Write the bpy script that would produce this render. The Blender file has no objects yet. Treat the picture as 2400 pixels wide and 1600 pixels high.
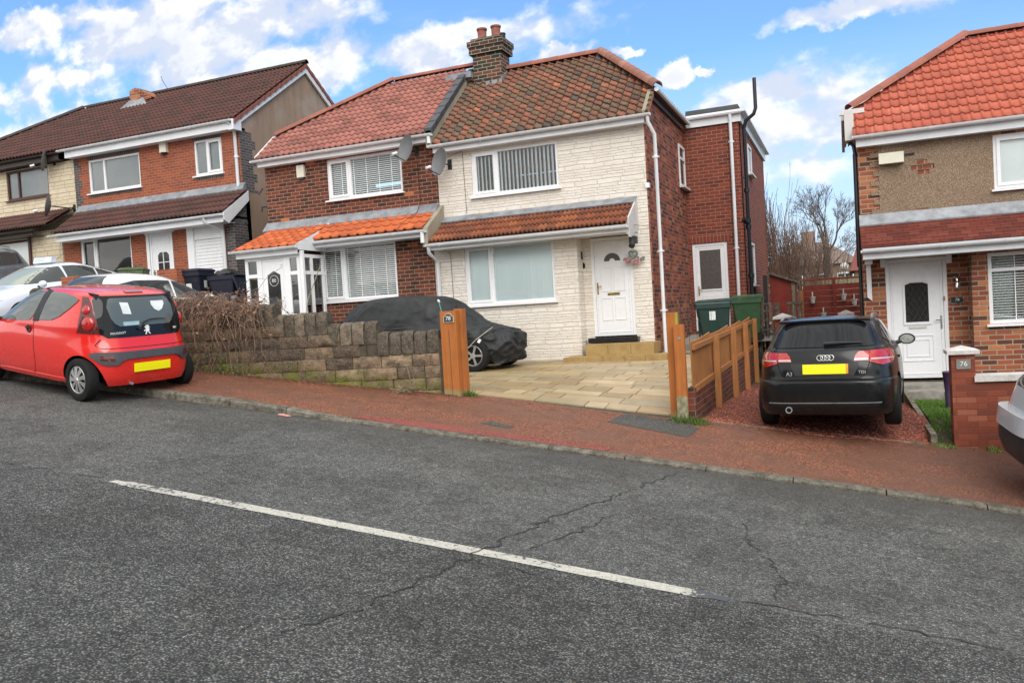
import bpy, bmesh, math, random
from mathutils import Vector, Matrix, noise
R = math.radians
rnd = random.Random(7)
S = bpy.context.scene
COL = S.collection

# ------------------------------------------------------------ camera
def cam_axes(yaw, pitch, roll):
    cy, sy, cp, sp, cr, sr = math.cos(yaw), math.sin(yaw), math.cos(pitch), math.sin(pitch), math.cos(roll), math.sin(roll)
    B = Matrix(((1, 0, 0), (0, 0, -1), (0, 1, 0)))
    Ry = Matrix(((cy, 0, -sy), (0, 1, 0), (sy, 0, cy)))
    Rx = Matrix(((1, 0, 0), (0, cp, -sp), (0, sp, cp)))
    Rz = Matrix(((cr, -sr, 0), (sr, cr, 0), (0, 0, 1)))
    return Rz @ Rx @ Ry @ B
M = cam_axes(-0.39011, 0.03308, -0.05962)
cam = bpy.data.cameras.new('camera'); camo = bpy.data.objects.new('camera', cam); COL.objects.link(camo)
cam.sensor_width = 36; cam.lens = 36 * 1917.28 / 2400; cam.clip_start = 0.05; cam.clip_end = 3000
rx, ry, rz = M[0], -M[1], -M[2]
camo.matrix_world = Matrix(((rx[0], ry[0], rz[0], 0), (rx[1], ry[1], rz[1], 0), (rx[2], ry[2], rz[2], 1.6), (0, 0, 0, 1)))
S.camera = camo

# ------------------------------------------------------------ sun, sky, exposure
SUN_EL, SUN_AZ = 42, 150          # azimuth clockwise from +Y
S.view_settings.view_transform = 'Standard'; S.view_settings.look = 'None'
S.view_settings.exposure = 0.85; S.view_settings.gamma = 1
sl = bpy.data.lights.new('sun', 'SUN'); slo = bpy.data.objects.new('sun', sl); COL.objects.link(slo)
sl.energy = 1.5; sl.angle = R(50); sl.color = (1, .97, .92)
sd = Vector((math.sin(R(SUN_AZ)) * math.cos(R(SUN_EL)), math.cos(R(SUN_AZ)) * math.cos(R(SUN_EL)), math.sin(R(SUN_EL))))
slo.rotation_euler = sd.to_track_quat('Z', 'Y').to_euler(); slo.location = sd * 60

class NT:
    "small node helper"
    def __init__(s, tree): s.t = tree; s.n = tree.nodes; s.l = tree.links
    def node(s, ty, **kw):
        n = s.n.new(ty)
        for k, v in kw.items(): setattr(n, k, v)
        return n
    def put(s, sock, v):
        if v is None: return
        if isinstance(v, bpy.types.NodeSocket): s.l.new(v, sock)
        else:
            if sock.type == 'RGBA' and not hasattr(v, '__len__'): v = (v, v, v, 1)
            if sock.type == 'RGBA' and len(v) == 3: v = (*v, 1)
            sock.default_value = v
    def m(s, op, a, b=None, c=None, clamp=False):
        n = s.node('ShaderNodeMath', operation=op); n.use_clamp = clamp
        for i, v in enumerate((a, b, c)): s.put(n.inputs[i], v)
        return n.outputs[0]
    def mix(s, f, a, b, mode='MIX'):
        n = s.node('ShaderNodeMix', data_type='RGBA', blend_type=mode)
        s.put(n.inputs[0], f); s.put(n.inputs[6], a); s.put(n.inputs[7], b)
        return n.outputs[2]
    def noise(s, vec, scale, detail=3, rough=.5, dim='3D', dist=0):
        n = s.node('ShaderNodeTexNoise', noise_dimensions=dim)
        s.put(n.inputs['Vector'], vec); s.put(n.inputs['Scale'], scale); s.put(n.inputs['Detail'], detail)
        s.put(n.inputs['Roughness'], rough); s.put(n.inputs['Distortion'], dist)
        return n.outputs[0]
    def rng(s, v, a, b, c=0, d=1, smooth=False):
        n = s.node('ShaderNodeMapRange'); n.interpolation_type = 'SMOOTHSTEP' if smooth else 'LINEAR'
        s.put(n.inputs[0], v)
        for i, q in enumerate((a, b, c, d)): s.put(n.inputs[i + 1], q)
        return n.outputs[0]
    def sep(s, v):
        n = s.node('ShaderNodeSeparateXYZ'); s.put(n.inputs[0], v); return n.outputs
    def comb(s, x, y, z=0):
        n = s.node('ShaderNodeCombineXYZ')
        for i, v in enumerate((x, y, z)): s.put(n.inputs[i], v)
        return n.outputs[0]
    def ramp(s, f, stops, const=False):
        n = s.node('ShaderNodeValToRGB'); cr = n.color_ramp
        if const: cr.interpolation = 'CONSTANT'
        while len(cr.elements) < len(stops): cr.elements.new(.5)
        for e, (p, c) in zip(cr.elements, stops): e.position = p; e.color = (*c, 1)
        s.put(n.inputs[0], f); return n.outputs[0]
    def vm(s, op, a, b=None):
        n = s.node('ShaderNodeVectorMath', operation=op); s.put(n.inputs[0], a)
        if b is not None: s.put(n.inputs[1], b)
        return n.outputs[0]

world = bpy.data.worlds.new('World'); S.world = world; world.use_nodes = True
W = NT(world.node_tree); W.n.clear()
tc = W.node('ShaderNodeTexCoord').outputs['Generated']
sky = W.node('ShaderNodeTexSky', sky_type='NISHITA'); sky.sun_disc = False
sky.sun_elevation = R(SUN_EL); sky.sun_rotation = R(SUN_AZ); sky.altitude = 100; sky.air_density = 1.0; sky.dust_density = .6; sky.ozone_density = 2.2
dx, dy, dz = W.sep(tc)
ady = W.m('MAXIMUM', W.m('ABSOLUTE', dy), .25)
cu = W.m('DIVIDE', dx, ady); cv = W.m('DIVIDE', dz, ady)
# cumulus banks: centre (u, v), half sizes, weight, as direction ratios x/y and z/y
BLOBS = [(-1.221, .527, .153, .037, .9), (-1.069, .487, .185, .053, 1), (-.857, .431, .151, .067, 1), (-.73, .441, .115, .043, .9), (-.669, .381, .099, .048, 1), (-.803, .388, .159, .033, 1),
         (-.534, .368, .085, .030, .9), (-.512, .344, .068, .025, .8), (-1.248, .443, .122, .028, .7), (-1.142, .435, .058, .022, .7), (-1.307, .42, .108, .051, .5), (-.322, .321, .048, .015, .9), (-.244, .31, .023, .009, .8),
         (-.18, .276, .025, .016, .9), (-.144, .271, .011, .006, .7), (.02, .312, .097, .018, 1), (-.072, .23, .073, .024, 1), (-.033, .194, .048, .034, .7), (-.116, .219, .051, .026, .8), (-.007, .228, .024, .012, .7),
         (-.051, .157, .072, .035, .5), (-1.221, .362, .201, .038, .45), (-.463, .381, .033, .012, .6), (-1.7, .5, .3, .2, .8), (.75, .3, .3, .06, .6), (-.1, 1.3, .9, .5, .7), (.8, .8, .3, .2, .7), (-1.2, .8, .4, .1, .7), (-.95, .47, .34, .10, .55), (-.45, .36, .2, .035, .5), (-.03, .2, .13, .06, .6)]
cu0, cv0 = cu, cv
cu = W.m('ADD', cu, W.m('MULTIPLY', W.m('SUBTRACT', W.noise(W.comb(cu0, cv0), 14, 6, .6), .5), .10)); cv = W.m('ADD', cv, W.m('MULTIPLY', W.m('SUBTRACT', W.noise(W.comb(cu0, cv0, 3.7), 14, 6, .6), .5), .075))
acc = None
for (a, b, sa, sb, w) in BLOBS:
    q = W.m('ADD', W.m('POWER', W.m('ABSOLUTE', W.m('DIVIDE', W.m('SUBTRACT', cu, a), sa)), 2), W.m('POWER', W.m('ABSOLUTE', W.m('DIVIDE', W.m('SUBTRACT', cv, b), sb)), 2))
    g = W.m('MULTIPLY', W.m('SUBTRACT', 1, q), w)
    acc = g if acc is None else W.m('MAXIMUM', acc, g)
acc = W.m('MAXIMUM', acc, -.75)
cu, cv = cu0, cv0
uv = W.comb(cu, W.m('MULTIPLY', cv, 1.5), 0)
n1 = W.noise(uv, 9, 9, .54, dist=.1)
n2 = W.noise(W.vm('ADD', uv, (.018, .03, 0)), 9, 9, .54, dist=.1)
dens = W.m('ADD', W.m('MULTIPLY', acc, .30), n1)
dens2 = W.m('ADD', W.m('MULTIPLY', acc, .30), n2)
cover = W.rng(dens, .44, .72, 0, 1, True)
# shade by a density difference toward the sun side: bright tops, grey bases
shade = W.rng(W.m('SUBTRACT', dens, dens2), -.06, .09, 0, 1, True)
thick = W.rng(dens, .6, .95, 0, 1, True)
ccol = W.mix(shade, (.40, .44, .53), (.64, .635, .62))
ccol = W.mix(W.m('MULTIPLY', thick, .6), ccol, (.40, .44, .53))
wisp = W.m('MULTIPLY', W.rng(W.noise(W.comb(cu, W.m('MULTIPLY', cv, 3.2)), 3, 6, .6), .42, .72), .5)
hz = W.rng(cv, .02, .30, .95, .1)
skc = W.node('ShaderNodeVectorMath', operation='SCALE'); W.put(skc.inputs[0], sky.outputs[0]); skc.inputs['Scale'].default_value = .12
skb = W.mix(1, skc.outputs[0], (.56, .83, 1.02), 'MULTIPLY')
base = W.mix(W.m('MAXIMUM', W.m('MULTIPLY', wisp, .5), hz), skb, (.40, .47, .57))
fin = W.mix(cover, base, ccol)
# heavier cloud overhead and behind the viewer, which is where most of the light comes from
over = W.m('MAXIMUM', W.rng(dz, .56, .74, 0, 1, True), W.rng(dy, .1, -.15, 0, 1, True))
fin = W.mix(W.m('MULTIPLY', over, W.rng(n1, .25, .6, .7, 1)), fin, W.mix(W.rng(n1, .35, .65), (.60, .59, .57), (.94, .92, .88)))
bg = W.node('ShaderNodeBackground'); W.put(bg.inputs[0], fin); bg.inputs[1].default_value = 1.0
out = W.node('ShaderNodeOutputWorld'); W.l.new(bg.outputs[0], out.inputs[0])

# ------------------------------------------------------------ materials
MATS = {}
def newmat(name):
    m = bpy.data.materials.new(name); m.use_nodes = True
    t = NT(m.node_tree); t.n.clear()
    p = t.node('ShaderNodeBsdfPrincipled'); o = t.node('ShaderNodeOutputMaterial'); t.l.new(p.outputs[0], o.inputs[0])
    MATS[name] = m
    return m, t, p
def wpos(t): return t.node('ShaderNodeNewGeometry').outputs['Position']
def opos(t): return t.node('ShaderNodeTexCoord').outputs['Object']
def bump(t, p, h, strength=.5, dist=.01):
    b = t.node('ShaderNodeBump'); b.inputs['Strength'].default_value = strength; b.inputs['Distance'].default_value = dist
    t.put(b.inputs['Height'], h); t.l.new(b.outputs[0], p.inputs['Normal'])
def plain(name, col, rough=.5, metal=0, spec=.5, var=.15, vs=8, bs=0, bsc=60, coat=0, col2=None, emit=0):
    m, t, p = newmat(name)
    P = wpos(t)
    n = t.noise(P, vs, 4, .6)
    c2 = col2 or tuple(c * (1 - var * 2) for c in col)
    t.put(p.inputs['Base Color'], t.mix(t.rng(n, .3, .7), c2, col))
    t.put(p.inputs['Roughness'], t.rng(t.noise(P, vs * 3, 2), .3, .7, max(0, rough - .06), min(1, rough + .06)))
    p.inputs['Metallic'].default_value = metal; p.inputs['Specular IOR Level'].default_value = spec
    p.inputs['Coat Weight'].default_value = coat; p.inputs['Coat Roughness'].default_value = .03
    if bs: bump(t, p, t.noise(P, bsc, 3), bs, .01)
    if emit:
        p.inputs['Emission Color'].default_value = (*col, 1); p.inputs['Emission Strength'].default_value = emit
    return m

def brick(name, cols, mortar, bw=.24, bh=.086, mw=.012, bond=.5, bstr=.6, dirt=.25, z0=0, soldier=False):
    "running bond; u follows the wall, whichever way it faces"
    m, t, p = newmat(name)
    g = t.node('ShaderNodeNewGeometry'); P = g.outputs['Position']; x, y, z = t.sep(P)
    nx, ny, nz = t.sep(g.outputs['True Normal'])
    u = t.m('ADD', t.m('MULTIPLY', x, t.m('LESS_THAN', t.m('ABSOLUTE', nx), .6)), t.m('MULTIPLY', y, t.m('GREATER_THAN', t.m('ABSOLUTE', nx), .6)))
    u = t.m('ADD', u, 100)
    wob = t.m('MULTIPLY', t.m('SUBTRACT', t.noise(P, 12, 2), .5), .008)
    zz = t.m('ADD', t.m('ADD', z, 10 - z0), wob)
    if soldier: u, zz = zz, u
    r = t.m('DIVIDE', zz, bh); row = t.m('FLOOR', r); fz = t.m('FRACT', r)
    uu = t.m('ADD', t.m('DIVIDE', u, bw), t.m('MULTIPLY', t.m('MODULO', row, 2), bond)); ci = t.m('FLOOR', uu); fu = t.m('FRACT', uu)
    wn = t.node('ShaderNodeTexWhiteNoise', noise_dimensions='2D'); t.put(wn.inputs['Vector'], t.comb(ci, row)); rv = wn.outputs['Value']
    n = len(cols); tot = sum(c[0] for c in cols); pos = 0; st = []
    for w, c in cols: st.append((pos, c)); pos += w / tot
    bc = t.ramp(rv, st, True)
    fine = t.noise(P, 90, 3, .6); big = t.noise(P, 1.3, 3, .5)
    bc = t.mix(t.rng(fine, .3, .7, 0, .5), bc, t.mix(1, bc, (.55, .5, .5), 'MULTIPLY'))
    eu = t.m('MINIMUM', fu, t.m('SUBTRACT', 1, fu)); ez = t.m('MINIMUM', fz, t.m('SUBTRACT', 1, fz))
    d = t.m('MINIMUM', t.m('MULTIPLY', eu, bw), t.m('MULTIPLY', ez, bh))
    mask = t.rng(d, mw * .35, mw * .75, 0, 1, True)
    mc = t.mix(t.rng(t.noise(P, 30, 3), .3, .7, 0, .5), mortar, tuple(c * .7 for c in mortar))
    c = t.mix(mask, mc, bc)
    c = t.mix(t.rng(big, .35, .75, 0, dirt), c, t.mix(1, c, (.5, .5, .52), 'MULTIPLY'))
    t.put(p.inputs['Base Color'], c); p.inputs['Roughness'].default_value = .85; p.inputs['Specular IOR Level'].default_value = .25
    bump(t, p, t.m('ADD', mask, t.m('MULTIPLY', fine, .35)), bstr, .008)
    return m

def cladding(name, colA, colB, joint, bh=.088, bw=.42):
    "split-face artificial stone painted pale: uneven rows of long blocks"
    m, t, p = newmat(name)
    g = t.node('ShaderNodeNewGeometry'); P = g.outputs['Position']; x, y, z = t.sep(P)
    u = t.m('ADD', t.m('ADD', x, t.m('MULTIPLY', y, 1)), 100)
    zz = t.m('ADD', t.m('ADD', z, 10), t.m('MULTIPLY', t.m('SUBTRACT', t.noise(t.comb(x, 0, t.m('MULTIPLY', z, 1.0)), 2.2, 3), .5), .035))
    # uneven course heights
    zz = t.m('ADD', zz, t.m('MULTIPLY', t.m('SINE', t.m('MULTIPLY', z, 17)), .022))
    r = t.m('DIVIDE', zz, bh); row = t.m('FLOOR', r); fz = t.m('FRACT', r)
    w1 = t.node('ShaderNodeTexWhiteNoise', noise_dimensions='1D'); t.put(w1.inputs['W'], row)
    uu = t.m('ADD', t.m('DIVIDE', u, t.m('ADD', bw * .7, t.m('MULTIPLY', w1.outputs['Value'], bw * .7))), t.m('MULTIPLY', w1.outputs['Value'], 7)); ci = t.m('FLOOR', uu); fu = t.m('FRACT', uu)
    wn = t.node('ShaderNodeTexWhiteNoise', noise_dimensions='2D'); t.put(wn.inputs['Vector'], t.comb(ci, row)); rv = wn.outputs['Value']
    eu = t.m('MULTIPLY', t.m('MINIMUM', fu, t.m('SUBTRACT', 1, fu)), bw); ez = t.m('MULTIPLY', t.m('MINIMUM', fz, t.m('SUBTRACT', 1, fz)), bh)
    wv = t.m('MULTIPLY', t.m('SUBTRACT', t.noise(P, 26, 3), .5), .014)
    d = t.m('ADD', t.m('MINIMUM', eu, ez), wv)
    mask = t.rng(d, .001, .012, 0, 1, True)
    rock = t.noise(t.comb(t.m('MULTIPLY', u, 7), t.m('MULTIPLY', zz, 30), t.m('MULTIPLY', rv, 9)), 1, 6, .65)
    c = t.mix(rv, colA, colB)
    c = t.mix(t.rng(rock, .35, .6, .35, 0), c, t.mix(1, c, (.72, .66, .58), 'MULTIPLY'))
    low = t.rng(z, .4, 1.3, .35, 0)
    c = t.mix(t.m('MULTIPLY', t.rng(t.noise(P, 2.1, 5, .65), .42, .7), .3), c, (.55, .47, .33))
    c = t.mix(t.m('MULTIPLY', t.rng(t.noise(P, 5, 4, .6), .4, .7), low), c, (.42, .36, .2))
    c = t.mix(mask, joint, c)
    t.put(p.inputs['Base Color'], c); p.inputs['Roughness'].default_value = .8; p.inputs['Specular IOR Level'].default_value = .2
    bump(t, p, t.m('ADD', t.m('MULTIPLY', mask, .7), t.m('MULTIPLY', rock, 1.1)), .7, .016)
    return m

def tiles(name, cols, moss=.2, mosscol=(.07, .07, .05), rough=.75):
    "one colour per tile: UV counts tiles along and courses up"
    m, t, p = newmat(name)
    uv = t.node('ShaderNodeTexCoord').outputs['UV']; u, v, _ = t.sep(uv); P = wpos(t)
    wn = t.node('ShaderNodeTexWhiteNoise', noise_dimensions='2D'); t.put(wn.inputs['Vector'], t.comb(t.m('FLOOR', t.m('ADD', u, .001)), t.m('FLOOR', t.m('ADD', v, .001)))); rv = wn.outputs['Value']
    tot = sum(c[0] for c in cols); pos = 0; st = []
    for w, c in cols: st.append((pos, c)); pos += w / tot
    c = t.ramp(rv, st, True)
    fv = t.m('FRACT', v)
    n = t.noise(P, 14, 5, .65)
    c = t.mix(t.rng(n, .42, .62, 0, moss), c, mosscol)
    # each tile darkens towards its lower lip
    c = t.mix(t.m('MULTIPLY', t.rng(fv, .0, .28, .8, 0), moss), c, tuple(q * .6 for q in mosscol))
    c = t.mix(t.rng(t.noise(P, 1.2, 3), .4, .7, 0, moss * .8), c, t.mix(1, c, (.6, .58, .58), 'MULTIPLY'))
    c = t.mix(t.rng(t.noise(P, 70, 3), .3, .7, 0, .35), c, t.mix(1, c, (.6, .6, .6), 'MULTIPLY'))
    t.put(p.inputs['Base Color'], c); p.inputs['Roughness'].default_value = rough; p.inputs['Specular IOR Level'].default_value = .3
    bump(t, p, t.noise(P, 80, 4), .35, .006)
    return m

def asphalt():
    m, t, p = newmat('asphalt')
    P = wpos(t); x, y, z = t.sep(P)
    P2 = t.comb(x, y, 0)
    v = t.node('ShaderNodeTexVoronoi'); t.put(v.inputs['Vector'], P2); v.inputs['Scale'].default_value = 72
    v2 = t.node('ShaderNodeTexVoronoi'); t.put(v2.inputs['Vector'], P2); v2.inputs['Scale'].default_value = 88
    # the near lane is a coarser dressing than the far lane; they join along the centre line
    lane = t.rng(t.m('ADD', t.m('SUBTRACT', y, t.m('MULTIPLY', x, .019)), t.m('MULTIPLY', t.noise(P, 3, 3), .06)), 5.36, 5.40)
    r1 = t.sep(v.outputs['Color'])[0]; r2 = t.sep(v2.outputs['Color'])[0]
    c1 = t.ramp(r1, [(0, (.10, .10, .095)), (.45, (.20, .202, .19)), (.8, (.31, .312, .292)), (.95, (.38, .38, .35)), (.985, (.36, .25, .17))])
    c1 = t.mix(t.rng(v.outputs['Distance'], .22, .58), c1, (.055, .055, .053))
    c2 = t.ramp(r2, [(0, (.09, .091, .086)), (.5, (.18, .182, .172)), (.85, (.28, .282, .264)), (.975, (.42, .41, .37))])
    c2 = t.mix(t.rng(v2.outputs['Distance'], .28, .68), c2, (.085, .085, .08))
    c = t.mix(lane, c1, c2)
    # grain at every size: plucked-out chips, streaks, worn and oily areas
    g1 = t.noise(t.comb(x, t.m('MULTIPLY', y, 1.4), 0), 26, 5, .75); g2 = t.noise(P2, 7, 6, .7); blot = t.noise(P2, .8, 7, .65)
    c = t.mix(t.rng(g1, .42, .54, .85, 0), c, t.mix(1, c, (.48, .48, .48), 'MULTIPLY'))
    c = t.mix(t.rng(g1, .54, .64, 0, .7), c, t.mix(1, c, (1.7, 1.7, 1.63), 'MULTIPLY'))
    c = t.mix(t.rng(g2, .42, .54, .6, 0), c, t.mix(1, c, (.55, .55, .55), 'MULTIPLY'))
    c = t.mix(t.rng(blot, .47, .56, 0, .6), c, t.mix(1, c, (.62, .61, .60), 'MULTIPLY'))
    c = t.mix(t.rng(t.noise(P2, .35, 3), .48, .72, 0, .4), c, t.mix(1, c, (1.3, 1.3, 1.27), 'MULTIPLY'))
    # ravelled patches where the dressing has gone and the reddish base shows
    rv_ = t.m('MULTIPLY', t.rng(t.noise(P2, 1.7, 6, .7), .60, .70), lane)
    c = t.mix(t.m('MULTIPLY', rv_, .55), c, (.085, .062, .05))
    for yy in (7.2, 8.1, 3.6, 4.6): 
        tr_ = t.rng(t.m('ABSOLUTE', t.m('SUBTRACT', t.m('SUBTRACT', y, t.m('MULTIPLY', x, .02)), yy)), .0, .42, .22, 0, True); c = t.mix(tr_, c, t.mix(1, c, (1.35, 1.34, 1.3), 'MULTIPLY'))
    c = t.mix(t.m('MULTIPLY', t.rng(t.m('ADD', y, t.m('MULTIPLY', t.noise(P2, 2.5, 5, .65), .9)), 8.5, 9.5), .6), c, (.06, .053, .045))
    t.put(p.inputs['Base Color'], c)
    t.put(p.inputs['Roughness'], t.rng(blot, .3, .7, .62, .82)); p.inputs['Specular IOR Level'].default_value = .38
    h = t.mix(lane, t.m('SUBTRACT', 1, v.outputs['Distance']), t.m('MULTIPLY', t.m('SUBTRACT', 1, v2.outputs['Distance']), .8))
    bump(t, p, t.m('ADD', h, t.m('MULTIPLY', g1, 1.5)), .9, .012)
    return m

def redtarmac(name, base, dark, light, patch=.6, scale=95):
    m, t, p = newmat(name)
    P = wpos(t); x, y, z = t.sep(P); P2 = t.comb(x, y, 0)
    v = t.node('ShaderNodeTexVoronoi'); t.put(v.inputs['Vector'], P2); v.inputs['Scale'].default_value = scale
    r = t.sep(v.outputs['Color'])[0]
    c = t.ramp(r, [(0, tuple(b * .45 for b in base)), (.4, base), (.85, light), (.96, (.46, .36, .28))])
    c = t.mix(t.rng(v.outputs['Distance'], .28, .66), c, tuple(b * .3 for b in base))
    g1 = t.noise(P2, 30, 5, .75); n = t.noise(t.comb(t.m('MULTIPLY', x, .6), y, 0), 1.7, 8, .68); n2 = t.noise(P2, 5, 6, .7)
    c = t.mix(t.rng(g1, .42, .53, .8, 0), c, t.mix(1, c, (.42, .40, .40), 'MULTIPLY'))
    c = t.mix(t.rng(g1, .54, .64, 0, .6), c, t.mix(1, c, (1.6, 1.45, 1.35), 'MULTIPLY'))
    c = t.mix(t.rng(n, .41, .58, 0, patch + .1), c, dark)
    c = t.mix(t.rng(n2, .50, .62, 0, patch), c, tuple(d * .75 for d in dark))
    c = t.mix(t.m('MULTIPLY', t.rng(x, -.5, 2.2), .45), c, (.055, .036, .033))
    t.put(p.inputs['Base Color'], c); t.put(p.inputs['Roughness'], t.rng(n, .35, .65, .82, .5)); p.inputs['Specular IOR Level'].default_value = .4
    bump(t, p, t.m('SUBTRACT', t.m('MULTIPLY', g1, 1.2), v.outputs['Distance']), .7, .01)
    return m

def gravel(name, cols, scale=42):
    m, t, p = newmat(name)
    P = wpos(t); v = t.node('ShaderNodeTexVoronoi'); t.put(v.inputs['Vector'], P); v.inputs['Scale'].default_value = scale
    r = t.sep(v.outputs['Color'])[0]; n = len(cols)
    c = t.ramp(r, [(i / n, q) for i, q in enumerate(cols)], True)
    c = t.mix(t.rng(v.outputs['Distance'], .3, .75), c, tuple(b * .15 for b in cols[0]))
    c = t.mix(t.rng(t.noise(P, 1.5, 4), .45, .7, 0, .6), c, t.mix(1, c, (.45, .4, .38), 'MULTIPLY'))
    t.put(p.inputs['Base Color'], c); p.inputs['Roughness'].default_value = .8
    bump(t, p, v.outputs['Distance'], 1, -.02)
    return m

def dash(name):
    m, t, p = newmat(name)
    P = wpos(t); v = t.node('ShaderNodeTexVoronoi'); t.put(v.inputs['Vector'], P); v.inputs['Scale'].default_value = 75
    r = t.sep(v.outputs['Color'])[1]
    c = t.ramp(r, [(0, (.19, .115, .07)), (.3, (.37, .26, .18)), (.55, (.27, .165, .11)), (.75, (.47, .36, .28)), (.9, (.30, .28, .26)), (.97, (.6, .55, .48))], True)
    c = t.mix(t.rng(v.outputs['Distance'], .35, .7), c, (.20, .15, .10))
    c = t.mix(t.rng(t.noise(P, 1.5, 4), .4, .7, 0, .35), c, t.mix(1, c, (.65, .6, .58), 'MULTIPLY'))
    t.put(p.inputs['Base Color'], c); p.inputs['Roughness'].default_value = .9
    bump(t, p, v.outputs['Distance'], .8, -.01)
    return m

def render_wall(name, A, B, C):
    m, t, p = newmat(name)
    P = wpos(t); x, y, z = t.sep(P)
    st = t.noise(t.comb(t.m('MULTIPLY', x, 3), t.m('MULTIPLY', y, 3), t.m('MULTIPLY', z, .6)), 1, 6, .65)
    c = t.mix(t.rng(st, .35, .65), A, B)
    c = t.mix(t.rng(t.noise(P, .8, 5, .6), .5, .72, 0, .8), c, C)
    t.put(p.inputs['Base Color'], c); p.inputs['Roughness'].default_value = .9; p.inputs['Specular IOR Level'].default_value = .15
    bump(t, p, t.noise(P, 40, 5), .3, .01)
    return m

def block(name, cols, green=.0):
    "per-block stone colour (random per island) with lichen and soot"
    m, t, p = newmat(name)
    g = t.node('ShaderNodeNewGeometry'); P = g.outputs['Position']; rv = g.outputs['Random Per Island']
    c = t.ramp(rv, cols)
    n = t.noise(P, 9, 6, .7)
    c = t.mix(t.rng(n, .38, .62, .75, 0), c, (.045, .038, .03))
    c = t.mix(t.rng(t.noise(P, 40, 4, .7), .5, .7, 0, .6), c, (.30, .26, .2))
    if green:
        z = t.sep(P)[2]; x = t.sep(P)[0]
        hh = t.m('ADD', z, t.m('MULTIPLY', x, .13))
        c = t.mix(t.m('MULTIPLY', t.rng(hh, -.22, .06, 1, 0), t.rng(t.noise(P, 6, 4, .6), .4, .6)), c, (.15, .16, .03))
    t.put(p.inputs['Base Color'], c); p.inputs['Roughness'].default_value = .95; p.inputs['Specular IOR Level'].default_value = .1
    bump(t, p, t.noise(P, 30, 7, .7), 1, .03)
    return m

def wood(name, A, B, foot=None):
    m, t, p = newmat(name)
    P = wpos(t); x, y, z = t.sep(P)
    g = t.noise(t.comb(t.m('MULTIPLY', x, 30), t.m('MULTIPLY', y, 30), t.m('MULTIPLY', z, 2.2)), 1, 5, .6)
    c = t.mix(t.rng(g, .3, .7), A, B)
    c = t.mix(t.rng(t.noise(P, 3, 4), .5, .75, 0, .35), c, tuple(b * .6 for b in B))
    if foot:
        hh = t.m('ADD', t.m('ADD', z, t.m('MULTIPLY', x, .13)), t.m('MULTIPLY', t.noise(P, 20, 4), .16))
        c = t.mix(t.rng(hh, foot[0], foot[0] + .06, 1, 0), c, foot[1])
    t.put(p.inputs['Base Color'], c); p.inputs['Roughness'].default_value = .72; p.inputs['Specular IOR Level'].default_value = .25
    bump(t, p, g, .35, .006)
    return m

def paint(name, col, rough=.25, dirt=.1, metal=0, coat=1.0):
    m, t, p = newmat(name)
    P = opos(t)
    z = t.sep(P)[2]
    d = t.m('MULTIPLY', t.rng(z, .15, .7, 1, .15), t.rng(t.noise(P, 5, 5, .65), .35, .65))
    c = t.mix(t.m('MULTIPLY', d, dirt), col, (.10, .085, .07))
    t.put(p.inputs['Base Color'], c); t.put(p.inputs['Roughness'], t.m('ADD', rough, t.m('MULTIPLY', d, .2)))
    p.inputs['Metallic'].default_value = metal; p.inputs['Coat Weight'].default_value = coat; p.inputs['Coat Roughness'].default_value = .06
    return m

def glass(name, tint=(.9, .95, .95), thru=.75, rough=.02):
    m, t, p = newmat(name)
    t.n.clear()
    tr = t.node('ShaderNodeBsdfTransparent'); tr.inputs[0].default_value = (*tint, 1)
    gl = t.node('ShaderNodeBsdfGlossy'); gl.inputs['Roughness'].default_value = rough; gl.inputs[0].default_value = (1, 1, 1, 1)
    fr = t.node('ShaderNodeFresnel'); fr.inputs[0].default_value = 1.45
    f = t.m('ADD', t.m('MULTIPLY', fr.outputs[0], .9), (1 - thru) * .5, clamp=True)
    mx = t.node('ShaderNodeMixShader'); t.put(mx.inputs[0], f); t.l.new(tr.outputs[0], mx.inputs[1]); t.l.new(gl.outputs[0], mx.inputs[2])
    o = t.node('ShaderNodeOutputMaterial'); t.l.new(mx.outputs[0], o.inputs[0])
    return m

def leafmat(name, A, B):
    m, t, p = newmat(name)
    g = t.node('ShaderNodeNewGeometry')
    t.put(p.inputs['Base Color'], t.mix(g.outputs['Random Per Island'], A, B)); p.inputs['Roughness'].default_value = .7
    p.inputs['Specular IOR Level'].default_value = .2
    return m

brick('brick_side', [(5, (.30, .075, .042)), (3, (.20, .055, .036)), (2.5, (.085, .034, .03)), (2, (.38, .12, .06)), (.8, (.42, .17, .08))], (.27, .20, .155), dirt=.35)
brick('brick_dark', [(4, (.165, .052, .036)), (4, (.12, .042, .032)), (3, (.075, .034, .028)), (3, (.20, .058, .036)), (.35, (.50, .17, .07))], (.36, .25, .165), dirt=.2)
brick('brick_orange', [(4, (.36, .105, .054)), (4, (.31, .088, .047)), (2, (.26, .08, .05))], (.42, .25, .17), bw=.225, bh=.075, mw=.009, dirt=.12)
brick('brick_new', [(4, (.235, .056, .036)), (4, (.20, .05, .034)), (2, (.15, .042, .033)), (1, (.26, .065, .036))], (.33, .21, .15), bh=.087, mw=.011, dirt=.1)
brick('brick_new_soldier', [(4, (.25, .056, .036)), (4, (.22, .05, .034))], (.33, .21, .15), bw=.26, bh=.087, mw=.011, bond=0, soldier=True)
brick('brick_old', [(4, (.36, .105, .055)), (3, (.26, .075, .045)), (2.4, (.12, .05, .036)), (2, (.45, .17, .085)), (.9, (.50, .19, .08))], (.36, .29, .2), mw=.017, dirt=.25)
brick('brick_garden', [(4, (.30, .08, .045)), (3, (.24, .065, .038)), (1.5, (.38, .13, .08)), (1.5, (.22, .062, .042))], (.20, .085, .055), bw=.228, bh=.078, mw=.008, dirt=.35)
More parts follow.
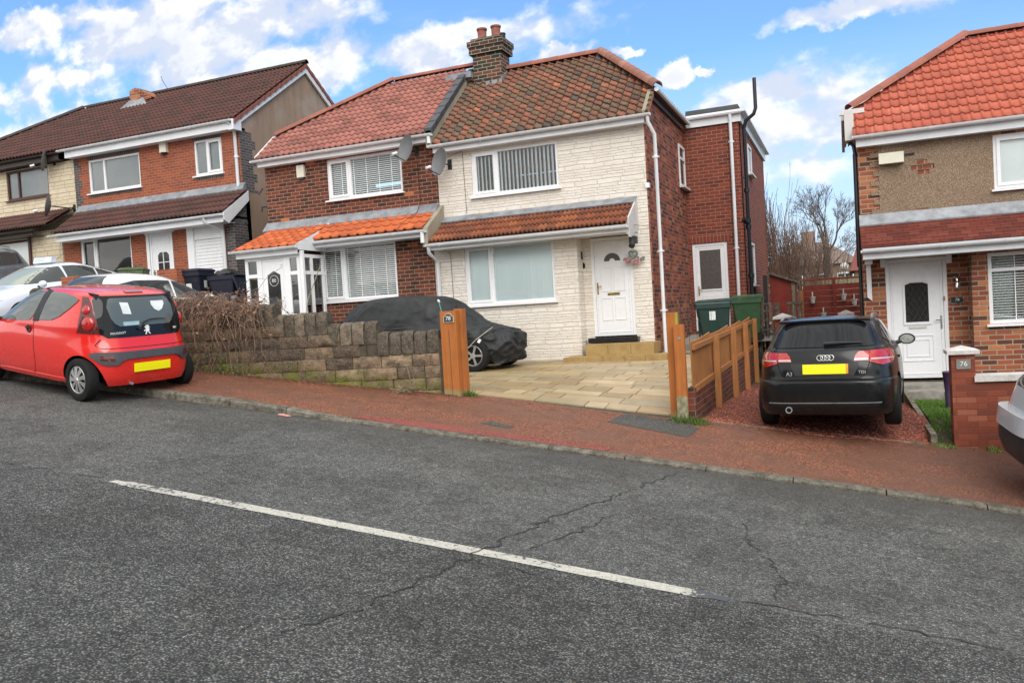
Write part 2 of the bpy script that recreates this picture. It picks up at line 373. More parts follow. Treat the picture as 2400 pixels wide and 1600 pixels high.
brick('brick_low', [(4, (.20, .055, .035)), (3, (.15, .045, .03)), (2, (.09, .04, .03))], (.20, .16, .12), dirt=.6)
brick('brick_grey', [(4, (.105, .095, .1)), (3, (.08, .072, .075)), (2, (.13, .11, .11))], (.30, .28, .26), bw=.225, bh=.075, mw=.010, dirt=.3)
brick('brick_grey_soldier', [(4, (.10, .09, .09)), (3, (.07, .065, .065))], (.33, .29, .26), bw=.3, bh=.075, mw=.011, bond=0, soldier=True)
brick('brick_chimney', [(4, (.10, .05, .036)), (4, (.05, .04, .032)), (3, (.05, .052, .036)), (1.5, (.19, .07, .045))], (.36, .31, .24), mw=.016, dirt=.6)
brick('plain_tile', [(4, (.19, .045, .03)), (3, (.15, .038, .028)), (2, (.22, .06, .042))], (.055, .02, .016), bw=.175, bh=.068, mw=.007, dirt=.25)
cladding('stone_white', (.80, .76, .70), (.75, .70, .64), (.59, .545, .49), bh=.070, bw=.36)
cladding('stone_cream', (.70, .61, .46), (.62, .53, .39), (.34, .28, .2), bh=.12, bw=.4)
tiles('tile_pantile', [(5, (.27, .115, .075)), (4, (.23, .11, .072)), (3, (.20, .12, .08)), (3, (.31, .12, .075)), (2.2, (.21, .145, .095)), (1.8, (.38, .14, .08)), (.28, (.55, .19, .09)), (1.0, (.12, .09, .075))], moss=.6, mosscol=(.085, .07, .05))
tiles('tile_pink', [(5, (.42, .165, .13)), (4, (.37, .145, .115)), (2, (.31, .12, .098)), (1, (.26, .11, .085))], moss=.25, mosscol=(.10, .075, .065))
tiles('tile_brown', [(5, (.115, .042, .036)), (4, (.095, .037, .033)), (2, (.075, .034, .03))], moss=.3)
tiles('tile_red', [(5, (.52, .13, .078)), (4, (.47, .115, .07)), (2, (.43, .105, .066)), (1, (.56, .155, .10))], moss=.22, mosscol=(.22, .10, .08))
tiles('tile_orange', [(5, (.55, .135, .048)), (4, (.48, .115, .042)), (2, (.62, .16, .055))], moss=.12, mosscol=(.2, .08, .04))
tiles('tile_rust', [(5, (.30, .09, .04)), (4, (.22, .07, .036)), (2, (.36, .12, .05))], moss=.55, mosscol=(.09, .045, .03))
tiles('ridge_old', [(3, (.36, .14, .10)), (2, (.30, .12, .085)), (2, (.42, .2, .15))], moss=.5, mosscol=(.16, .13, .09))
tiles('ridge_brick', [(3, (.36, .13, .09)), (2, (.30, .11, .08))], moss=.15)
tiles('ridge_dark', [(3, (.06, .045, .04)), (2, (.05, .04, .036))], moss=.2)
asphalt()
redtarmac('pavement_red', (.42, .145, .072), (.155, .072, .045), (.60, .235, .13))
redtarmac('pavement_band', (.42, .095, .065), (.30, .08, .06), (.52, .16, .11), patch=.4)
redtarmac('pavement_patch', (.12, .12, .11), (.08, .08, .075), (.18, .18, .165), patch=.3)
gravel('gravel_red', [(.30, .07, .04), (.40, .10, .055), (.22, .06, .04), (.48, .17, .11), (.33, .085, .05), (.14, .06, .045)])
dash('pebbledash')
render_wall('gable_render', (.33, .235, .17), (.25, .185, .14), (.37, .32, .28))
render_wall('mortar_grey', (.36, .32, .25), (.26, .23, .18), (.20, .19, .12))
block('stone_block', [(0, (.20, .135, .09)), (.2, (.33, .23, .15)), (.35, (.12, .09, .07)), (.6, (.26, .185, .12)), (.8, (.42, .31, .2)), (1, (.15, .11, .08))], green=1)
block('coping_block', [(0, (.11, .095, .075)), (.4, (.15, .125, .095)), (.8, (.12, .1, .078)), (1, (.26, .21, .16))])
block('kerb_stone', [(0, (.20, .19, .155)), (.5, (.26, .245, .2)), (1, (.18, .17, .14))])
block('edge_stone', [(0, (.28, .26, .2)), (.5, (.33, .30, .24)), (1, (.24, .22, .17))])
plain('upvc', (.80, .81, .83), .3, var=.03, vs=2); plain('upvc_dull', (.62, .60, .59), .45, var=.06, vs=3)
plain('gutter_white', (.74, .76, .79), .35, var=.06, vs=3); plain('soffit_white', (.60, .58, .57), .6, var=.08, vs=3)
plain('soffit_brown', (.045, .03, .026), .5); plain('frame_brown', (.075, .022, .018), .4)
plain('lead', (.36, .38, .41), .55, metal=.3, var=.25, vs=5, bs=.3, bsc=12); plain('felt_dark', (.05, .055, .06), .7)
plain('slate_dark', (.065, .07, .08), .55, var=.2); plain('black_plastic', (.02, .02, .022), .45); plain('black_pipe', (.018, .017, .022), .35)
plain('dish_grey', (.15, .155, .16), .45, var=.1); plain('bin_blue', (.014, .016, .035), .45, var=.2); plain('bin_green', (.008, .04, .032), .42, var=.2)
plain('bin_lime', (.03, .095, .035), .45, var=.2); plain('bin_old', (.09, .13, .055), .6, var=.3); plain('rubber', (.018, .018, .018), .8, spec=.2)
plain('alloy', (.60, .60, .60), .35, metal=.7, var=.1); plain('alloy_dull', (.40, .41, .42), .4, metal=.6); plain('chrome', (.75, .76, .78), .12, metal=1, var=.05)
plain('brass', (.55, .36, .08), .3, metal=.9, var=.15); plain('trim_black', (.022, .023, .025), .5, bs=.2, bsc=200); plain('trim_grey', (.065, .068, .075), .6, bs=.2, bsc=200)
plain('crack_grey', (.035, .033, .03), .9); plain('under_black', (.012, .011, .012), .8, spec=.2); plain('lamp_red', (.50, .010, .008), .12, coat=1, var=.2, vs=30); plain('lamp_dark', (.11, .012, .012), .15, coat=1)
plain('lamp_clear', (.62, .50, .50), .12, coat=1); plain('plate_yellow', (.95, .86, .0), .45, var=0); plain('plate_orange', (.80, .36, .02), .45)
plain('white_letters', (.85, .85, .82), .4); plain('cream_letters', (.62, .58, .48), .5); plain('sign_black', (.015, .015, .017), .3); plain('sign_grey', (.24, .235, .22), .6)
plain('box_cream', (.70, .68, .56), .45, var=.06); plain('box_white', (.76, .75, .74), .4, var=.05); plain('pot_clay', (.32, .115, .085), .8, var=.25)
plain('white_stone', (.62, .60, .57), .85, var=.15, vs=12, bs=.6, bsc=50); plain('concrete', (.33, .31, .27), .9, var=.25, vs=6, bs=.4); plain('gold_stone', (.40, .27, .105), .75, var=.2, vs=5, bs=.5, bsc=30, col2=(.27, .17, .06))
plain('joint_dark', (.09, .075, .05), .9, var=.3, vs=10); plain('soil', (.075, .052, .035), .95, var=.4, vs=8, bs=.8, bsc=20); plain('grassland', (.10, .115, .04), .95, var=.3, vs=.3, bs=.5, bsc=8)
plain('interior_wall', (.16, .13, .10), .9); plain('blind_white', (.88, .93, .93), .6, var=.03, vs=2); plain('blind_blue', (.84, .95, .96), .6, var=.02, vs=2); plain('blind_grey', (.30, .33, .34), .6, var=.04)
plain('curtain', (.58, .6, .57), .8, var=.12); plain('painted_room_shade', (.02, .015, .013), .9); plain('frosted', (.115, .10, .095), .25, var=.3, vs=60, bs=.6, bsc=80)  # the near-black room tone is interior shade put into colour
plain('glass_dark', (.035, .035, .035), .08, var=.3, vs=20); plain('cover_fabric', (.032, .034, .037), .62, spec=.35, var=.25, vs=4, bs=.5, bsc=9)
plain('fence_red', (.235, .030, .018), .7, var=.18, vs=6, bs=.2); plain('shed_red', (.30, .035, .02), .65, var=.2, vs=3); plain('wood_grey', (.20, .17, .13), .9, var=.35, vs=15, bs=.4)
plain('wood_pale', (.34, .31, .19), .85, var=.3, vs=20); plain('tin_pot', (.62, .64, .60), .5); plain('bark', (.085, .068, .05), .9, var=.35, vs=12, bs=.5, bsc=25); plain('twig', (.20, .15, .12), .9, var=.3, vs=3)  # twig grey-brown is lightened, haze put into its colour
plain('twig_red', (.30, .17, .11), .9, var=.3, vs=2); plain('stem_dry', (.30, .19, .14), .9, var=.35, vs=14); plain('wire', (.02, .02, .02), .6); plain('roof_far', (.22, .155, .125), .9, var=.2); plain('wall_far', (.30, .20, .155), .9, var=.2)
plain('roof_far_red', (.20, .06, .045), .9); plain('litter', (.75, .35, .3), .6); plain('paper', (.75, .80, .80), .5); plain('sticker_blue', (.42, .60, .66), .5); plain('purple', (.10, .06, .14), .6)
plain('taxi_sign', (.70, .78, .86), .4); plain('ribbon_pink', (.75, .30, .32), .6); plain('wicker', (.22, .25, .22), .8); plain('rope_green', (.08, .40, .28), .5); plain('bag_black', (.02, .02, .022), .3, spec=.5, bs=.8, bsc=14)
leafmat('leaf_dry', (.36, .21, .11), (.17, .09, .05)); leafmat('leaf_green', (.10, .17, .03), (.045, .085, .02)); leafmat('leaf_fir', (.022, .038, .018), (.05, .06, .028)); leafmat('leaf_bright', (.22, .28, .08), (.12, .17, .04)); leafmat('grass_blade', (.085, .17, .028), (.13, .22, .045)); leafmat('leaf_litter', (.30, .11, .045), (.12, .07, .04)); leafmat('gravel_chip', (.50, .17, .10), (.22, .06, .04)); leafmat('wreath_green', (.10, .20, .17), (.2, .3, .28))
wood('post_orange', (.44, .155, .04), (.34, .115, .03), foot=(-.12, (.26, .22, .10))); wood('fence_orange', (.42, .185, .065), (.27, .115, .04)); wood('post_edge', (.42, .38, .05), (.3, .28, .05))
paint('paint_red', (.70, .014, .009), .22, .15); paint('paint_black', (.006, .007, .008), .2, .08, coat=.15); MATS['paint_black'].node_tree.nodes['Principled BSDF'].inputs['Specular IOR Level'].default_value = .35; paint('paint_white', (.68, .72, .80), .25, .1); paint('paint_white2', (.76, .77, .78), .25, .1); paint('paint_silver', (.62, .65, .68), .35, .08, metal=.2); paint('paint_grey', (.10, .11, .13), .25, .1)
glass('window_glass', (.98, 1, 1), .88); glass('car_glass', (.16, .19, .19), .80); glass('car_glass_dark', (.03, .032, .035), .86)
def slabmat():
    m, t, p = newmat('sandstone_slab')
    g = t.node('ShaderNodeNewGeometry'); P = g.outputs['Position']
    c = t.ramp(g.outputs['Random Per Island'], [(0, (.33, .25, .15)), (.25, (.40, .30, .18)), (.5, (.46, .36, .23)), (.7, (.35, .29, .2)), (.85, (.52, .42, .28)), (.93, (.50, .40, .26)), (1, (.48, .30, .11))])
    n = t.noise(P, 3, 6, .65)
    c = t.mix(t.rng(n, .4, .7, 0, .5), c, t.mix(1, c, (.6, .55, .45), 'MULTIPLY'))
    # scrubbed cleaner in front of the door, greener under the parked car
    x, y, z = t.sep(P)
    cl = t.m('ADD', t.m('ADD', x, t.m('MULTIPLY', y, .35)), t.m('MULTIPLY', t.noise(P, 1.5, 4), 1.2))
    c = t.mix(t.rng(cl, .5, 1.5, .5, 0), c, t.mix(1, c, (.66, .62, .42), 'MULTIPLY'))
    t.put(p.inputs['Base Color'], c); t.put(p.inputs['Roughness'], t.rng(n, .3, .7, .75, .5)); p.inputs['Specular IOR Level'].default_value = .35
    bump(t, p, n, .5, .02)
slabmat()
def roadpaint():
    m, t, p = newmat('road_paint')
    P = wpos(t)
    n = t.noise(P, 26, 6, .7); q = t.noise(P, 4, 4)
    c = t.mix(t.rng(n, .42, .58), (.40, .385, .33), (.56, .54, .47))
    x = t.sep(P)[0]
    wear = t.m('ADD', t.m('ADD', n, t.m('MULTIPLY', q, .5)), t.rng(x, -1.15, -.85, 0, .38))
    wear = t.m('ADD', wear, t.rng(x, -5.6, -3.6, .06, 0))
    c = t.mix(t.rng(wear, .83, .87), c, (.07, .075, .08))
    t.put(p.inputs['Base Color'], c); p.inputs['Roughness'].default_value = .6
    bump(t, p, t.noise(P, 120, 4), .4, .006)
roadpaint()
# ------------------------------------------------------------ helpers
def link(name, me, mat, parent=None, loc=None):
    o = bpy.data.objects.new(name, me); COL.objects.link(o)
    if mat: me.materials.append(MATS[mat])
    if parent: o.parent = parent
    if loc is not None: o.location = loc
    return o
def tag(o, label=None, cat=None, group=None, kind=None):
    for k, v in (('label', label), ('category', cat), ('group', group), ('kind', kind)):
        if v: o[k] = v
    return o
def thing(name, label, cat, loc=(0, 0, 0), group=None):
    o = bpy.data.objects.new(name, None); COL.objects.link(o); o.empty_display_size = .2
    o.location = loc; return tag(o, label, cat, group)
class MB:
    "collects shapes into ONE mesh; coordinates are world ones unless a matrix is given"
    def __init__(s): s.b = bmesh.new(); s.uv = s.b.loops.layers.uv.new('UVMap')
    def v(s, p): return s.b.verts.new(p)
    def face(s, pts):
        try: return s.b.faces.new([s.v(p) for p in pts])
        except ValueError: return None
    def box(s, x0, x1, y0, y1, z0, z1, M_=None):
        P = [Vector((x, y, z)) for z in (z0, z1) for y in (y0, y1) for x in (x0, x1)]
        if M_ is not None: P = [M_ @ p for p in P]
        vs = [s.v(p) for p in P]
        for f in ((0, 2, 3, 1), (4, 5, 7, 6), (0, 1, 5, 4), (2, 6, 7, 3), (0, 4, 6, 2), (1, 3, 7, 5)): s.b.faces.new([vs[i] for i in f])
        return s
    def prism(s, pts, off, M_=None):
        "polygon pts (3D) swept by vector off"
        off = Vector(off); a = [Vector(p) for p in pts]; b = [p + off for p in a]
        if M_ is not None: a = [M_ @ p for p in a]; b = [M_ @ p for p in b]
        va = [s.v(p) for p in a]; vb = [s.v(p) for p in b]; n = len(a)
        s.b.faces.new(va); s.b.faces.new(vb[::-1])
        for i in range(n): s.b.faces.new([va[i], va[(i + 1) % n], vb[(i + 1) % n], vb[i]])
        return s
    def tube(s, pts, r, n=8, cap=True, r1=None, M_=None):
        pts = [Vector(p) for p in pts]; 
        if M_ is not None: pts = [M_ @ p for p in pts]
        k = len(pts); rings = []; up = None
        for i, p in enumerate(pts):
            d = (pts[min(i + 1, k - 1)] - pts[max(i - 1, 0)])
            if d.length < 1e-9: d = Vector((0, 0, 1))
            d.normalize()
            if up is None: up = d.orthogonal().normalized()
            else: up = (up - d * up.dot(d)); up = up.normalized() if up.length > 1e-6 else d.orthogonal().normalized()
            w = d.cross(up); rr = r if r1 is None else r + (r1 - r) * i / max(1, k - 1)
            if hasattr(r, '__len__'): rr = r[i]
            rings.append([s.v(p + (up * math.cos(2 * math.pi * j / n) + w * math.sin(2 * math.pi * j / n)) * rr) for j in range(n)])
        for a, b in zip(rings, rings[1:]):
            for j in range(n): s.b.faces.new([a[j], a[(j + 1) % n], b[(j + 1) % n], b[j]])
        if cap and n > 2:
            s.b.faces.new(rings[0][::-1]); s.b.faces.new(rings[-1])
        return s
    def lathe(s, prof, c=(0, 0, 0), n=20, axis='Z', M_=None, cap=True):
        "prof = [(r, h)]"
        c = Vector(c); rings = []
        for r, h in prof:
            rg = []
            for j in range(n):
                a = 2 * math.pi * j / n; p = (r * math.cos(a), r * math.sin(a), h)
                if axis == 'Y': p = (p[0], p[2], p[1])
                if axis == 'X': p = (p[2], p[0], p[1])
                q = c + Vector(p)
                rg.append(s.v(M_ @ q if M_ is not None else q))
            rings.append(rg)
        for a, b in zip(rings, rings[1:]):
            for j in range(n): s.b.faces.new([a[j], a[(j + 1) % n], b[(j + 1) % n], b[j]])
        if cap:
            s.b.faces.new(rings[0][::-1]); s.b.faces.new(rings[-1])
        return s
    def clip(s, co, no):
        "keep what lies below the plane (opposite its normal)"
        g = s.b.verts[:] + s.b.edges[:] + s.b.faces[:]
        bmesh.ops.bisect_plane(s.b, geom=g, plane_co=co, plane_no=no, clear_outer=True, dist=1e-5); return s
    def build(s, name, mat, parent=None, smooth=False, bevel=0, fix=True, seg=1, bang=35):
        if bevel:
            es = [e for e in s.b.edges if len(e.link_faces) == 2 and e.calc_face_angle(0) > R(bang)]
            bmesh.ops.bevel(s.b, geom=es, offset=bevel, segments=seg, affect='EDGES', clamp_overlap=True)
        if fix: bmesh.ops.recalc_face_normals(s.b, faces=s.b.faces[:])
        me = bpy.data.meshes.new(name); s.b.to_mesh(me); s.b.free()
        if smooth:
            me.polygons.foreach_set('use_smooth', [True] * len(me.polygons))
            if smooth != 'all': me.set_sharp_from_angle(angle=R(smooth if not isinstance(smooth, bool) else 38))
        return link(name, me, mat, parent)

def rough_block(mb, x0, x1, y0, y1, z0, z1, amp=.02, face='y-', div=(5, 3), M_=None):
    "a block whose front bulges and is hewn rough"
    nx, nz = div; rr = rnd.random() * 50
    def P(i, j, d):
        fx, fz = i / nx, j / nz
        x = x0 + (x1 - x0) * fx; z = z0 + (z1 - z0) * fz
        edge = min(fx, 1 - fx, .3) / .3 * min(fz, 1 - fz, .4) / .4
        q = -amp * (edge ** .5) * (1.0 + .9 * noise.noise(Vector((x * 9 + rr, z * 11, rr)))) if d else 0
        y = y0 + q
        p = Vector((x + (.004 * noise.noise(Vector((z * 20, rr, 1))) if i in (0, nx) else 0), y, z + .006 * noise.noise(Vector((x * 14, rr, 3)))))
        return M_ @ p if M_ is not None else p
    g = [[mb.v(P(i, j, True)) for j in range(nz + 1)] for i in range(nx + 1)]
    for i in range(nx):
        for j in range(nz): mb.b.faces.new([g[i][j], g[i + 1][j], g[i + 1][j + 1], g[i][j + 1]])
    def B(x, z):
        p = Vector((x, y1, z)); return mb.v(M_ @ p if M_ is not None else p)
    bk = [B(x0, z0), B(x1, z0), B(x1, z1), B(x0, z1)]
    mb.b.faces.new(bk)
    mb.b.faces.new([g[i][0] for i in range(nx + 1)] + [bk[1], bk[0]])
    mb.b.faces.new([bk[3], bk[2]] + [g[i][nz] for i in range(nx, -1, -1)])
    mb.b.faces.new([bk[0], bk[3]] + [g[0][j] for j in range(nz, -1, -1)])
    mb.b.faces.new([g[nx][j] for j in range(nz + 1)] + [bk[2], bk[1]])

def zr(x): return -0.44 - 0.13 * max(-60, min(70, x))        # the street falls to the right
def interp(tab, x):
    if x <= tab[0][0]: return tab[0][1]
    for (a, b), (c, d) in zip(tab, tab[1:]):
        if x <= c: return b + (d - b) * (x - a) / (c - a)
    return tab[-1][1]
KERB = [(-60, 7.6), (-12, 8.5), (-9.47, 8.67), (-7.2, 8.81), (-4.7, 8.86), (-2.8, 9.0), (-1.8, 9.0), (.3, 9.12), (1.45, 9.1), (60, 10.6)]
BACK = [(-60, 6.8 + 2), (-12, 9.95), (-9.7, 10.2), (-7.7, 10.38), (-6.4, 10.63), (-5.2, 10.93), (-4.4, 10.96), (-2.8, 11.0), (-2.2, 11.08), (-.3, 11.0), (.95, 11.42), (1.9, 11.75), (60, 14)]
KH = [(-60, .09), (-7.25, .09), (-6.0, .03), (60, .03)]
def yk(x): return interp(KERB, x)
def yb(x): return interp(BACK, x)
def zp(x, y): 
    t = min(1, max(0, (y - yk(x)) / (yb(x) - yk(x)))); h = interp(KH, x)
    return zr(x) + h + (.2 - h) * t

def sheet(name, xs, rows, fz, mat, parent=None, kind='structure', smooth=True):
    "rows: functions giving y for each x; fz(x, y)"
    b = bmesh.new(); g = [[b.verts.new((x, ry_(x), fz(x, ry_(x)))) for ry_ in rows] for x in xs]
    for i in range(len(xs) - 1):
        for j in range(len(rows) - 1): b.faces.new([g[i][j], g[i + 1][j], g[i + 1][j + 1], g[i][j + 1]])
    me = bpy.data.meshes.new(name); b.to_mesh(me); b.free()
    if smooth: me.polygons.foreach_set('use_smooth', [True] * len(me.polygons))
    o = link(name, me, mat, parent)
    if kind: o['kind'] = kind
    return o

# ------------------------------------------------------------ tiled roofs
def prof_pan(u): return .032 * math.sin(2 * math.pi * u) + .014 * math.sin(4 * math.pi * u)
def prof_roman(u):
    q = (u * 2) % 1; return .040 * max(0, math.cos((q - .5) * 2 * math.pi)) ** .7
def prof_roll(u):
    return .036 * max(0, math.cos((u - .5) * 2.6 * math.pi)) ** .7 if abs(u - .5) < .2 else 0
def prof_roll2(u): return prof_roll((u * 2) % 1) * .85
def prof_flat(u): return -.012 if u < .06 else 0
def tile_roof(name, O, U, V, width, length, tw, course, prof, mat, parent, clips=(), lip=.028, samp=14, jit=.004, du=0):
    O, U, V = Vector(O), Vector(U).normalized(), Vector(V).normalized(); N = U.cross(V).normalized()
    mb = MB(); b = mb.b; nt = math.ceil(width / tw); nc = math.ceil(length / course - 1e-6)
    for c in range(nc):
        v0 = c * course - .02; v1 = min((c + 1) * course + .015, length)
        lo, hi, li = [], [], []
        for i in range(nt * samp + 1):
            u = i * tw / samp
            if u > width: u = width
            ph = (u / tw + du) % 1.0; h = prof(ph)
            k = int(u / tw); j = jit * noise.noise(Vector((k * 3.7, c * 5.1, 2)))
            p0 = O + U * u + V * (v0 + j * 2); p1 = O + U * u + V * v1
            lo.append(b.verts.new(p0 + N * (h + lip + j))); hi.append(b.verts.new(p1 + N * (h + .002))); li.append(b.verts.new(p0 + N * (h - .006)))
            if u >= width: break
        for i in range(len(lo) - 1):
            for q, (A, B) in enumerate(((lo, hi), (li, lo))):
                f = b.faces.new([A[i], A[i + 1], B[i + 1], B[i]]); uu = (i + .5) / samp + du
                for l, (a_, c_) in zip(f.loops, ((i, 0), (i + 1, 0), (i + 1, 1), (i, 1))):
                    l[mb.uv].uv = (min(max(a_ / samp + du, math.floor(uu) + .01), math.floor(uu) + .99), c + (.02 if not c_ else .98) if q == 0 else c + .02)
                f.smooth = q == 0
    # felt and battens under the tiles, so no daylight shows between them
    k = mb.b.verts; q = [O - N * .03, O + U * width - N * .03, O + U * width + V * length - N * .03, O + V * length - N * .03]; f = mb.b.faces.new([k.new(v) for v in q])
    for l in f.loops: l[mb.uv].uv = (.5, .5)
    for co, no in clips: mb.clip(co, no)
    return mb.build(name, mat, parent, fix=False)
def ridge_tiles(name, A, B, mat, parent, r=.12, seg=.45, n=8):
    A, B = Vector(A), Vector(B); d = (B - A); L = d.length; d.normalize(); k = max(1, round(L / seg)); st = L / k
    s_ = d.cross(Vector((0, 0, 1))).normalized(); up = s_.cross(d).normalized(); mb = MB()
    for i in range(k):
        rings = []
        for t, rr in ((i * st, r), ((i + 1) * st + .012, r * 1.04), ((i + 1) * st + .012, r * .8)):
            rings.append([mb.v(A + d * t + (s_ * math.cos(math.pi * j / n) + up * math.sin(math.pi * j / n)) * rr) for j in range(n + 1)])
        for q in range(2):
            for j in range(n):
                f = mb.b.faces.new([rings[q][j], rings[q][j + 1], rings[q + 1][j + 1], rings[q + 1][j]])
                for l in f.loops: l[mb.uv].uv = (i + .5, .5)
    return mb.build(name, mat, parent, smooth=50, fix=False)

# ------------------------------------------------------------ house pieces
def wall_front(mb, x0, x1, z0, z1, y, th, holes, ztop=None):
    xs = sorted({x0, x1, *[h[0] for h in holes], *[h[1] for h in holes]}); zs = sorted({z0, z1, *[h[2] for h in holes], *[h[3] for h in holes]})
    xs = [x for x in xs if x0 <= x <= x1]; zs = [z for z in zs if z0 <= z <= z1]
    inside = lambda x, z: any(h[0] < x < h[1] and h[2] < z < h[3] for h in holes)
    for a, b in zip(xs, xs[1:]):
        for c, d in zip(zs, zs[1:]):
            if not inside((a + b) / 2, (c + d) / 2):
                mb.face([(a, y, c), (b, y, c), (b, y, d), (a, y, d)]); mb.face([(a, y + th, c), (a, y + th, d), (b, y + th, d), (b, y + th, c)])
    for (a, b, c, d) in holes:
        mb.face([(a, y, c), (a, y + th, c), (a, y + th, d), (a, y, d)]); mb.face([(b, y, c), (b, y, d), (b, y + th, d), (b, y + th, c)])
        mb.face([(a, y, d), (a, y + th, d), (b, y + th, d), (b, y, d)]); mb.face([(a, y, c), (b, y, c), (b, y + th, c), (a, y + th, c)])
    mb.face([(x0, y, z0), (x0, y + th, z0), (x0, y + th, z1), (x0, y, z1)]); mb.face([(x1, y, z0), (x1, y, z1), (x1, y + th, z1), (x1, y + th, z0)])
    mb.face([(x0, y, z1), (x0, y + th, z1), (x1, y + th, z1), (x1, y, z1)])

def window(parent, x0, x1, z0, z1, y, splits, frame='upvc', blind_or_dark_sheet=None, sill=True, open_sash=None, rails=(), rec=.03, name='window', fw=.06):
    "splits: fractions of the mullions; open_sash: index of a light with its own sash frame; rails: fractions of transoms"
    f = MB(); yf, yb_ = y + rec, y + rec + .07
    f.box(x0, x0 + fw, yf, yb_, z0, z1).box(x1 - fw, x1, yf, yb_, z0, z1).box(x0 + fw, x1 - fw, yf, yb_, z1 - fw, z1).box(x0 + fw, x1 - fw, yf, yb_, z0, z0 + fw)
    xs = [x0 + fw / 2] + [x0 + (x1 - x0) * s for s in splits] + [x1 - fw / 2]
    for s in splits: f.box(x0 + (x1 - x0) * s - fw / 2, x0 + (x1 - x0) * s + fw / 2, yf + .001, yb_ - .001, z0 + fw, z1 - fw)
    for s in rails: f.box(x0 + fw, x1 - fw, yf + .002, yb_ - .002, z0 + (z1 - z0) * s - fw / 2, z0 + (z1 - z0) * s + fw / 2)
    for i, (a, b) in enumerate(zip(xs, xs[1:])):
        if open_sash is not None and i in open_sash:
            a2, b2, c2, d2, w = a + fw / 2 - .008, b - fw / 2 + .008, z0 + fw - .008, z1 - fw + .008, .055
            f.box(a2, a2 + w, yf - .018, yf + .03, c2, d2).box(b2 - w, b2, yf - .018, yf + .03, c2, d2).box(a2 + w, b2 - w, yf - .018, yf + .03, d2 - w, d2).box(a2 + w, b2 - w, yf - .018, yf + .03, c2, c2 + w)
    w = f.build(name, frame, parent, bevel=.004)
    if sill:
        sb = MB(); sb.prism([(x0 - .05, y - .07, z0 - .045), (x0 - .05, y - .07, z0 - .012), (x0 - .05, yf + .02, z0), (x0 - .05, yf + .02, z0 - .045)], (x1 - x0 + .1, 0, 0)); sb.build('sill', frame, w)
    g = MB(); g.face([(x0 + fw * .6, yf + .04, z0 + fw * .6), (x1 - fw * .6, yf + .04, z0 + fw * .6), (x1 - fw * .6, yf + .04, z1 - fw * .6), (x0 + fw * .6, yf + .04, z1 - fw * .6)]); g.build('pane', 'window_glass', w)
    if blind_or_dark_sheet:
        kind, mt = blind_or_dark_sheet; bm_ = MB(); yy = yf + .06
        if kind == 'vertical':
            x = x0 + .03
            while x < x1 - .05:
                a = R(rnd.uniform(14, 24)); c, s_ = math.cos(a) * .0405, math.sin(a) * .0405
                bm_.face([(x - c, yy - s_, z0), (x + c, yy + s_, z0), (x + c, yy + s_, z1), (x - c, yy - s_, z1)]); x += .083
        elif kind == 'wide':
            x = x0 + .03
            while x < x1 - .05:
                a = R(-43 + rnd.uniform(-3, 3)); c, s_ = math.cos(a) * .044, math.sin(a) * .044
                bm_.face([(x - c, yy - s_, z0), (x + c, yy + s_, z0), (x + c, yy + s_, z1), (x - c, yy - s_, z1)]); x += .092
        elif kind == 'venetian':
            z = z0 + .02
            while z < z1 - .01:
                bm_.face([(x0 + .02, yy - .019, z - .011), (x1 - .02, yy - .019, z - .011), (x1 - .02, yy + .019, z + .011), (x0 + .02, yy + .019, z + .011)]); z += .046
            for k in range(1, 6):
                xx = x0 + (x1 - x0) * (k + .1) / 6; bm_.box(xx - .006, xx + .006, yy - .022, yy - .020, z0, z1)
        elif kind == 'plain': bm_.face([(x0, yy, z0), (x1, yy, z0), (x1, yy, z1), (x0, yy, z1)])
        bm_.build('blind_or_dark_sheet', mt, w)
    return w

def gutter(parent, x0, x1, y, z, mat='gutter_white', r=.058, fascia=.15, fy=None, fmat=None, soffit=None, step=.95, xf=None):
    g = MB(); n = 8; pr = []
    for j in range(n + 1):
        a = math.pi + math.pi * j / n; pr.append((math.cos(a) * r, math.sin(a) * r))
    pr2 = [(c * .88, s * .88) for c, s in pr[::-1]]
    pts = [(x0, y + c, z + s) for c, s in pr + pr2]; g.prism(pts, (x1 - x0, 0, 0))
    g.box(x0 - .004, x0 + .006, y - r, y + r, z - r * .8, z); g.box(x1 - .006, x1 + .004, y - r, y + r, z - r * .8, z)
    x = x0 + .3
    while x < x1:
        g.prism([(x, y + c * 1.14, z + s * 1.14) for c, s in pr + pr2], (.045, 0, 0)); x += step
    o = g.build('gutter', mat, parent, smooth=40)
    if fascia:
        f = MB(); fy = fy or y + r + .005
        a_, b_ = xf or (x0 + .06, x1 - .06)
        f.box(a_, b_, fy, fy + .02, z - fascia, z + .03)
        if soffit: f.box(a_, b_, fy + .0205, soffit, z - fascia + .002, z - fascia + .014)
        f.build('fascia', fmat or mat, parent)
    return o

def downpipe(parent, pts, mat='gutter_white', r=.034, collars=(), square=False):
    p = MB(); p.tube(pts, r, 10)
    for c in collars: p.tube([(c[0], c[1], c[2] - .025), (c[0], c[1], c[2] + .025)], r * 1.35, 10); p.box(c[0] - .07, c[0] + .07, c[1], c[1] + .04, c[2] - .012, c[2] + .012)
    return p.build('downpipe', mat, parent, smooth=50)

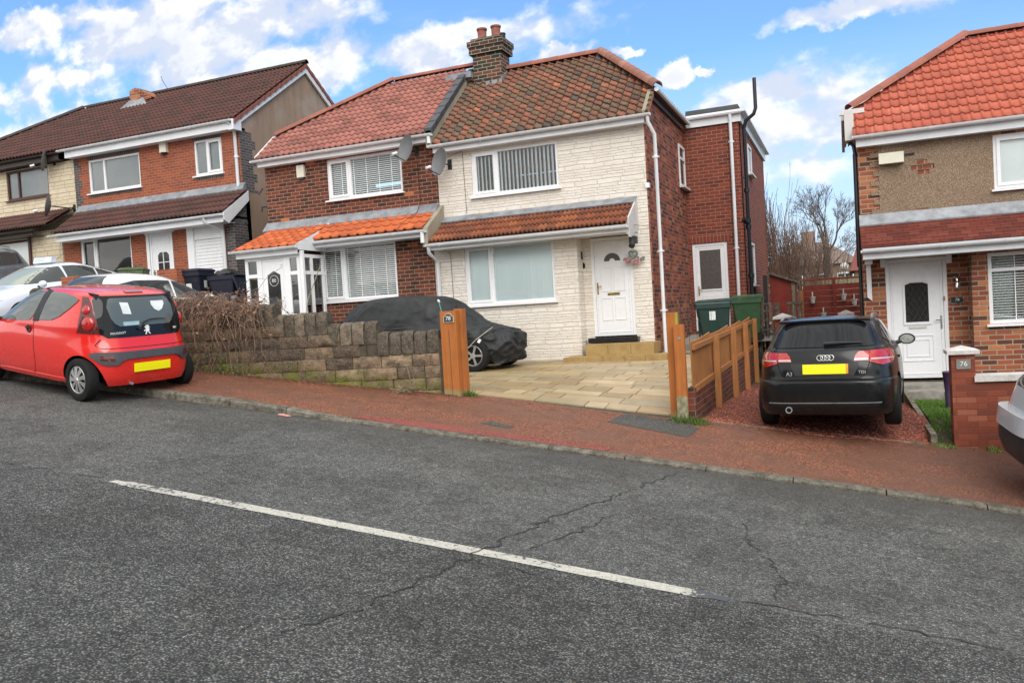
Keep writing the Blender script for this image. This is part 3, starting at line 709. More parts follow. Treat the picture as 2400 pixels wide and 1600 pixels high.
def dish(name, x, y, z, label, rot=(-12, 0, -24), size=.3, wall_y=None):
    t = thing(name, label, 'satellite dish', (x, y, z), 'satellite dishes on the house fronts')
    Mx = Matrix.Rotation(R(rot[2]), 4, 'Z') @ Matrix.Rotation(R(rot[0]), 4, 'X')
    d = MB(); rings = []
    for k in range(7):
        f = k / 6
        rings.append([d.v(Mx @ Vector((size * .86 * f * math.cos(a), -.0 - .09 * f * f, size * 1.05 * f * math.sin(a)))) for a in [2 * math.pi * j / 24 for j in range(24)]])
    for a, b in zip(rings, rings[1:]):
        for j in range(24): d.b.faces.new([a[j], a[(j + 1) % 24], b[(j + 1) % 24], b[j]])
    bmesh.ops.remove_doubles(d.b, verts=d.b.verts[:], dist=1e-4)
    bmesh.ops.solidify(d.b, geom=d.b.faces[:], thickness=.006)
    d.build('reflector', 'dish_grey', t, smooth=50, fix=False)
    a = MB(); e = Mx @ Vector((0, -.42, -.24)); a.tube([Mx @ Vector((0, -.03, -size * .95)), e], .011, 6); a.build('arm', 'trim_black', t)
    l = MB(); l.tube([e, e + Mx @ Vector((0, .09, .05))], .03, 10); l.tube([e + Mx @ Vector((0, .08, .045)), e + Mx @ Vector((0, .11, .06))], .036, 10); l.build('receiver', 'box_white', t)
    m = MB(); m.tube([(0, .02, 0), (0, wall_y - y - .02, .0), (0, wall_y - y - .02, .1)], .018, 8); m.box(-.05, .05, wall_y - y - .015, wall_y - y, -.09, .13); m.build('bracket', 'trim_black', t)
    return t

def text(body, size, mat, parent, M_, name='number', ext=.003, font_shear=0, spacing=1):
    c = bpy.data.curves.new(name, 'FONT'); c.body = body; c.size = size; c.extrude = ext; c.align_x = 'CENTER'; c.align_y = 'CENTER'; c.shear = font_shear; c.space_character = spacing; c.resolution_u = 2
    o = bpy.data.objects.new(name + '_tmp', c); COL.objects.link(o)
    dg = bpy.context.evaluated_depsgraph_get(); me = bpy.data.meshes.new_from_object(o.evaluated_get(dg))
    bpy.data.objects.remove(o); me.name = name; me.materials.clear(); me.transform(M_)
    return link(name, me, mat, parent)
def facing(x, y, z): return Matrix(((1, 0, 0, x), (0, 0, -1, y), (0, 1, 0, z), (0, 0, 0, 1)))   # text lying in XZ and read from -Y

def panel_door(parent, x0, x1, z0, z1, y, glass=None, frame=True, handle='brass', hside=0, panels=True, letter='brass', name='door'):
    "white plastic front door in its frame; returns the leaf"
    fw = .065; f = MB()
    f.box(x0, x0 + fw, y - .005, y + .07, z0, z1).box(x1 - fw, x1, y - .005, y + .07, z0, z1).box(x0 + fw, x1 - fw, y - .005, y + .07, z1 - fw, z1).box(x0 + fw, x1 - fw, y - .005, y + .07, z0, z0 + .03)
    a, b, c, d = x0 + fw + .004, x1 - fw - .004, z0 + .034, z1 - fw - .004
    l = MB(); l.box(a, b, y + .012, y + .06, c, d); w = b - a; h = d - c
    def mould(p0, p1, q0, q1, t=.012, yy=.0):
        l.box(p0, p1, y + yy, y + .012, q1 - t, q1).box(p0, p1, y + yy, y + .012, q0, q0 + t).box(p0, p0 + t, y + yy, y + .012, q0 + t, q1 - t).box(p1 - t, p1, y + yy, y + .012, q0 + t, q1 - t)
    mould(a + .035, b - .035, c + .035, d - .035, .014, .002)
    if panels == 'four':
        for s in (0, 1):
            m = a + w * (.16 + .37 * s); n = m + w * .31
            mould(m, n, c + h * .46, c + h * .72); mould(m, n, c + h * .15, c + h * .39)
    elif panels == 'low': mould(a + w * .2, b - w * .2, c + h * .13, c + h * .36, .016); mould(a + w * .28, b - w * .28, c + h * .17, c + h * .32)
    leaf = l.build(name, 'upvc', parent, bevel=.003)
    f.build('door_frame', 'upvc', parent, bevel=.004)
    if letter:
        m = MB(); zc = c + h * .43 if panels == 'four' else c + h * .43; m.box(a + w * .33, b - w * .33, y - .002, y + .012, zc - .025, zc + .025); m.box(a + w * .33 + .012, b - w * .33 - .012, y - .006, y - .002, zc - .013, zc + .013); m.build('letterbox', letter, leaf, bevel=.003)
    if handle:
        hx = (a + .045) if hside == 0 else (b - .045); m = MB(); zc = z0 + 1.0
        m.box(hx - .014, hx + .014, y - .004, y + .012, zc - .12, zc + .12); m.tube([(hx, y - .004, zc + .04), (hx, y - .045, zc + .04), (hx + (.1 if hside == 0 else -.1), y - .045, zc + .04)], .009, 8); m.build('handle', handle, leaf, smooth=40)
    return leaf, (a, b, c, d)
# ------------------------------------------------------------ the street
xs = [-60 + i * 1.0 for i in range(131)]
xf = sorted(set([-60, -50, -40, -30, -24, -20, -16] + [-14 + i * .25 for i in range(80)] + [8, 12, 20, 30, 45, 70]))
road = sheet('road', xs, [lambda x: -9, lambda x: -2, lambda x: 2, lambda x: 5, lambda x: yk(x) + .01], lambda x, y: zr(x) - .0, 'asphalt')
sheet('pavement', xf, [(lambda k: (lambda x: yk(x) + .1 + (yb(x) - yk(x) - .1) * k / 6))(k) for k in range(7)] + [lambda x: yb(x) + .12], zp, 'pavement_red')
def gz(x, y):
    b = zr(x) - .28 if y < 12.5 else zr(x) - .28 + min(1, (y - 12.5) / 6) * .25
    return b if abs(x) < 60 else b
gx = [-1200, -600, -300, -150, -100, -80] + [-60 + 4 * i for i in range(33)] + [85, 110, 200, 400, 800, 1200]
sheet('ground', gx, [(lambda c: (lambda x: c))(c) for c in (-900, -300, -100, -40, -15, -9.2, 5, 9.8, 12.5, 15, 18.5, 30, 60, 120, 300, 900)], gz, 'grassland')
sheet('pavement_opposite', xs, [lambda x: -12, lambda x: -9], lambda x, y: zr(x) + .1, 'pavement_red')
kb = MB(); x = -24.0
while x < 14:
    L = .9; y0, y1 = yk(x), yk(x + L - .012); 
    za, zb = zr(x), zr(x + L - .012); ha, hb = interp(KH, x) + .012, interp(KH, x + L) + .012
    P = lambda yy, z, q: (x + (L - .012) * q + 0, (y0 if q == 0 else y1) + yy, (za if q == 0 else zb) + z * 1)
    sec = lambda q, h: [kb.v(P(.0, -.1, q)), kb.v(P(.0, h - .022, q)), kb.v(P(.022, h, q)), kb.v(P(.125, h + .004, q)), kb.v(P(.125, -.1, q))]
    A, B = sec(0, ha), sec(1, hb)
    for i in range(5): kb.b.faces.new([A[i], A[(i + 1) % 5], B[(i + 1) % 5], B[i]])
    kb.b.faces.new(A[::-1]); kb.b.faces.new(B); x += L
tag(kb.build('kerb', 'kerb_stone'), kind='structure')
# patches and bands in the tarmac, each 4 mm above what it lies on
def decal(name, pts, fz, mat, h=.004, n=10, parent=None):
    b = MB(); b.face([(x, y, 0) for x, y in pts]); xs_ = [p[0] for p in pts]; a, c = min(xs_), max(xs_)
    for i in range(1, n):
        q = a + (c - a) * i / n; bmesh.ops.bisect_plane(b.b, geom=b.b.verts[:] + b.b.edges[:] + b.b.faces[:], plane_co=(q, 0, 0), plane_no=(1, 0, 0))
    for v in b.b.verts: v.co.z = fz(v.co.x, v.co.y) + h
    o = b.build(name, mat, parent); 
    if o.data.polygons[0].normal.z < 0: o.data.flip_normals()
    return tag(o, kind='structure') if parent is None else o
n_ = lambda x, a=.03: a * noise.noise(Vector((x * 5, 3, 1)))
band = [(-6.05, 9.0)] + [(x, yk(x) + .14) for x in (-5.5, -5, -4.4, -3.8, -3.2, -2.72)] + [(-2.66, 9.14), (-2.6, 9.32)] + [(x, 9.36 + .02 * x + n_(x)) for x in (-3, -3.4, -3.8, -4.2, -4.6, -5.0, -5.4)] + [(-5.9, 9.18)]
decal('tarmac_band', band, zp, 'pavement_band')
decal('tarmac_patch', [(-3.0, 10.45), (-1.92, 10.22), (-1.83, 10.72), (-2.2, 11.02), (-2.9, 10.99)], zp, 'pavement_patch')
decal('tarmac_patch', [(-4.45, 9.55), (-4.0, 9.5), (-3.98, 9.62), (-4.35, 9.7)], zp, 'pavement_patch', h=.004)
# centre line
def ly(x): return 5.36 + .019 * (x + 1)
ln = []; xa, xb = -6.05, -.80; k = 60
for i in range(k + 1):
    x = xa + (xb - xa) * i / k; w = .066 if 1 < i < k - 1 else .04; ln.append((x, ly(x) - w + n_(x * 3, .009)))
for i in range(k, -1, -1):
    x = xa + (xb - xa) * i / k; w = .066 if 1 < i < k - 1 else .04; ln.append((x + .02, ly(x) + w + n_(x * 4 + 9, .009)))
decal('centre_line', ln, lambda x, y: zr(x), 'road_paint', n=60)
decal('centre_line', [(4, ly(4) - .05), (9, ly(9) - .05), (9, ly(9) + .05), (4, ly(4) + .05)], lambda x, y: zr(x), 'road_paint')
decal('centre_line', [(-16, ly(-16) - .05), (-11, ly(-11) - .05), (-11, ly(-11) + .05), (-16, ly(-16) + .05)], lambda x, y: zr(x), 'road_paint')
def crack(pts, w=.012, seed=0, amp=.07, wob=9):
    w *= .85
    "wandering crack as a thin ribbon"
    P = []
    for (a, b), (c, d) in zip(pts, pts[1:]):
        L = math.hypot(c - a, d - b); n = max(2, int(L / .035))
        for i in range(n):
            t = i / n; x, y = a + (c - a) * t, b + (d - b) * t
            q = Vector((x * wob, y * wob, seed)); P.append((x + amp * noise.noise(q) + .012 * noise.noise(q * 5), y + amp * noise.noise(q + Vector((9, 9, 9))) + .012 * noise.noise(q * 5 + Vector((3, 1, 2)))))
    b = MB(); L_, R_ = [], []
    for i in range(len(P)):
        a, c = P[max(0, i - 1)], P[min(len(P) - 1, i + 1)]; d = Vector((c[0] - a[0], c[1] - a[1])).normalized() if a != c else Vector((1, 0))
        ww = w * max(.15, .7 + .9 * noise.noise(Vector((i * .31, seed, 5)))) * min(1, i / 4, (len(P) - 1 - i) / 4 + .01)
        for lst, s_ in ((L_, 1), (R_, -1)):
            x, y = P[i][0] - d.y * ww * s_ * .5, P[i][1] + d.x * ww * s_ * .5; lst.append(b.v((x, y, zr(x) + .0065)))
    for i in range(len(P) - 1):
        if noise.noise(Vector((i * .17, seed, 11))) > -.3: b.b.faces.new([L_[i], R_[i], R_[i + 1], L_[i + 1]])
    o = b.build('crack', 'crack_grey', road); return o
CR = [([(-3.0, 3.4), (-2.75, 4.0), (-2.62, 4.7), (-2.55, 5.3), (-2.5, 5.62), (-2.35, 6.5), (-2.15, 7.2), (-1.9, 8.2), (-1.75, 8.9)], .022), ([(-2.38, 5.35), (-2.2, 5.75), (-2.05, 6.2), (-1.95, 6.9)], .016), ([(-2.5, 5.15), (-1.9, 5.18), (-1.3, 5.2)], .012),
      ([(-.78, 5.38), (-.3, 5.42), (.3, 5.44), (1.1, 5.46), (3, 5.5)], .022), ([(-.5, 5.45), (-.5, 5.9), (-.62, 6.3), (-.85, 6.8), (-.9, 7.4)], .014), ([(-9, 5.15), (-7.2, 5.2), (-6.05, 5.28)], .016),
      ([(-2.75, 4.0), (-3.1, 3.6), (-3.2, 3.1)], .01), ([(-4.6, 5.45), (-4.9, 5.36), (-5.2, 5.38), (-5.6, 5.3)], .012), ([(-2.62, 4.7), (-2.9, 4.45), (-3.3, 4.3)], .008)]
for i, (p, w) in enumerate(CR): crack(p, w, seed=i * 3.3)

# ------------------------------------------------------------ plots behind the pavement
def zd78(x, y):
    if y > 16.2: return .575 + (min(y, 21) - 16.2) / 4.7 * .27
    b = yb(x); t = max(0, min(1, (y - b) / (16.2 - b))); z0 = min(zp(x, b), .56)
    return z0 + (.575 - z0) * t ** .75
sheet('drive_bed', [-9.4 + i * .35 for i in range(22)], [(lambda k: (lambda x: yb(x) + .05 + (21 - yb(x)) * k / 14))(k) for k in range(15)], lambda x, y: zd78(x, y) - .012, 'joint_dark').location.x = -.0
slabs = MB(); y = 0; row = 0; rs = random.Random(11)
while y < 5.3:
    d = rs.choice([.29, .36, .44, .29]); x = -9.3 - rs.random() * .6
    while x < -2.1:
        L = rs.choice([.3, .45, .6, .6, .75, .9]); 
        parts = [(0, d)] if L < .7 or rs.random() < .6 else [(0, d)]
        for a0, a1 in parts:
            X0, X1 = max(-9.35, x + .007), min(-2.12, x + L - .009)
            if X1 - X0 < .06: continue
            sk = .0
            def G(xx, yy_): 
                Y = yb(xx) + .13 + yy_ + .012 * noise.noise(Vector((xx * 3, yy_ * 3, 1))); Y = min(Y, 16.6)
                return (xx, Y, zd78(xx, Y) + .004 + dz_)
            dz_ = rs.uniform(-.002, .003)
            A = [G(X0, y + a0 + .007), G(X1, y + a0 + .007), G(X1, y + a1 - .009), G(X0, y + a1 - .009)]
            if A[0][1] >= 16.55: continue
            slabs.prism([(p[0], p[1], p[2] - .03) for p in A], (0, 0, .03))
        x += L
    y += d
tag(slabs.build('paving', 'sandstone_slab', None, bevel=.003, bang=60), kind='structure')
sheet('side_path', [-2.1, -1.85, -1.6], [(lambda c: (lambda x: c))(c) for c in (19.25, 21, 28)], lambda x, y: .66, 'concrete')
# concrete path up the side passage
sheet('side_path', [-3.6, -3.0, -2.5, -2.1], [(lambda c: (lambda x: c))(c) for c in (16.62, 18, 20, 21, 28)], lambda x, y: zd78(x, y) + .006, 'concrete')
def zg76(x, y):
    b = yb(x) + .1; t = max(0, min(1, (y - b) / 1.0)); t = t * t * (3 - 2 * t); z0 = zp(x, b); zt = -.085 - .05 * (x + 1) - max(0, y - 13) * .035
    return z0 + (zt - z0) * t
sheet('gravel_drive', [-1.95 + i * .145 for i in range(21)], [(lambda k: (lambda x: yb(x) + .1 + (26 - yb(x)) * (k / 30) ** 1.6))(k) for k in range(31)], zg76, 'gravel_red')
gc = MB(); rs = random.Random(5)
for i in range(5200):
    x = rs.uniform(-1.9, .92); y = yb(x) + .12 + rs.random() ** 1.8 * 6; z = zg76(x, y); s_ = rs.uniform(.008, .02)
    a = rs.random() * 3; pts = [(x + s_ * math.cos(a + k * 2.1), y + s_ * math.sin(a + k * 2.1), z + rs.uniform(0, .006)) for k in range(3)]; top = (x, y, z + s_ * rs.uniform(.5, 1))
    v = [gc.v(p) for p in pts] + [gc.v(top)]
    for f in ((0, 1, 3), (1, 2, 3), (2, 0, 3)): gc.b.faces.new([v[i] for i in f])
tag(gc.build('gravel_chippings', 'gravel_chip'), 'loose red stone chippings on the drive under the black car', 'gravel', kind='stuff')
lawn = sheet('lawn', [.98 + i * .24 for i in range(24)], [(lambda k: (lambda x: yb(x) + .22 + (15.4 - yb(x)) * k / 10))(k) for k in range(11)], lambda x, y: zg76(min(x, 1.1), y) - .02, 'soil')
gb = MB(); rs = random.Random(9)
for i in range(15000):
    x = .99 + rs.random() ** 1.3 * 1.6; y = rs.uniform(yb(x) + .3, 15.5); z = zg76(min(x, 1.1), y) - .02
    if noise.noise(Vector((x * 5, y * 5, 0))) < -.38 or (y - yb(x) < .7 and rs.random() < .55): continue
    h = rs.uniform(.03, .075); w = .006; a = rs.random() * 6.3; b_ = (rs.uniform(-.03, .03), rs.uniform(-.03, .03))
    gb.face([(x - w * math.cos(a), y - w * math.sin(a), z), (x + w * math.cos(a), y + w * math.sin(a), z), (x + b_[0], y + b_[1], z + h)])
tag(gb.build('grass', 'grass_blade', fix=False), 'short green grass between the stone edging and the brick pier', 'grass', kind='stuff')
# concrete apron below the neighbour's door
ap = MB(); ap.box(.3, 4.5, 15.45, 16.62, -.6, -.13); ap.box(.62, 1.72, 15.95, 16.6, -.13, -.07); tag(ap.build('door_apron', 'concrete', bevel=.01), kind='structure')
def edging(name, P, Q, mat, label, w=.05, h=.06, seg=.6, group=None):
    m = MB(); P, Q = Vector(P), Vector(Q); L = (Q - P).length; k = max(1, round(L / seg)); d = (Q - P) / k; side = Vector((-d.y, d.x, 0)).normalized() * w
    for i in range(k):
        a, b = P + d * i + d * .008, P + d * (i + 1) - d * .008; q = Vector((0, 0, rnd.uniform(-.006, .006)))
        m.prism([a - side + q, b - side + q, b + side + q, a + side + q], (0, 0, -h - .15))
    o = m.build(name, mat, bevel=.012); return tag(o, label, 'edging', group)
edging('stone_edging', (.95, yb(.95) + .1, zp(.95, yb(.95)) + .13), (.86, 15.4, -.10), 'edge_stone', 'mossy concrete edging strip between red chippings and grass', w=.035)
edging('path_edging', (-1.93, yb(-1.9) + .09, zp(-1.9, yb(-1.9)) + .02), (.85, yb(.85) + .09, zp(.85, yb(.85)) + .018), 'edge_stone', 'thin stone strip across the foot of the chippings drive', w=.022)
# bank of soil and hard standing in front of the two upper houses
def zu(x, y): 
    b = yb(x); t = max(0, min(1, (y - b - .3) / 5)); tgt = interp([(-30, 2.9), (-21, 2.35), (-15.5, 2.0), (-15.1, 1.25), (-13.3, 1.1), (-13.0, .95), (-9.4, .75)], x)
    return zp(x, b) + (tgt - zp(x, b)) * t
sheet('upper_drives', [-40, -34, -30, -27, -24, -21, -19, -17, -16, -15.5, -15.1, -14, -13.3, -13.0, -12, -11, -10, -9.4], [(lambda c: (lambda x: yb(x) + c))(c) for c in (.1, .3, 1, 2, 3.5, 5.3, 7, 9, 14)], zu, 'concrete')

# ------------------------------------------------------------ house with pale stone front (number 78)
PX = -8.39
h78 = thing('semi_detached_house', 'cream stone-clad semi with mossy brown pantiles and a brick chimney, number 78 by its door', 'house', (-6, 16.6, .57), 'houses along the street')
def adopt(t):
    "children were built in world coordinates: keep them there under the thing"
    inv = Matrix.Translation(t.location).inverted()
    for c in t.children: c.matrix_parent_inverse = inv
w = MB(); holes = [(-7.55, -5.53, 4.24, 5.22), (-4.93, -4.03, 1.0, 3.10)]
wall_front(w, PX, -3.66, .3, 5.30, 16.6, .24, holes)
wall_front(w, PX + .001, -5.335, .3, 3.32, 16.19, .24, [(-7.66, -5.6, 1.84, 3.12)])
w.box(-5.336, -5.10, 16.20, 16.599, .3, 3.32)
w.build('stone_front', 'stone_white', h78)
w = MB(); X0, X1 = -3.86, -3.62
w.prism([(X1, 16.63, .2), (X1, 21.4, .2), (X1, 21.4, 5.45), (X1, 20.72, 6.03), (X1, 17.08, 6.03), (X1, 16.63, 5.62)], (-.24, 0, 0))
w.box(-3.8, -3.625, 16.602, 16.64, .3, 5.5)
w.box(PX + .1, -3.86, 21.2, 21.4, .2, 5.4); w.box(PX + .001, PX + .12, 16.9, 21.3, .2, 5.4)
w.build('side_wall', 'brick_side', h78)
RZ, RY = 7.6, 18.9; tan = (RZ - 5.5) / (RY - 16.4); V = Vector((0, 1, tan)).normalized()
hip = (Vector((-3.5, 17.1, 6.09)), Vector((-5.12, 18.9, 7.6)))
hn = Vector((.94, 0, 1)).normalized(); hipO = Vector((-3.5, 0, 6.09))
L = (RY - 16.4) * math.hypot(1, tan)
tile_roof('roof', (PX + .02, 16.4, 5.47), (1, 0, 0), V, -3.52 - PX, L, .2, .208, prof_pan, 'tile_pantile', h78, [(hipO, hn)], lip=.036, jit=.014)
tile_roof('roof_back', (-3.52, 21.4, 5.47), (-1, 0, 0), (0, -1, tan), -3.52 - PX, L, .2, .262, prof_pan, 'tile_pantile', h78, [(hipO, hn)])
tile_roof('roof_hip', (-3.45, 17.05, 6.05), (0, 1, 0), (-1, 0, .94), 3.7, 2.3, .2, .262, prof_pan, 'tile_pantile', h78, [((0, 16.4, 5.47), Vector((0, -tan, 1)).normalized()), ((0, 21.4, 5.47), Vector((0, tan, 1)).normalized())])
ridge_tiles('ridge_tiles', (PX + .9, RY, RZ - .02), (-5.12, RY, RZ - .02), 'ridge_brick', h78, r=.12, seg=.33)
ridge_tiles('hip_tiles', (-5.1, 18.9, 7.62), (-3.42, 16.98, 6.10), 'ridge_old', h78, r=.115, seg=.25)
m = MB(); m.prism([(-3.64, 16.42, 5.42), (-3.64, 17.1, 6.0), (-3.64, 17.1, 6.1), (-3.64, 16.42, 5.53)], (.12, 0, 0)); m.build('verge', 'mortar_grey', h78)
gutter(h78, -8.45, -3.46, 16.34, 5.44, soffit=16.6, fascia=.16, xf=(PX + .01, -3.6))
m = MB(); m.box(-3.60, -3.56, 17.05, 20.7, 5.90, 6.02); m.box(-3.56, -3.46, 17.03, 20.7, 6.02, 6.07); m.build('side_fascia', 'soffit_brown', h78)
m = MB(); m.tube([(-3.44, 17.0, 6.06), (-3.44, 20.75, 6.06)], .05, 8); m.build('side_gutter', 'gutter_white', h78, smooth=40)
window(h78, -7.55, -5.53, 4.24, 5.22, 16.6, [.295], blind_or_dark_sheet=('wide', 'blind_white'), open_sash=(0,))
window(h78, -7.66, -5.6, 1.84, 3.12, 16.19, [.31], blind_or_dark_sheet=('vertical', 'blind_blue'), open_sash=(0,))
leaf, (a, b, c, d) = panel_door(h78, -4.93, -4.03, 1.03, 3.08, 16.62, panels='four', hside=0)
m = MB(); cx, cz = (a + b) / 2, c + 1.52; n = 16
for i in range(n):
    for j in range(1):
        t0, t1 = math.pi * i / n, math.pi * (i + 1) / n
        m.face([(cx + .06 * math.cos(t0), 16.628, cz + .055 * math.sin(t0)), (cx + .175 * math.cos(t0), 16.628, cz + .165 * math.sin(t0)), (cx + .175 * math.cos(t1), 16.628, cz + .165 * math.sin(t1)), (cx + .06 * math.cos(t1), 16.628, cz + .055 * math.sin(t1))])
m.build('fanlight', 'frosted', leaf)
m = MB(); m.box(-5.03, -3.97, 16.42, 16.66, .90, 1.0); m.build('threshold', 'sign_black', h78, bevel=.006)
# canopy over bay and door
cl = math.hypot(.9, .52); ctan = .52 / .9
tile_roof('canopy_roof', (PX + .12, 15.74, 3.26), (1, 0, 0), (0, 1, ctan), 4.37, cl - .10, .19, .30, prof_roman, 'tile_rust', h78, lip=.03)
m = MB(); m.prism([(PX + .1, 16.42, 3.70), (PX + .1, 16.585, 3.76), (PX + .1, 16.585, 3.86), (PX + .1, 16.57, 3.86), (PX + .1, 16.40, 3.73)], (4.42, 0, 0)); m.build('flashing', 'lead', h78)
gutter(h78, -8.32, -3.88, 15.70, 3.2, fascia=.12, soffit=16.2, xf=(PX + .1, -3.9))
m = MB(); m.box(-5.34, -3.9, 16.2005, 16.6, 3.10, 3.115); m.prism([(-3.9, 15.78, 3.03), (-3.9, 16.6, 3.03), (-3.9, 16.6, 3.8), (-3.9, 15.74, 3.27)], (-.03, 0, 0)); m.prism([(-3.868, 15.80, 2.98), (-3.868, 15.98, 2.98), (-3.868, 16.598, 3.24), (-3.868, 16.598, 3.84), (-3.868, 15.78, 3.36)], (-.03, 0, 0)); m.build('canopy_cheek', 'soffit_white', h78)
downpipe(h78, [(-3.52, 16.36, 5.4), (-3.52, 16.36, 5.28), (-3.44, 16.56, 5.05), (-3.44, 16.56, .62)], collars=[(-3.44, 16.56, 4.6), (-3.44, 16.56, 2.7), (-3.44, 16.56, 1.5)], r=.037)
downpipe(h78, [(-8.28, 15.72, 3.15), (-8.28, 15.74, 3.02), (-8.28, 16.12, 2.85), (-8.28, 16.12, .7)], collars=[(-8.28, 16.12, 2.0)], r=.04)
# chimney
m = MB(); m.box(-8.20, -7.46, 18.5, 19.06, 6.6, 7.98); m.box(-8.27, -7.39, 18.44, 19.13, 7.96, 8.14); m.box(-8.30, -7.36, 18.41, 19.16, 8.14, 8.27); m.box(-8.22, -7.44, 18.47, 19.1, 8.27, 8.34); ch = m.build('chimney', 'brick_chimney', h78)
m = MB(); m.box(-7.86, -7.44, 18.43, 18.505, 7.10, 7.27); m.prism([(-7.455, 18.42, 7.05), (-7.455, 19.1, 7.6), (-7.455, 19.1, 7.72), (-7.455, 18.42, 7.30)], (.02, 0, 0)); m.build('chimney_flashing', 'lead', ch)
for px_, mt in ((-7.99, 'pot_clay'), (-7.62, 'pot_clay')):
    m = MB(); m.lathe([(.125, 0), (.12, .06), (.108, .08), (.112, .24), (.13, .25), (.13, .29), (.09, .29), (.09, .1)], (px_, 18.68, 8.33), 18); m.build('chimney_pot', mt, ch, smooth=40)
m = MB(); m.lathe([(.09, 0), (.09, .16), (.1, .17), (.1, .2), (.06, .2)], (-7.6, 19.0, 8.33), 14); m.build('chimney_pot', 'black_plastic', ch, smooth=40)
# extension at the side and back
ext = MB(); wall_front(ext, -3.619, -2.26, .3, 5.99, 20.89, .2, [(-3.55, -2.68, .88, 3.09)]); 
ext.prism([(-2.26, 20.891, .3), (-2.26, 27.3, .3), (-2.26, 27.3, 5.99), (-2.26, 20.891, 5.99)], (-.2, 0, 0)); ext.box(-6, -2.46, 27.1, 27.3, .3, 5.99); eo = ext.build('extension', 'brick_new', h78)
m = MB(); m.box(-3.6, -2.6, 20.884, 20.93, 3.09, 3.30); m.build('lintel', 'brick_new_soldier', eo)
m = MB(); m.box(-3.62, -2.20, 20.83, 20.885, 5.97, 6.17); m.box(-2.255, -2.20, 20.885, 27.4, 5.97, 6.17); m.build('extension_fascia', 'gutter_white', eo)
m = MB(); m.tube([(-3.6, 20.78, 6.2), (-2.15, 20.78, 6.2)], .055, 8); m.box(-2.2, -2.08, 20.72, 27.5, 6.18, 6.23); m.build('extension_gutter', 'gutter_white', eo, smooth=40)
m = MB(); m.prism([(-3.55, 20.9, 6.17), (-3.55, 20.98, 6.42), (-3.55, 27, 6.42), (-3.55, 27, 6.17)], (1.28, 0, 0)); m.build('flat_roof', 'felt_dark', eo)
downpipe(eo, [(-2.45, 20.78, 6.17), (-2.45, 20.82, 5.95), (-2.45, 20.83, .9)], collars=[(-2.45, 20.83, 5.5), (-2.45, 20.83, 2.9)], r=.042)
p = MB(); p.tube([(-2.15, 21.0, .8), (-2.15, 21.0, 5.8), (-2.10, 20.98, 5.98), (-1.9, 20.95, 6.12), (-1.85, 20.95, 6.25), (-1.85, 20.95, 6.98)], .046, 10)
for z in (3.4, 3.55, 4.3, 2.2): p.tube([(-2.15, 21.0, z - .05), (-2.15, 21.0, z + .05)], .072, 10)
p.tube([(-2.15, 21.0, 3.45), (-2.25, 20.85, 3.6)], .05, 8); p.box(-2.26, -2.1, 20.98, 21.02, 4.6, 4.63); p.box(-2.26, -2.1, 20.98, 21.02, 2.9, 2.93)
p.build('soil_pipe', 'black_pipe', eo, smooth=50)
# windows on the far-turned walls
def side_window(parent, x, y0, y1, z0, z1, rails=()):
    f = MB(); f.box(x - .05, x + .03, y0, y0 + .06, z0, z1).box(x - .05, x + .03, y1 - .06, y1, z0, z1).box(x - .05, x + .03, y0 + .06, y1 - .06, z1 - .06, z1).box(x - .05, x + .03, y0 + .06, y1 - .06, z0, z0 + .06)
    for q in rails: f.box(x - .05, x + .03, y0 + .06, y1 - .06, z0 + (z1 - z0) * q - .03, z0 + (z1 - z0) * q + .03)
    o = f.build('window', 'upvc', parent); g = MB(); g.box(x - .01, x + .004, y0 + .05, y1 - .05, z0 + .05, z1 - .05); g.build('pane', 'glass_dark', o)
    s_ = MB(); s_.box(x - .02, x + .12, y0 - .05, y1 + .05, z0 - .05, z0 - .005); s_.build('sill', 'upvc_dull', o); return o
side_window(h78, -3.62, 20.08, 20.82, 4.47, 5.48, rails=(.68,)); side_window(eo, -2.26, 22.6, 23.4, 4.95, 5.72); side_window(eo, -2.26, 22.0, 23.0, 2.0, 3.1)
sd, (a, b, c, d) = panel_door(eo, -3.54, -2.69, .90, 3.08, 20.92, hside=0, handle='brass', letter=None, name='side_door')
m = MB(); m.box(a + .1, b - .1, 20.925, 20.93, c + 1.0, d - .1); m.build('glazing', 'frosted', sd)
m = MB(); m.box(a + .08, b - .08, 20.918, 20.931, c + .96, c + 1.0); m.box(a + .12, b - .12, 20.922, 20.931, c + .12, c + .85); m.build('lower_panel', 'upvc', sd, bevel=.006)
m = MB(); m.box(-3.6, -2.6, 20.5, 20.89, .3, .88); m.build('doorstep', 'brick_low', eo)
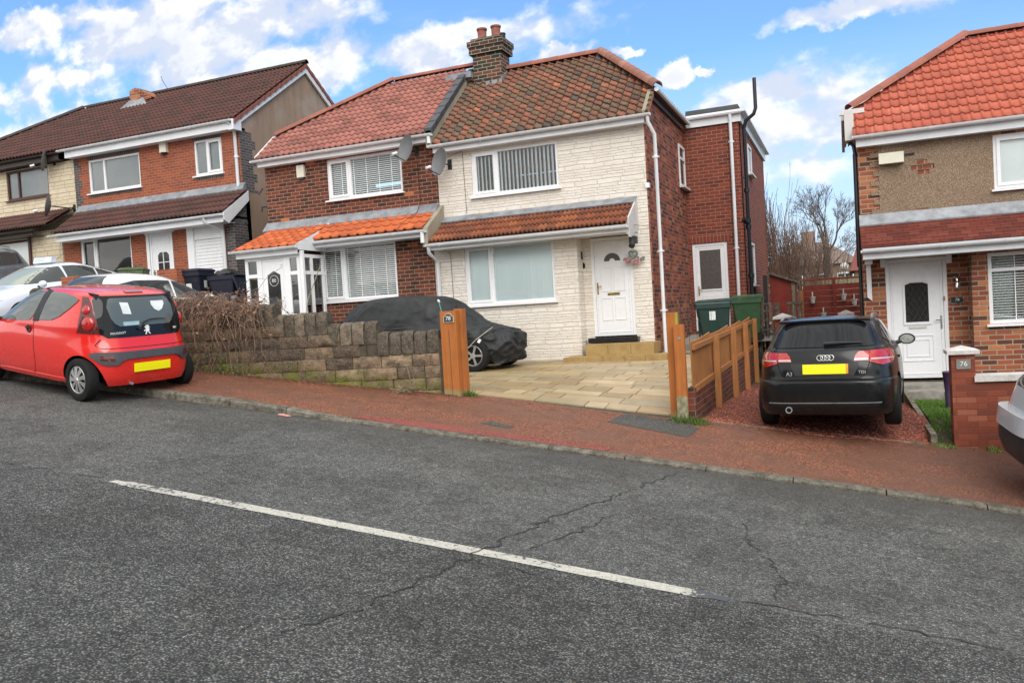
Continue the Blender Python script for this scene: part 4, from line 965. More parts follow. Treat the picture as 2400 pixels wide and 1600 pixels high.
# door furniture
m = MB(); m.box(-5.195, -5.135, 16.53, 16.6, 2.66, 2.90); m.box(-5.175, -5.085, 16.46, 16.55, 2.66, 2.82); m.build('wall_lamp', 'black_plastic', h78, bevel=.012)
m = MB(); m.lathe([(.001, 0), (.09, 0), (.09, .02), (.001, .02)], (-5.15, 16.575, 2.53), 8, 'Y', cap=False); m.box(-5.24, -5.06, 16.575, 16.6, 2.485, 2.575); pl = m.build('number_plate', 'sign_black', h78); text('78', .085, 'white_letters', pl, facing(-5.15, 16.572, 2.53))
m = MB(); m.box(-3.93, -3.80, 15.95, 16.15, 2.86, 3.0); m.tube([(-3.87, 16.0, 2.9), (-3.87, 15.9, 2.8)], .06, 10); m.build('security_camera', 'trim_black', h78, bevel=.01)
m = MB(); m.tube([(-8.07, 16.31, 5.1), (-7.75, 16.56, 5.27), (-7.74, 16.585, 5.24), (-7.72, 16.585, 3.9)], .005, 4); m.build('cable', 'wire', h78); m = MB(); m.tube([(-7.72, 16.43, 3.72), (-7.9, 15.8, 3.3), (-8.0, 15.7, 3.15), (-7.98, 16.17, 3.0), (-7.96, 16.17, 1.0)], .005, 4); m.build('cable', 'wire', h78); m = MB(); m.tube([(-4.02, 15.85, 3.25), (-3.66, 16.585, 3.22)], .005, 4); m.build('cable', 'wire', h78)
m = MB(); m.box(-3.68, -3.60, 16.55, 16.66, 4.0, 4.1); m.build('vent_cowl', 'upvc', h78)
m = MB(); m.prism([(-3.36, 16.6 , 5.2)] * 1 + [(-3.7, 16.58, 5.18), (-3.7, 16.60, 5.18)], (0, 0, .01)); m.b.free()
adopt(h78)
# steps
st = thing('front_steps', 'two golden stone steps below the white front door of the cream house', 'steps', (-4.3, 16.0, .57))
m = MB()
for i in range(5): m.box(-5.33 + i * .42, -5.33 + i * .42 + .414, 15.62, 16.18, .3, .66)
m.build('lower_step', 'gold_stone', st, bevel=.012)
m = MB()
for i in range(3): m.box(-4.95 + i * .47, -4.95 + i * .47 + .464, 15.95, 16.595, .661, .885)
m.build('upper_step', 'gold_stone', st, bevel=.012); adopt(st)
hw = thing('door_wreath', 'grey wicker heart with pink and green ribbon hanging beside the white front door', 'wreath', (-4.0, 16.5, 2.66))
m = MB(); pts = []
for i in range(25):
    t = 2 * math.pi * i / 24; pts.append((-4.0 + .0052 * 16 * math.sin(t) ** 3 * 1.0, 16.53, 2.68 + .0055 * (13 * math.cos(t) - 5 * math.cos(2 * t) - 2 * math.cos(3 * t) - math.cos(4 * t))))
m.tube(pts, .024, 6, cap=False); m.tube([(-4.0, 16.56, 2.76), (-4.0, 16.56, 2.95)], .006, 4); m.build('wicker_heart', 'wicker', hw)
for mt, k, seed in (('ribbon_pink', 34, 1), ('wreath_green', 40, 2)):
    m = MB(); rs = random.Random(seed)
    for i in range(k):
        a = rs.uniform(math.pi * 1.05, math.pi * 1.95); r_ = rs.uniform(.08, .2); x, z = -3.98 + r_ * 1.1 * math.cos(a), 2.63 + r_ * math.sin(a) * .9; q = rs.random() * 3; s_ = .032
        m.face([(x + s_ * math.cos(q), 16.5 + rs.uniform(-.03, .03), z + s_ * math.sin(q)), (x + s_ * math.cos(q + 2), 16.5, z + s_ * math.sin(q + 2)), (x + s_ * math.cos(q + 4), 16.5 + rs.uniform(-.03, .03), z + s_ * math.sin(q + 4))])
    m.build('ribbon' if 'pink' in mt else 'leaves', mt, hw)
adopt(hw)

# ------------------------------------------------------------ house with dark brick front (number 80)
h80 = thing('semi_detached_house', 'dark brick semi with pinkish tiles and an orange-tiled white porch, 80 on its door', 'house', (-10.8, 16.6, .9), 'houses along the street')
w = MB(); wall_front(w, -13.15, PX, .6, 5.62, 16.6, .24, [(-11.34, -9.3, 4.57, 5.53)])
wall_front(w, -11.55, PX - .002, .6, 3.6, 16.19, .24, [(-11.40, -9.36, 2.15, 3.42)]); w.box(-11.549, -11.40, 16.431, 16.599, .6, 3.6)
w.prism([(-13.15, 16.85, .6), (-13.15, 21.4, .6), (-13.15, 21.4, 5.7), (-13.15, 20.7, 6.3), (-13.15, 17.1, 6.3), (-13.15, 16.85, 6.05)], (.24, 0, 0)); w.box(-12.9, PX, 21.2, 21.4, .6, 5.6); w.build('brick_front', 'brick_dark', h80)
m = MB(); m.box(PX - .06, PX - .003, 16.62, 21.3, .6, 5.6); m.build('party_wall', 'brick_dark', h80)
L = (RY - 16.4) * math.hypot(1, tan); dzr = .28; hipA = Vector((-13.2, 0, 6.4)); hnA = Vector((-(7.8 - 6.4) / 2.45, 0, 1)).normalized()
tile_roof('roof', (-13.28, 16.4, 5.47 + dzr), (1, 0, 0), V, PX - .12 + 13.28, L - .15, .33, .225, prof_roman, 'tile_pink', h80, [(hipA, hnA)], lip=.026)
tile_roof('roof_back', (PX - .1, 21.4, 5.47 + dzr), (-1, 0, 0), (0, -1, tan), PX - .1 + 13.28, L - .15, .33, .27, prof_roman, 'tile_pink', h80, [(hipA, hnA)])
tile_roof('roof_hip', (-13.28, 20.8, 6.36), (0, -1, 0), (2.45, 0, 1.4), 3.8, 2.9, .33, .27, prof_roman, 'tile_pink', h80, [((0, 16.4, 5.47 + dzr), Vector((0, -tan, 1)).normalized()), ((0, 21.4, 5.47 + dzr), Vector((0, tan, 1)).normalized())])
rz8 = 7.80
ridge_tiles('ridge_tiles', (-10.62, 18.8, rz8 + .0), (PX + .1, 18.8, rz8 + .0), 'ridge_brick', h80, r=.09, seg=.45)
ridge_tiles('hip_tiles', (-13.2, 17.2, 6.46), (-10.6, 18.8, rz8 + .02), 'ridge_brick', h80, r=.10, seg=.45)
m = MB(); m.prism([(-13.30, 16.42, 5.72), (-13.30, 17.2, 6.38), (-13.30, 17.2, 6.46), (-13.30, 16.42, 5.82)], (.1, 0, 0)); m.build('verge', 'upvc_dull', h80)
# raised verge on the party line: rendered upstand and slate-coloured capping units
m = MB(); m.prism([(PX + .015, 16.36, 5.40), (PX + .015, 18.45, 7.18), (PX + .015, 18.45, 7.53), (PX + .015, 16.36, 5.78)], (-.14, 0, 0)); m.prism([(PX + .0, 18.45, 7.0), (PX + .0, 21.3, 5.2), (PX + .0, 21.3, 5.8), (PX + .0, 18.95, 7.8), (PX + .0, 18.45, 7.5)], (-.12, 0, 0)); m.build('party_upstand', 'mortar_grey', h80)
m = MB(); d = Vector((0, 1, tan)); k = 8
for i in range(k):
    p0 = Vector((PX + .035, 16.36, 5.83)) + d * (i * 2.12 / k); p1 = Vector((PX + .035, 16.36, 5.83)) + d * ((i + 1) * 2.12 / k + .015)
    m.prism([p0 + Vector((0, 0, -.13)), p1 + Vector((0, 0, -.145)), p1 + Vector((0, 0, -.012)), p0 + Vector((0, 0, .012))], (-.19, 0, 0))
m.build('verge_capping', 'slate_dark', h80, bevel=.008)
m = MB(); m.box(-8.9, -8.22, 18.36, 18.5, 7.42, 7.56); m.build('chimney_apron', 'lead', h80)
gutter(h80, -13.34, -8.36, 16.34, 5.71, soffit=16.6, fascia=.16, xf=(-13.2, PX - .002))
downpipe(h80, [(-8.44, 16.36, 5.68), (-8.44, 16.36, 5.50)], r=.045)
window(h80, -11.34, -9.3, 4.57, 5.53, 16.6, [.30], blind_or_dark_sheet=('venetian', 'blind_white'), open_sash=(0,))
window(h80, -11.40, -9.36, 2.15, 3.42, 16.19, [.31], blind_or_dark_sheet=('venetian', 'blind_white'), open_sash=(0,))
tile_roof('canopy_roof', (-11.35, 15.74, 3.58), (1, 0, 0), (0, 1, ctan), 11.35 + PX, cl - .14, .24, .30, prof_roll, 'tile_orange', h80, lip=.026)
m = MB(); m.prism([(-13.16, 16.38, 3.96), (-13.16, 16.585, 4.04), (-13.16, 16.585, 4.2), (-13.16, 16.57, 4.2), (-13.16, 16.37, 3.99)], (13.16 + PX, 0, 0)); m.build('flashing', 'lead', h80)
m = MB(); m.prism([(PX + .1, 15.72, 3.16), (PX + .1, 16.6, 3.6), (PX + .1, 16.6, 4.14), (PX + .1, 15.76, 3.58)], (-.12, 0, 0)); m.build('party_cheek', 'mortar_grey', h80)
gutter(h80, -11.32, -8.32, 15.70, 3.52, fascia=.13, soffit=16.2, xf=(-11.3, PX + .0))
downpipe(h80, [(-8.40, 15.70, 3.48), (-8.40, 15.70, 3.25)], r=.045)
# porch
pt = math.tan(R(23)); py = 15.05; pz = 3.42
tile_roof('porch_roof', (-12.98, py, pz), (1, 0, 0), (0, 1, (4.02 - pz) / 1.5), 1.74, math.hypot(1.42, .57), .24, .27, prof_roll, 'tile_orange', h80, lip=.026)
m = MB(); m.prism([(-11.22, py + .02, pz - .1), (-11.22, 16.19, pz - .1), (-11.22, 16.19, 3.78), (-11.22, 16.0, 3.80), (-11.22, py + .02, pz + .02)], (-.04, 0, 0)); m.prism([(-11.2, 15.75, 3.4), (-11.2, 16.5, 3.75), (-11.2, 16.5, 4.05), (-11.2, 16.35, 3.99)], (-.06, 0, 0)); m.build('porch_cheek', 'gutter_white', h80)
gutter(h80, -13.02, -11.16, 15.0, 3.40, fascia=.17, soffit=15.2, xf=(-12.92, -11.22), fy=15.08)
pf = 15.2; f = MB()
for a, b in ((-12.78, -12.70), (-12.45, -12.37), (-11.62, -11.54), (-11.34, -11.26)): f.box(a, b, pf, pf + .07, 1.3, 3.24)
for a, b in ((-12.70, -12.45), (-11.54, -11.34)): f.box(a, b, pf + .002, pf + .068, 3.16, 3.24).box(a, b, pf + .002, pf + .068, 2.78, 2.86).box(a, b, pf + .002, pf + .068, 1.80, 1.90)
for y_ in (15.32, 15.62, 16.05): f.box(-11.335, -11.265, y_, y_ + .08, 1.9, 3.24)
f.box(-11.334, -11.266, 15.27, 16.19, 3.16, 3.239).box(-11.334, -11.266, 15.27, 16.19, 2.78, 2.86).box(-11.334, -11.266, 15.27, 16.19, 1.82, 1.90)
f.box(-11.24, -11.16, pf - .02, pf + .05, .9, 3.3); f.build('porch_frame', 'upvc', h80, bevel=.004)
for q in ([(-12.7, pf + .03, 1.9), (-12.45, pf + .03, 1.9), (-12.45, pf + .03, 3.16), (-12.7, pf + .03, 3.16)], [(-11.54, pf + .03, 1.9), (-11.34, pf + .03, 1.9), (-11.34, pf + .03, 3.16), (-11.54, pf + .03, 3.16)], [(-11.3, 15.4, 1.9), (-11.3, 16.05, 1.9), (-11.3, 16.05, 3.16), (-11.3, 15.4, 3.16)]):
    g = MB(); g.face(q); g.build('porch_glass', 'car_glass', h80)
b_ = MB(); b_.box(-11.54, -11.34, pf + .01, 15.3, .8, 1.8); b_.box(-11.335, -11.24, 15.3, 16.19, .8, 1.82); b_.build('porch_brickwork', 'brick_dark', h80)
leaf, (a, b, c, d) = panel_door(h80, -12.37, -11.62, 1.18, 3.24, pf, letter='sign_black', handle='chrome', hside=1)
m = MB(); cx = (a + b) / 2; m.face([(a + .13, pf + .008, c + .86), (b - .13, pf + .008, c + .86), (b - .13, pf + .008, d - .36), (cx, pf + .008, d - .27), (a + .13, pf + .008, d - .36)]); m.build('door_glass', 'glass_dark', leaf)
m = MB(); m.tube([(cx + .12 * math.cos(t * math.pi / 12), pf + .004, 2.68 + .12 * math.sin(t * math.pi / 12)) for t in range(25)], .006, 5, cap=False); m.build('number_ring', 'upvc_dull', leaf); text('80', .12, 'upvc_dull', leaf, facing(cx, pf + .003, 2.68))
m = MB(); m.box(-12.16, -11.95, 16.53, 16.6, 5.20, 5.49); ab = m.build('alarm_box', 'box_cream', h80, bevel=.012); m = MB(); m.box(-12.14, -11.99, 16.54, 16.6, 5.16, 5.205); m.build('alarm_lamp', 'slate_dark', ab)
m = MB(); m.tube([(-8.87, 16.57, 5.2), (-8.85, 16.575, 4.3), (-8.86, 16.4, 4.03), (-9.0, 15.9, 3.75), (-9.02, 15.66, 3.55), (-8.94, 16.16, 3.3), (-8.90, 16.17, 1.2)], .006, 4); m.build('cable', 'wire', h80)
m = MB(); m.tube([(-13.17, 16.5, 5.05), (-13.22, 16.4, 4.9)], .02, 6); m.build('eaves_camera', 'black_plastic', h80); m = MB(); m.tube([(-13.15, 16.65, 4.62), (-13.3, 16.6, 4.62), (-13.32, 16.6, 4.5)], .02, 6); m.build('outside_tap', 'black_plastic', h80)
adopt(h80)
dish('satellite_dish', -8.88, 16.22, 5.40, 'round grey dish on dark brickwork beneath the pinkish tiled roof', wall_y=16.6)
dish('satellite_dish', -8.07, 16.22, 5.0, 'round grey dish high on the cream stone wall', wall_y=16.6)

# ------------------------------------------------------------ house with orange brick front (next up the hill) and its pale stone twin
Y8 = 18.0; XL = -21.25; XR = -15.02
h82 = thing('semi_detached_house', 'orange brick house with grey brick corners, plain rendered gable and white roller shutter', 'house', (-18, 18, 2.3), 'houses along the street')
w = MB(); wall_front(w, XL, XR, 2.0, 7.1, Y8, .24, [(-20.68, -18.65, 5.92, 6.90), (-16.63, -15.65, 5.96, 6.93)])
wall_front(w, XL + .001, -15.24, 2.0, 4.66, 17.45, .24, [(-20.6, -18.62, 2.75, 4.53), (-18.02, -17.08, 2.28, 4.50), (-16.56, -15.3, 2.2, 4.6)]); w.build('brick_front', 'brick_orange', h82)
wa, wb, w = MB(), MB(), MB()                      # grey quoins toothed into the red work
for i in range(34):
    z = 5.0 + i * .075
    if 5.35 < z < 6.96:
        q = .28 if (i // 3) % 2 else .17
        wa.box(XL - .003, XL + q, Y8 - .006, Y8 + .05, z, z + .0745)
        wb.box(XR - .004, XR + .004, Y8 - .004, Y8 + (.62 if (i // 3) % 2 else .48), z, z + .0745)
wa.build('quoins', 'brick_grey', h82); wb.build('quoins', 'brick_grey', h82)
for i in range(34):
    z = 2.0 + i * .075
    q = .22 if (i // 3) % 2 else .14
    w.box(-14.95 - q, -14.94, 17.44, 17.6, z, z + .0745); w.box(-14.95, -14.932, 17.445, 17.45 + (.548 if (i // 3) % 2 else .40), z, z + .0745)
w.box(-15.24, -14.951, 17.452, 18.0, 2.0, 4.65); w.prism([(-14.951, 17.1, 4.6), (-14.951, 17.999, 4.6), (-14.951, 17.999, 5.34), (-14.951, 17.1, 4.74)], (-.08, 0, 0))
w.build('quoins', 'brick_grey', h82)
for q in ((-20.7, -18.62, 6.91, 7.01), (-16.66, -15.6, 6.94, 7.01), (-20.65, -18.62, 5.80, 5.87), (-16.6, -15.62, 5.83, 5.91)):
    w = MB(); w.box(q[0], q[1], Y8 - .008, Y8 + .03, q[2], q[3]); w.build('soldier_course', 'brick_grey_soldier', h82)
w = MB(); w.prism([(XR, Y8 + .02, 2.0), (XR, 24.2, 2.0), (XR, 24.2, 7.2), (XR, 21.1, 9.45), (XR, Y8 + .02, 7.25)], (-.24, 0, 0)); w.box(-27.5, XR - .24, 24.0, 24.2, 2, 7.1); w.build('gable_wall', 'gable_render', h82)
t8 = (9.6 - 7.32) / (21.1 - 17.75); V8 = Vector((0, 1, t8)); L8 = math.hypot(21.1 - 17.75, 9.6 - 7.32)
tile_roof('roof', (XL, 17.75, 7.30), (1, 0, 0), V8, XR + .12 - XL, L8, .30, .30, prof_roman, 'tile_brown', h82, lip=.03, samp=8)
tile_roof('roof_back', (XR + .12, 24.45, 7.30), (-1, 0, 0), (0, -1, t8), XR + .12 - XL, L8, .30, .30, prof_roman, 'tile_brown', h82, samp=4)
ridge_tiles('ridge_tiles', (XL, 21.1, 9.6), (XR + .14, 21.1, 9.6), 'ridge_dark', h82, r=.10)
m = MB()
for s_ in (1, -1):
    a = Vector((XR + .03, 21.1, 9.50)); b = Vector((XR + .03, 21.1 - s_ * 3.4, 9.50 - 3.4 * t8))
    m.prism([a, b, b + Vector((0, 0, -.17)), a + Vector((0, 0, -.19))], (.06, 0, 0))
m.box(XR + .03, XR + .091, 17.68, 18.0, 6.98, 7.25); m.box(XR - .1, XR + .03, 17.70, 18.0, 6.98, 7.0); m.build('bargeboard', 'gutter_white', h82)
m = MB()
for s_ in (1, -1):
    for i in range(13):
        a = Vector((XR + .13, 21.12 - s_ * i * .262, 9.585 - i * .262 * t8)); b = Vector((XR + .13, 21.12 - s_ * (i * .262 + .275), 9.56 - (i * .262 + .275) * t8))
        m.prism([a, b, b + Vector((0, 0, -.115)), a + Vector((0, 0, -.10))], (-.06, 0, 0))
m.build('verge_tiles', 'ridge_brick', h82, bevel=.01)
gutter(h82, -21.5, -14.98, 17.68, 7.25, soffit=18.0, fascia=.24, xf=(XL - .05, XR + .03))
downpipe(h82, [(-15.12, 17.7, 7.2), (-15.12, 17.93, 7.0), (-15.12, 17.94, 5.45)], collars=[(-15.12, 17.94, 6.3)], r=.045)
window(h82, -20.68, -18.65, 5.92, 6.90, Y8, [.30], blind_or_dark_sheet=('plain', 'blind_grey')); window(h82, -16.63, -15.65, 5.96, 6.93, Y8, [.45], blind_or_dark_sheet=('plain', 'blind_grey'), open_sash=(1,))
window(h82, -20.6, -18.62, 2.75, 4.53, 17.45, [.30], open_sash=(0,), blind_or_dark_sheet=('plain', 'painted_room_shade'))  # added near-black sheet behind the glass paints in the unlit room
tile_roof('canopy_roof', (-21.15, 16.98, 4.72), (1, 0, 0), (0, 1, .70), 6.3, 1.14, .30, .30, prof_roman, 'tile_brown', h82, lip=.03)
m = MB(); m.prism([(-21.15, 17.85, 5.36), (-21.15, 17.985, 5.42), (-21.15, 17.985, 5.60), (-21.15, 17.97, 5.60), (-21.15, 17.83, 5.40)], (6.25, 0, 0)); m.build('flashing', 'lead', h82)
gutter(h82, -21.2, -14.86, 16.94, 4.65, fascia=.2, soffit=17.46, xf=(-21.0, -14.9))
m = MB(); m.prism([(-14.87, 16.98, 4.5), (-14.87, 17.15, 4.42), (-14.87, 18.0, 5.1), (-14.87, 18.0, 5.36), (-14.87, 16.98, 4.7)], (.03, 0, 0)); m.build('canopy_cheek', 'gutter_white', h82)
downpipe(h82, [(-15.5, 16.96, 4.62), (-15.5, 16.98, 4.5), (-15.27, 17.38, 4.3), (-15.27, 17.38, 2.3)], r=.05)
leaf, (a, b, c, d) = panel_door(h82, -17.95, -17.12, 2.3, 4.42, 17.47, hside=0, handle='black_plastic', letter=None); cx = (a + b) / 2 + .05
m = MB(); m.face([(cx - .2, 17.478, 3.05), (cx + .2, 17.478, 3.05), (cx + .2, 17.478, 3.82), (cx + .12, 17.478, 3.9), (cx - .12, 17.478, 3.9), (cx - .2, 17.478, 3.82)]); m.build('door_glass', 'glass_dark', leaf)
m = MB(); m.box(cx - .012, cx + .012, 17.468, 17.477, 3.05, 3.9); m.box(cx - .2, cx + .2, 17.469, 17.4765, 3.33, 3.35); m.box(cx - .2, cx + .2, 17.469, 17.4765, 3.61, 3.63); m.build('glazing_bar', 'upvc', leaf)
m = MB(); m.box(-18.1, -17.02, 17.44, 17.455, 4.42, 4.55); m.box(-18.05, -17.95, 17.44, 17.455, 2.2, 4.42); m.box(-16.56, -16.33, 17.42, 17.5, 2.2, 4.6); m.box(-16.33, -15.28, 17.46, 17.56, 4.12, 4.6); m.build('shutter_surround', 'upvc', h82, bevel=.005)
m = MB(); z = 2.25
while z < 4.1: m.prism([(-16.33, 17.50, z), (-16.33, 17.488, z + .02), (-16.33, 17.488, z + .07), (-16.33, 17.50, z + .088), (-16.33, 17.56, z + .088), (-16.33, 17.56, z)], (1.04, 0, 0)); z += .089
m.build('roller_shutter', 'upvc', h82)
m = MB(); m.box(-17.78, -17.54, 17.90, 18.0, 6.74, 7.02); ab = m.build('alarm_box', 'box_cream', h82, bevel=.02); m = MB(); m.lathe([(.001, -.05), (.07, -.04), (.09, 0)], (-17.66, 17.94, 6.74), 12, cap=False); m.build('alarm_lamp', 'bin_blue', ab)
m = MB(); m.box(-18.2, -18.1, 17.42, 17.45, 3.35, 3.5); m.build('porch_light', 'box_cream', h82)
# old stack sticking out of the ridge
m = MB(); m.prism([(-21.35, 20.4, 8.9), (-20.9, 20.4, 8.9), (-20.9, 20.4, 9.62), (-21.1, 20.4, 9.68), (-21.35, 20.4, 9.6)], (0, .5, 0)); m.prism([(-21.30, 20.5, 9.2), (-20.45, 20.5, 9.3), (-20.92, 20.5, 9.6), (-21.2, 20.5, 9.6)], (0, .9, .0)); m.build('chimney', 'brick_old', h82)
m = MB(); m.prism([(-21.6, 20.2, 9.02), (-20.5, 20.2, 9.02), (-20.85, 20.42, 9.32), (-21.36, 20.42, 9.32)], (0, .05, .03)); m.build('chimney_flashing', 'lead', h82)
m = MB(); m.tube([(-20.35, 21.1, 9.6), (-20.6, 21.1, 10.0), (-20.65, 21.1, 10.15)], .008, 4); m.build('aerial', 'wire', h82)
adopt(h82)
h84 = thing('semi_detached_house', 'pale yellow stone-clad house with brown windows at the far left up the hill', 'house', (-24, 18, 2.9), 'houses along the street')
w = MB(); wall_front(w, -28, XL - .004, 2.0, 7.0, Y8, .24, [(-24.2, -22.36, 6.08, 6.98)]); wall_front(w, -28, XL - .005, 2.0, 4.9, 17.4, .24, [(-25.5, -22.6, 3.3, 4.72)]); w.prism([(-28, 18.24, 2), (-28, 24, 2), (-28, 24, 7), (-28, 18.24, 7)], (.2, 0, 0)); w.build('stone_front', 'stone_cream', h84)
hO = Vector((-28.2, 0, 7.3)); hN = Vector((-(9.6 - 7.3) / 4.0, 0, 1)).normalized()
tile_roof('roof', (-28.3, 17.75, 7.30), (1, 0, 0), V8, 28.3 + XL - .004, L8, .30, .30, prof_roman, 'tile_brown', h84, [(hO, hN)], lip=.03)
tile_roof('roof_back', (XL, 24.45, 7.30), (-1, 0, 0), (0, -1, t8), 28.3 + XL, L8, .30, .30, prof_roman, 'tile_brown', h84, [(hO, hN)], samp=4)
tile_roof('roof_hip', (-28.3, 24.4, 7.28), (0, -1, 0), (4.0, 0, 2.3), 6.6, 4.6, .30, .30, prof_roman, 'tile_brown', h84, [((0, 17.75, 7.3), Vector((0, -t8, 1)).normalized()), ((0, 24.45, 7.3), Vector((0, t8, 1)).normalized())], samp=4)
ridge_tiles('ridge_tiles', (-24.2, 21.1, 9.6), (XL, 21.1, 9.6), 'ridge_dark', h84, r=.1); ridge_tiles('hip_tiles', (-28.2, 17.8, 7.38), (-24.2, 21.1, 9.62), 'ridge_dark', h84, r=.1)
gutter(h84, -28.3, -21.5, 17.68, 7.22, mat='soffit_brown', soffit=18.0, fascia=.2)
window(h84, -24.2, -22.36, 6.08, 6.98, Y8, [.27], frame='frame_brown', blind_or_dark_sheet=('vertical', 'blind_grey')); window(h84, -25.5, -22.6, 3.3, 4.72, 17.4, [.45], frame='frame_brown', blind_or_dark_sheet=('vertical', 'blind_white'))
tile_roof('canopy_roof', (-26.5, 17.0, 5.0), (1, 0, 0), (0, 1, .6), 5.2, 1.1, .25, .30, prof_roman, 'tile_brown', h84)
gutter(h84, -26.5, -21.9, 16.96, 4.9, mat='soffit_brown', fascia=.15, soffit=17.4); downpipe(h84, [(-22.55, 17.35, 4.9), (-22.55, 17.35, 2.5)], mat='frame_brown', r=.045)
adopt(h84)
dish('satellite_dish', -22.05, 17.75, 7.02, 'round grey dish above the brown-framed upper window of the pale yellow house', rot=(-12, 0, -50), wall_y=18.0)
dish('satellite_dish', -21.35, 17.2, 5.55, 'round grey dish low down at the join of the pale yellow and orange brick houses', rot=(-12, 0, -50), wall_y=18.0)
h86 = thing('detached_house', 'distant house with white bargeboards, its gable tip just showing at the left edge', 'house', (-36, 21, 3.4), 'houses along the street')
w = MB(); w.prism([(-40, 20, 3), (-31.5, 20, 3), (-31.5, 20, 8.1), (-35.7, 20, 10.6), (-40, 20, 8.1)], (0, 7, 0)); w.build('wall', 'wall_far', h86)
m = MB()
for s_ in (1, -1): m.prism([(-35.7, 19.9, 10.75), (-35.7 + s_ * 4.6, 19.9, 8.05), (-35.7 + s_ * 4.6, 19.9, 7.85), (-35.7, 19.9, 10.5)], (0, .08, 0))
m.build('bargeboard', 'gutter_white', h86)
m = MB()
for s_ in (1, -1): m.prism([(-35.7, 19.95, 10.80), (-35.7 + s_ * 4.7, 19.95, 8.05), (-35.7 + s_ * 4.7, 19.95, 7.97), (-35.7, 19.95, 10.7)], (0, 7.2, 0))
m.build('roof', 'roof_far', h86); adopt(h86)

# ------------------------------------------------------------ house with pebble-dashed front (number 76)
h76 = thing('semi_detached_house', 'pebble-dashed house with bright red tiles and a white front door, number 76 beside it', 'house', (3, 16.6, -.1), 'houses along the street')
X6 = .30; XE = 5.6
w = MB(); wall_front(w, X6, XE, -.5, 4.32, 16.6, .24, [(2.48, 4.5, 3.28, 4.22), (.68, 1.68, -.08, 2.2)]); wall_front(w, 2.02, XE, -.5, 2.25, 16.19, .24, [(2.27, 4.5, .94, 2.16)]); w.box(2.021, 2.15, 16.431, 16.599, -.5, 2.25)
w.prism([(X6, 16.85, -.5), (X6, 21.4, -.5), (X6, 21.4, 4.4), (X6, 20.7, 5.0), (X6, 17.1, 5.0), (X6, 16.85, 4.8)], (.24, 0, 0)); w.box(XE - .2, XE, 16.85, 21.4, -.5, 4.4); w.box(X6, XE, 21.2, 21.4, -.5, 4.3); w.build('brick_wall', 'brick_old', h76)
# dash panel, its left edge toothed round the brick quoin
w = MB(); y0, y1 = 16.578, 16.61; z = 2.95; i = 0
wall_front(w, .64, XE, 2.92, 4.31, 16.58, .03, [(2.47, 4.51, 3.22, 4.30), (1.28, 1.44, 3.86, 3.94), (1.18, 1.36, 3.77, 3.85), (1.37, 1.55, 3.77, 3.85), (1.28, 1.47, 3.68, 3.76), (1.22, 1.44, 3.0, 3.07)])
while z < 4.25:
    if i % 2: w.box(.50 if i % 3 else .55, .6399, 16.58, 16.61, z, z + .086)
    z += .086; i += 1
w.build('pebbledash_panel', 'pebbledash', h76)
tan6 = tan
t6 = Vector((0, 1, tan)); hO = Vector((.22, 0, 5.07)); hN = Vector((-(6.6 - 5.07) / 2.2, 0, 1)).normalized()
tile_roof('roof', (X6 - .06, 16.4, 4.47), (1, 0, 0), t6, XE + .5 - X6, L, .31, .29, prof_roll2, 'tile_red', h76, [(hO, hN)], lip=.030, samp=20)
tile_roof('roof_back', (XE, 21.4, 4.47), (-1, 0, 0), (0, -1, tan), XE - X6, L, .31, .29, prof_roll, 'tile_red', h76, [(hO, hN)])
tile_roof('roof_hip', (.16, 20.8, 5.03), (0, -1, 0), (2.2, 0, 1.53), 3.8, 2.7, .31, .29, prof_roll, 'tile_red', h76, [((0, 16.4, 4.47), Vector((0, -tan, 1)).normalized()), ((0, 21.4, 4.47), Vector((0, tan, 1)).normalized())])
ridge_tiles('ridge_tiles', (2.42, 18.9, 6.6), (XE + .4, 18.9, 6.6), 'ridge_brick', h76, r=.10, seg=.45); ridge_tiles('hip_tiles', (.2, 17.05, 5.10), (2.42, 18.9, 6.62), 'ridge_brick', h76, r=.11, seg=.42)
gutter(h76, .22, XE + .4, 16.34, 4.46, soffit=16.6, fascia=.19, xf=(.28, XE))
m = MB(); m.box(.10, .26, 16.62, 17.0, 4.45, 5.0); m.box(.05, .11, 17.0, 20.8, 4.9, 5.06); m.tube([(.10, 17.0, 5.05), (.10, 20.8, 5.05)], .05, 8); m.box(.02, .46, 16.98, 17.06, 5.0, 5.09); m.build('side_gutter', 'upvc_dull', h76)
p = MB(); p.tube([(.13, 17.02, 4.98), (.10, 17.0, 4.6), (.24, 16.72, 4.35), (.26, 16.7, 4.2), (.26, 16.7, -.3)], .032, 8); p.build('soil_pipe', 'black_pipe', h76, smooth=50)
window(h76, 2.48, 4.5, 3.28, 4.22, 16.58, [.31], blind_or_dark_sheet=('plain', 'blind_white'), open_sash=(0,))
wn_ = window(h76, 2.27, 4.5, .94, 2.16, 16.19, [.5], rails=(.76,), blind_or_dark_sheet=('venetian', 'blind_white'))
m = MB()
for k in range(10): m.face([(2.33 + k * .03, 16.34 + .02 * (k % 2), .97), (2.36 + k * .03, 16.34 + .02 * ((k + 1) % 2), .97), (2.36 + k * .035, 16.34 + .02 * ((k + 1) % 2), 2.12), (2.33 + k * .035, 16.34 + .02 * (k % 2), 2.12)])
m.build('curtain', 'curtain', wn_)
m = MB(); m.lathe([(.05, 0), (.1, .06), (.1, .14), (.06, .2), (.05, .18)], (2.56, 16.5, .98), 14); m.build('ornament', 'tin_pot', wn_, smooth=40)
leaf, (a, b, c, d) = panel_door(h76, .68, 1.68, .0, 2.18, 16.6, panels='low', hside=1, handle='chrome', letter='upvc_dull'); cx = (a + b) / 2
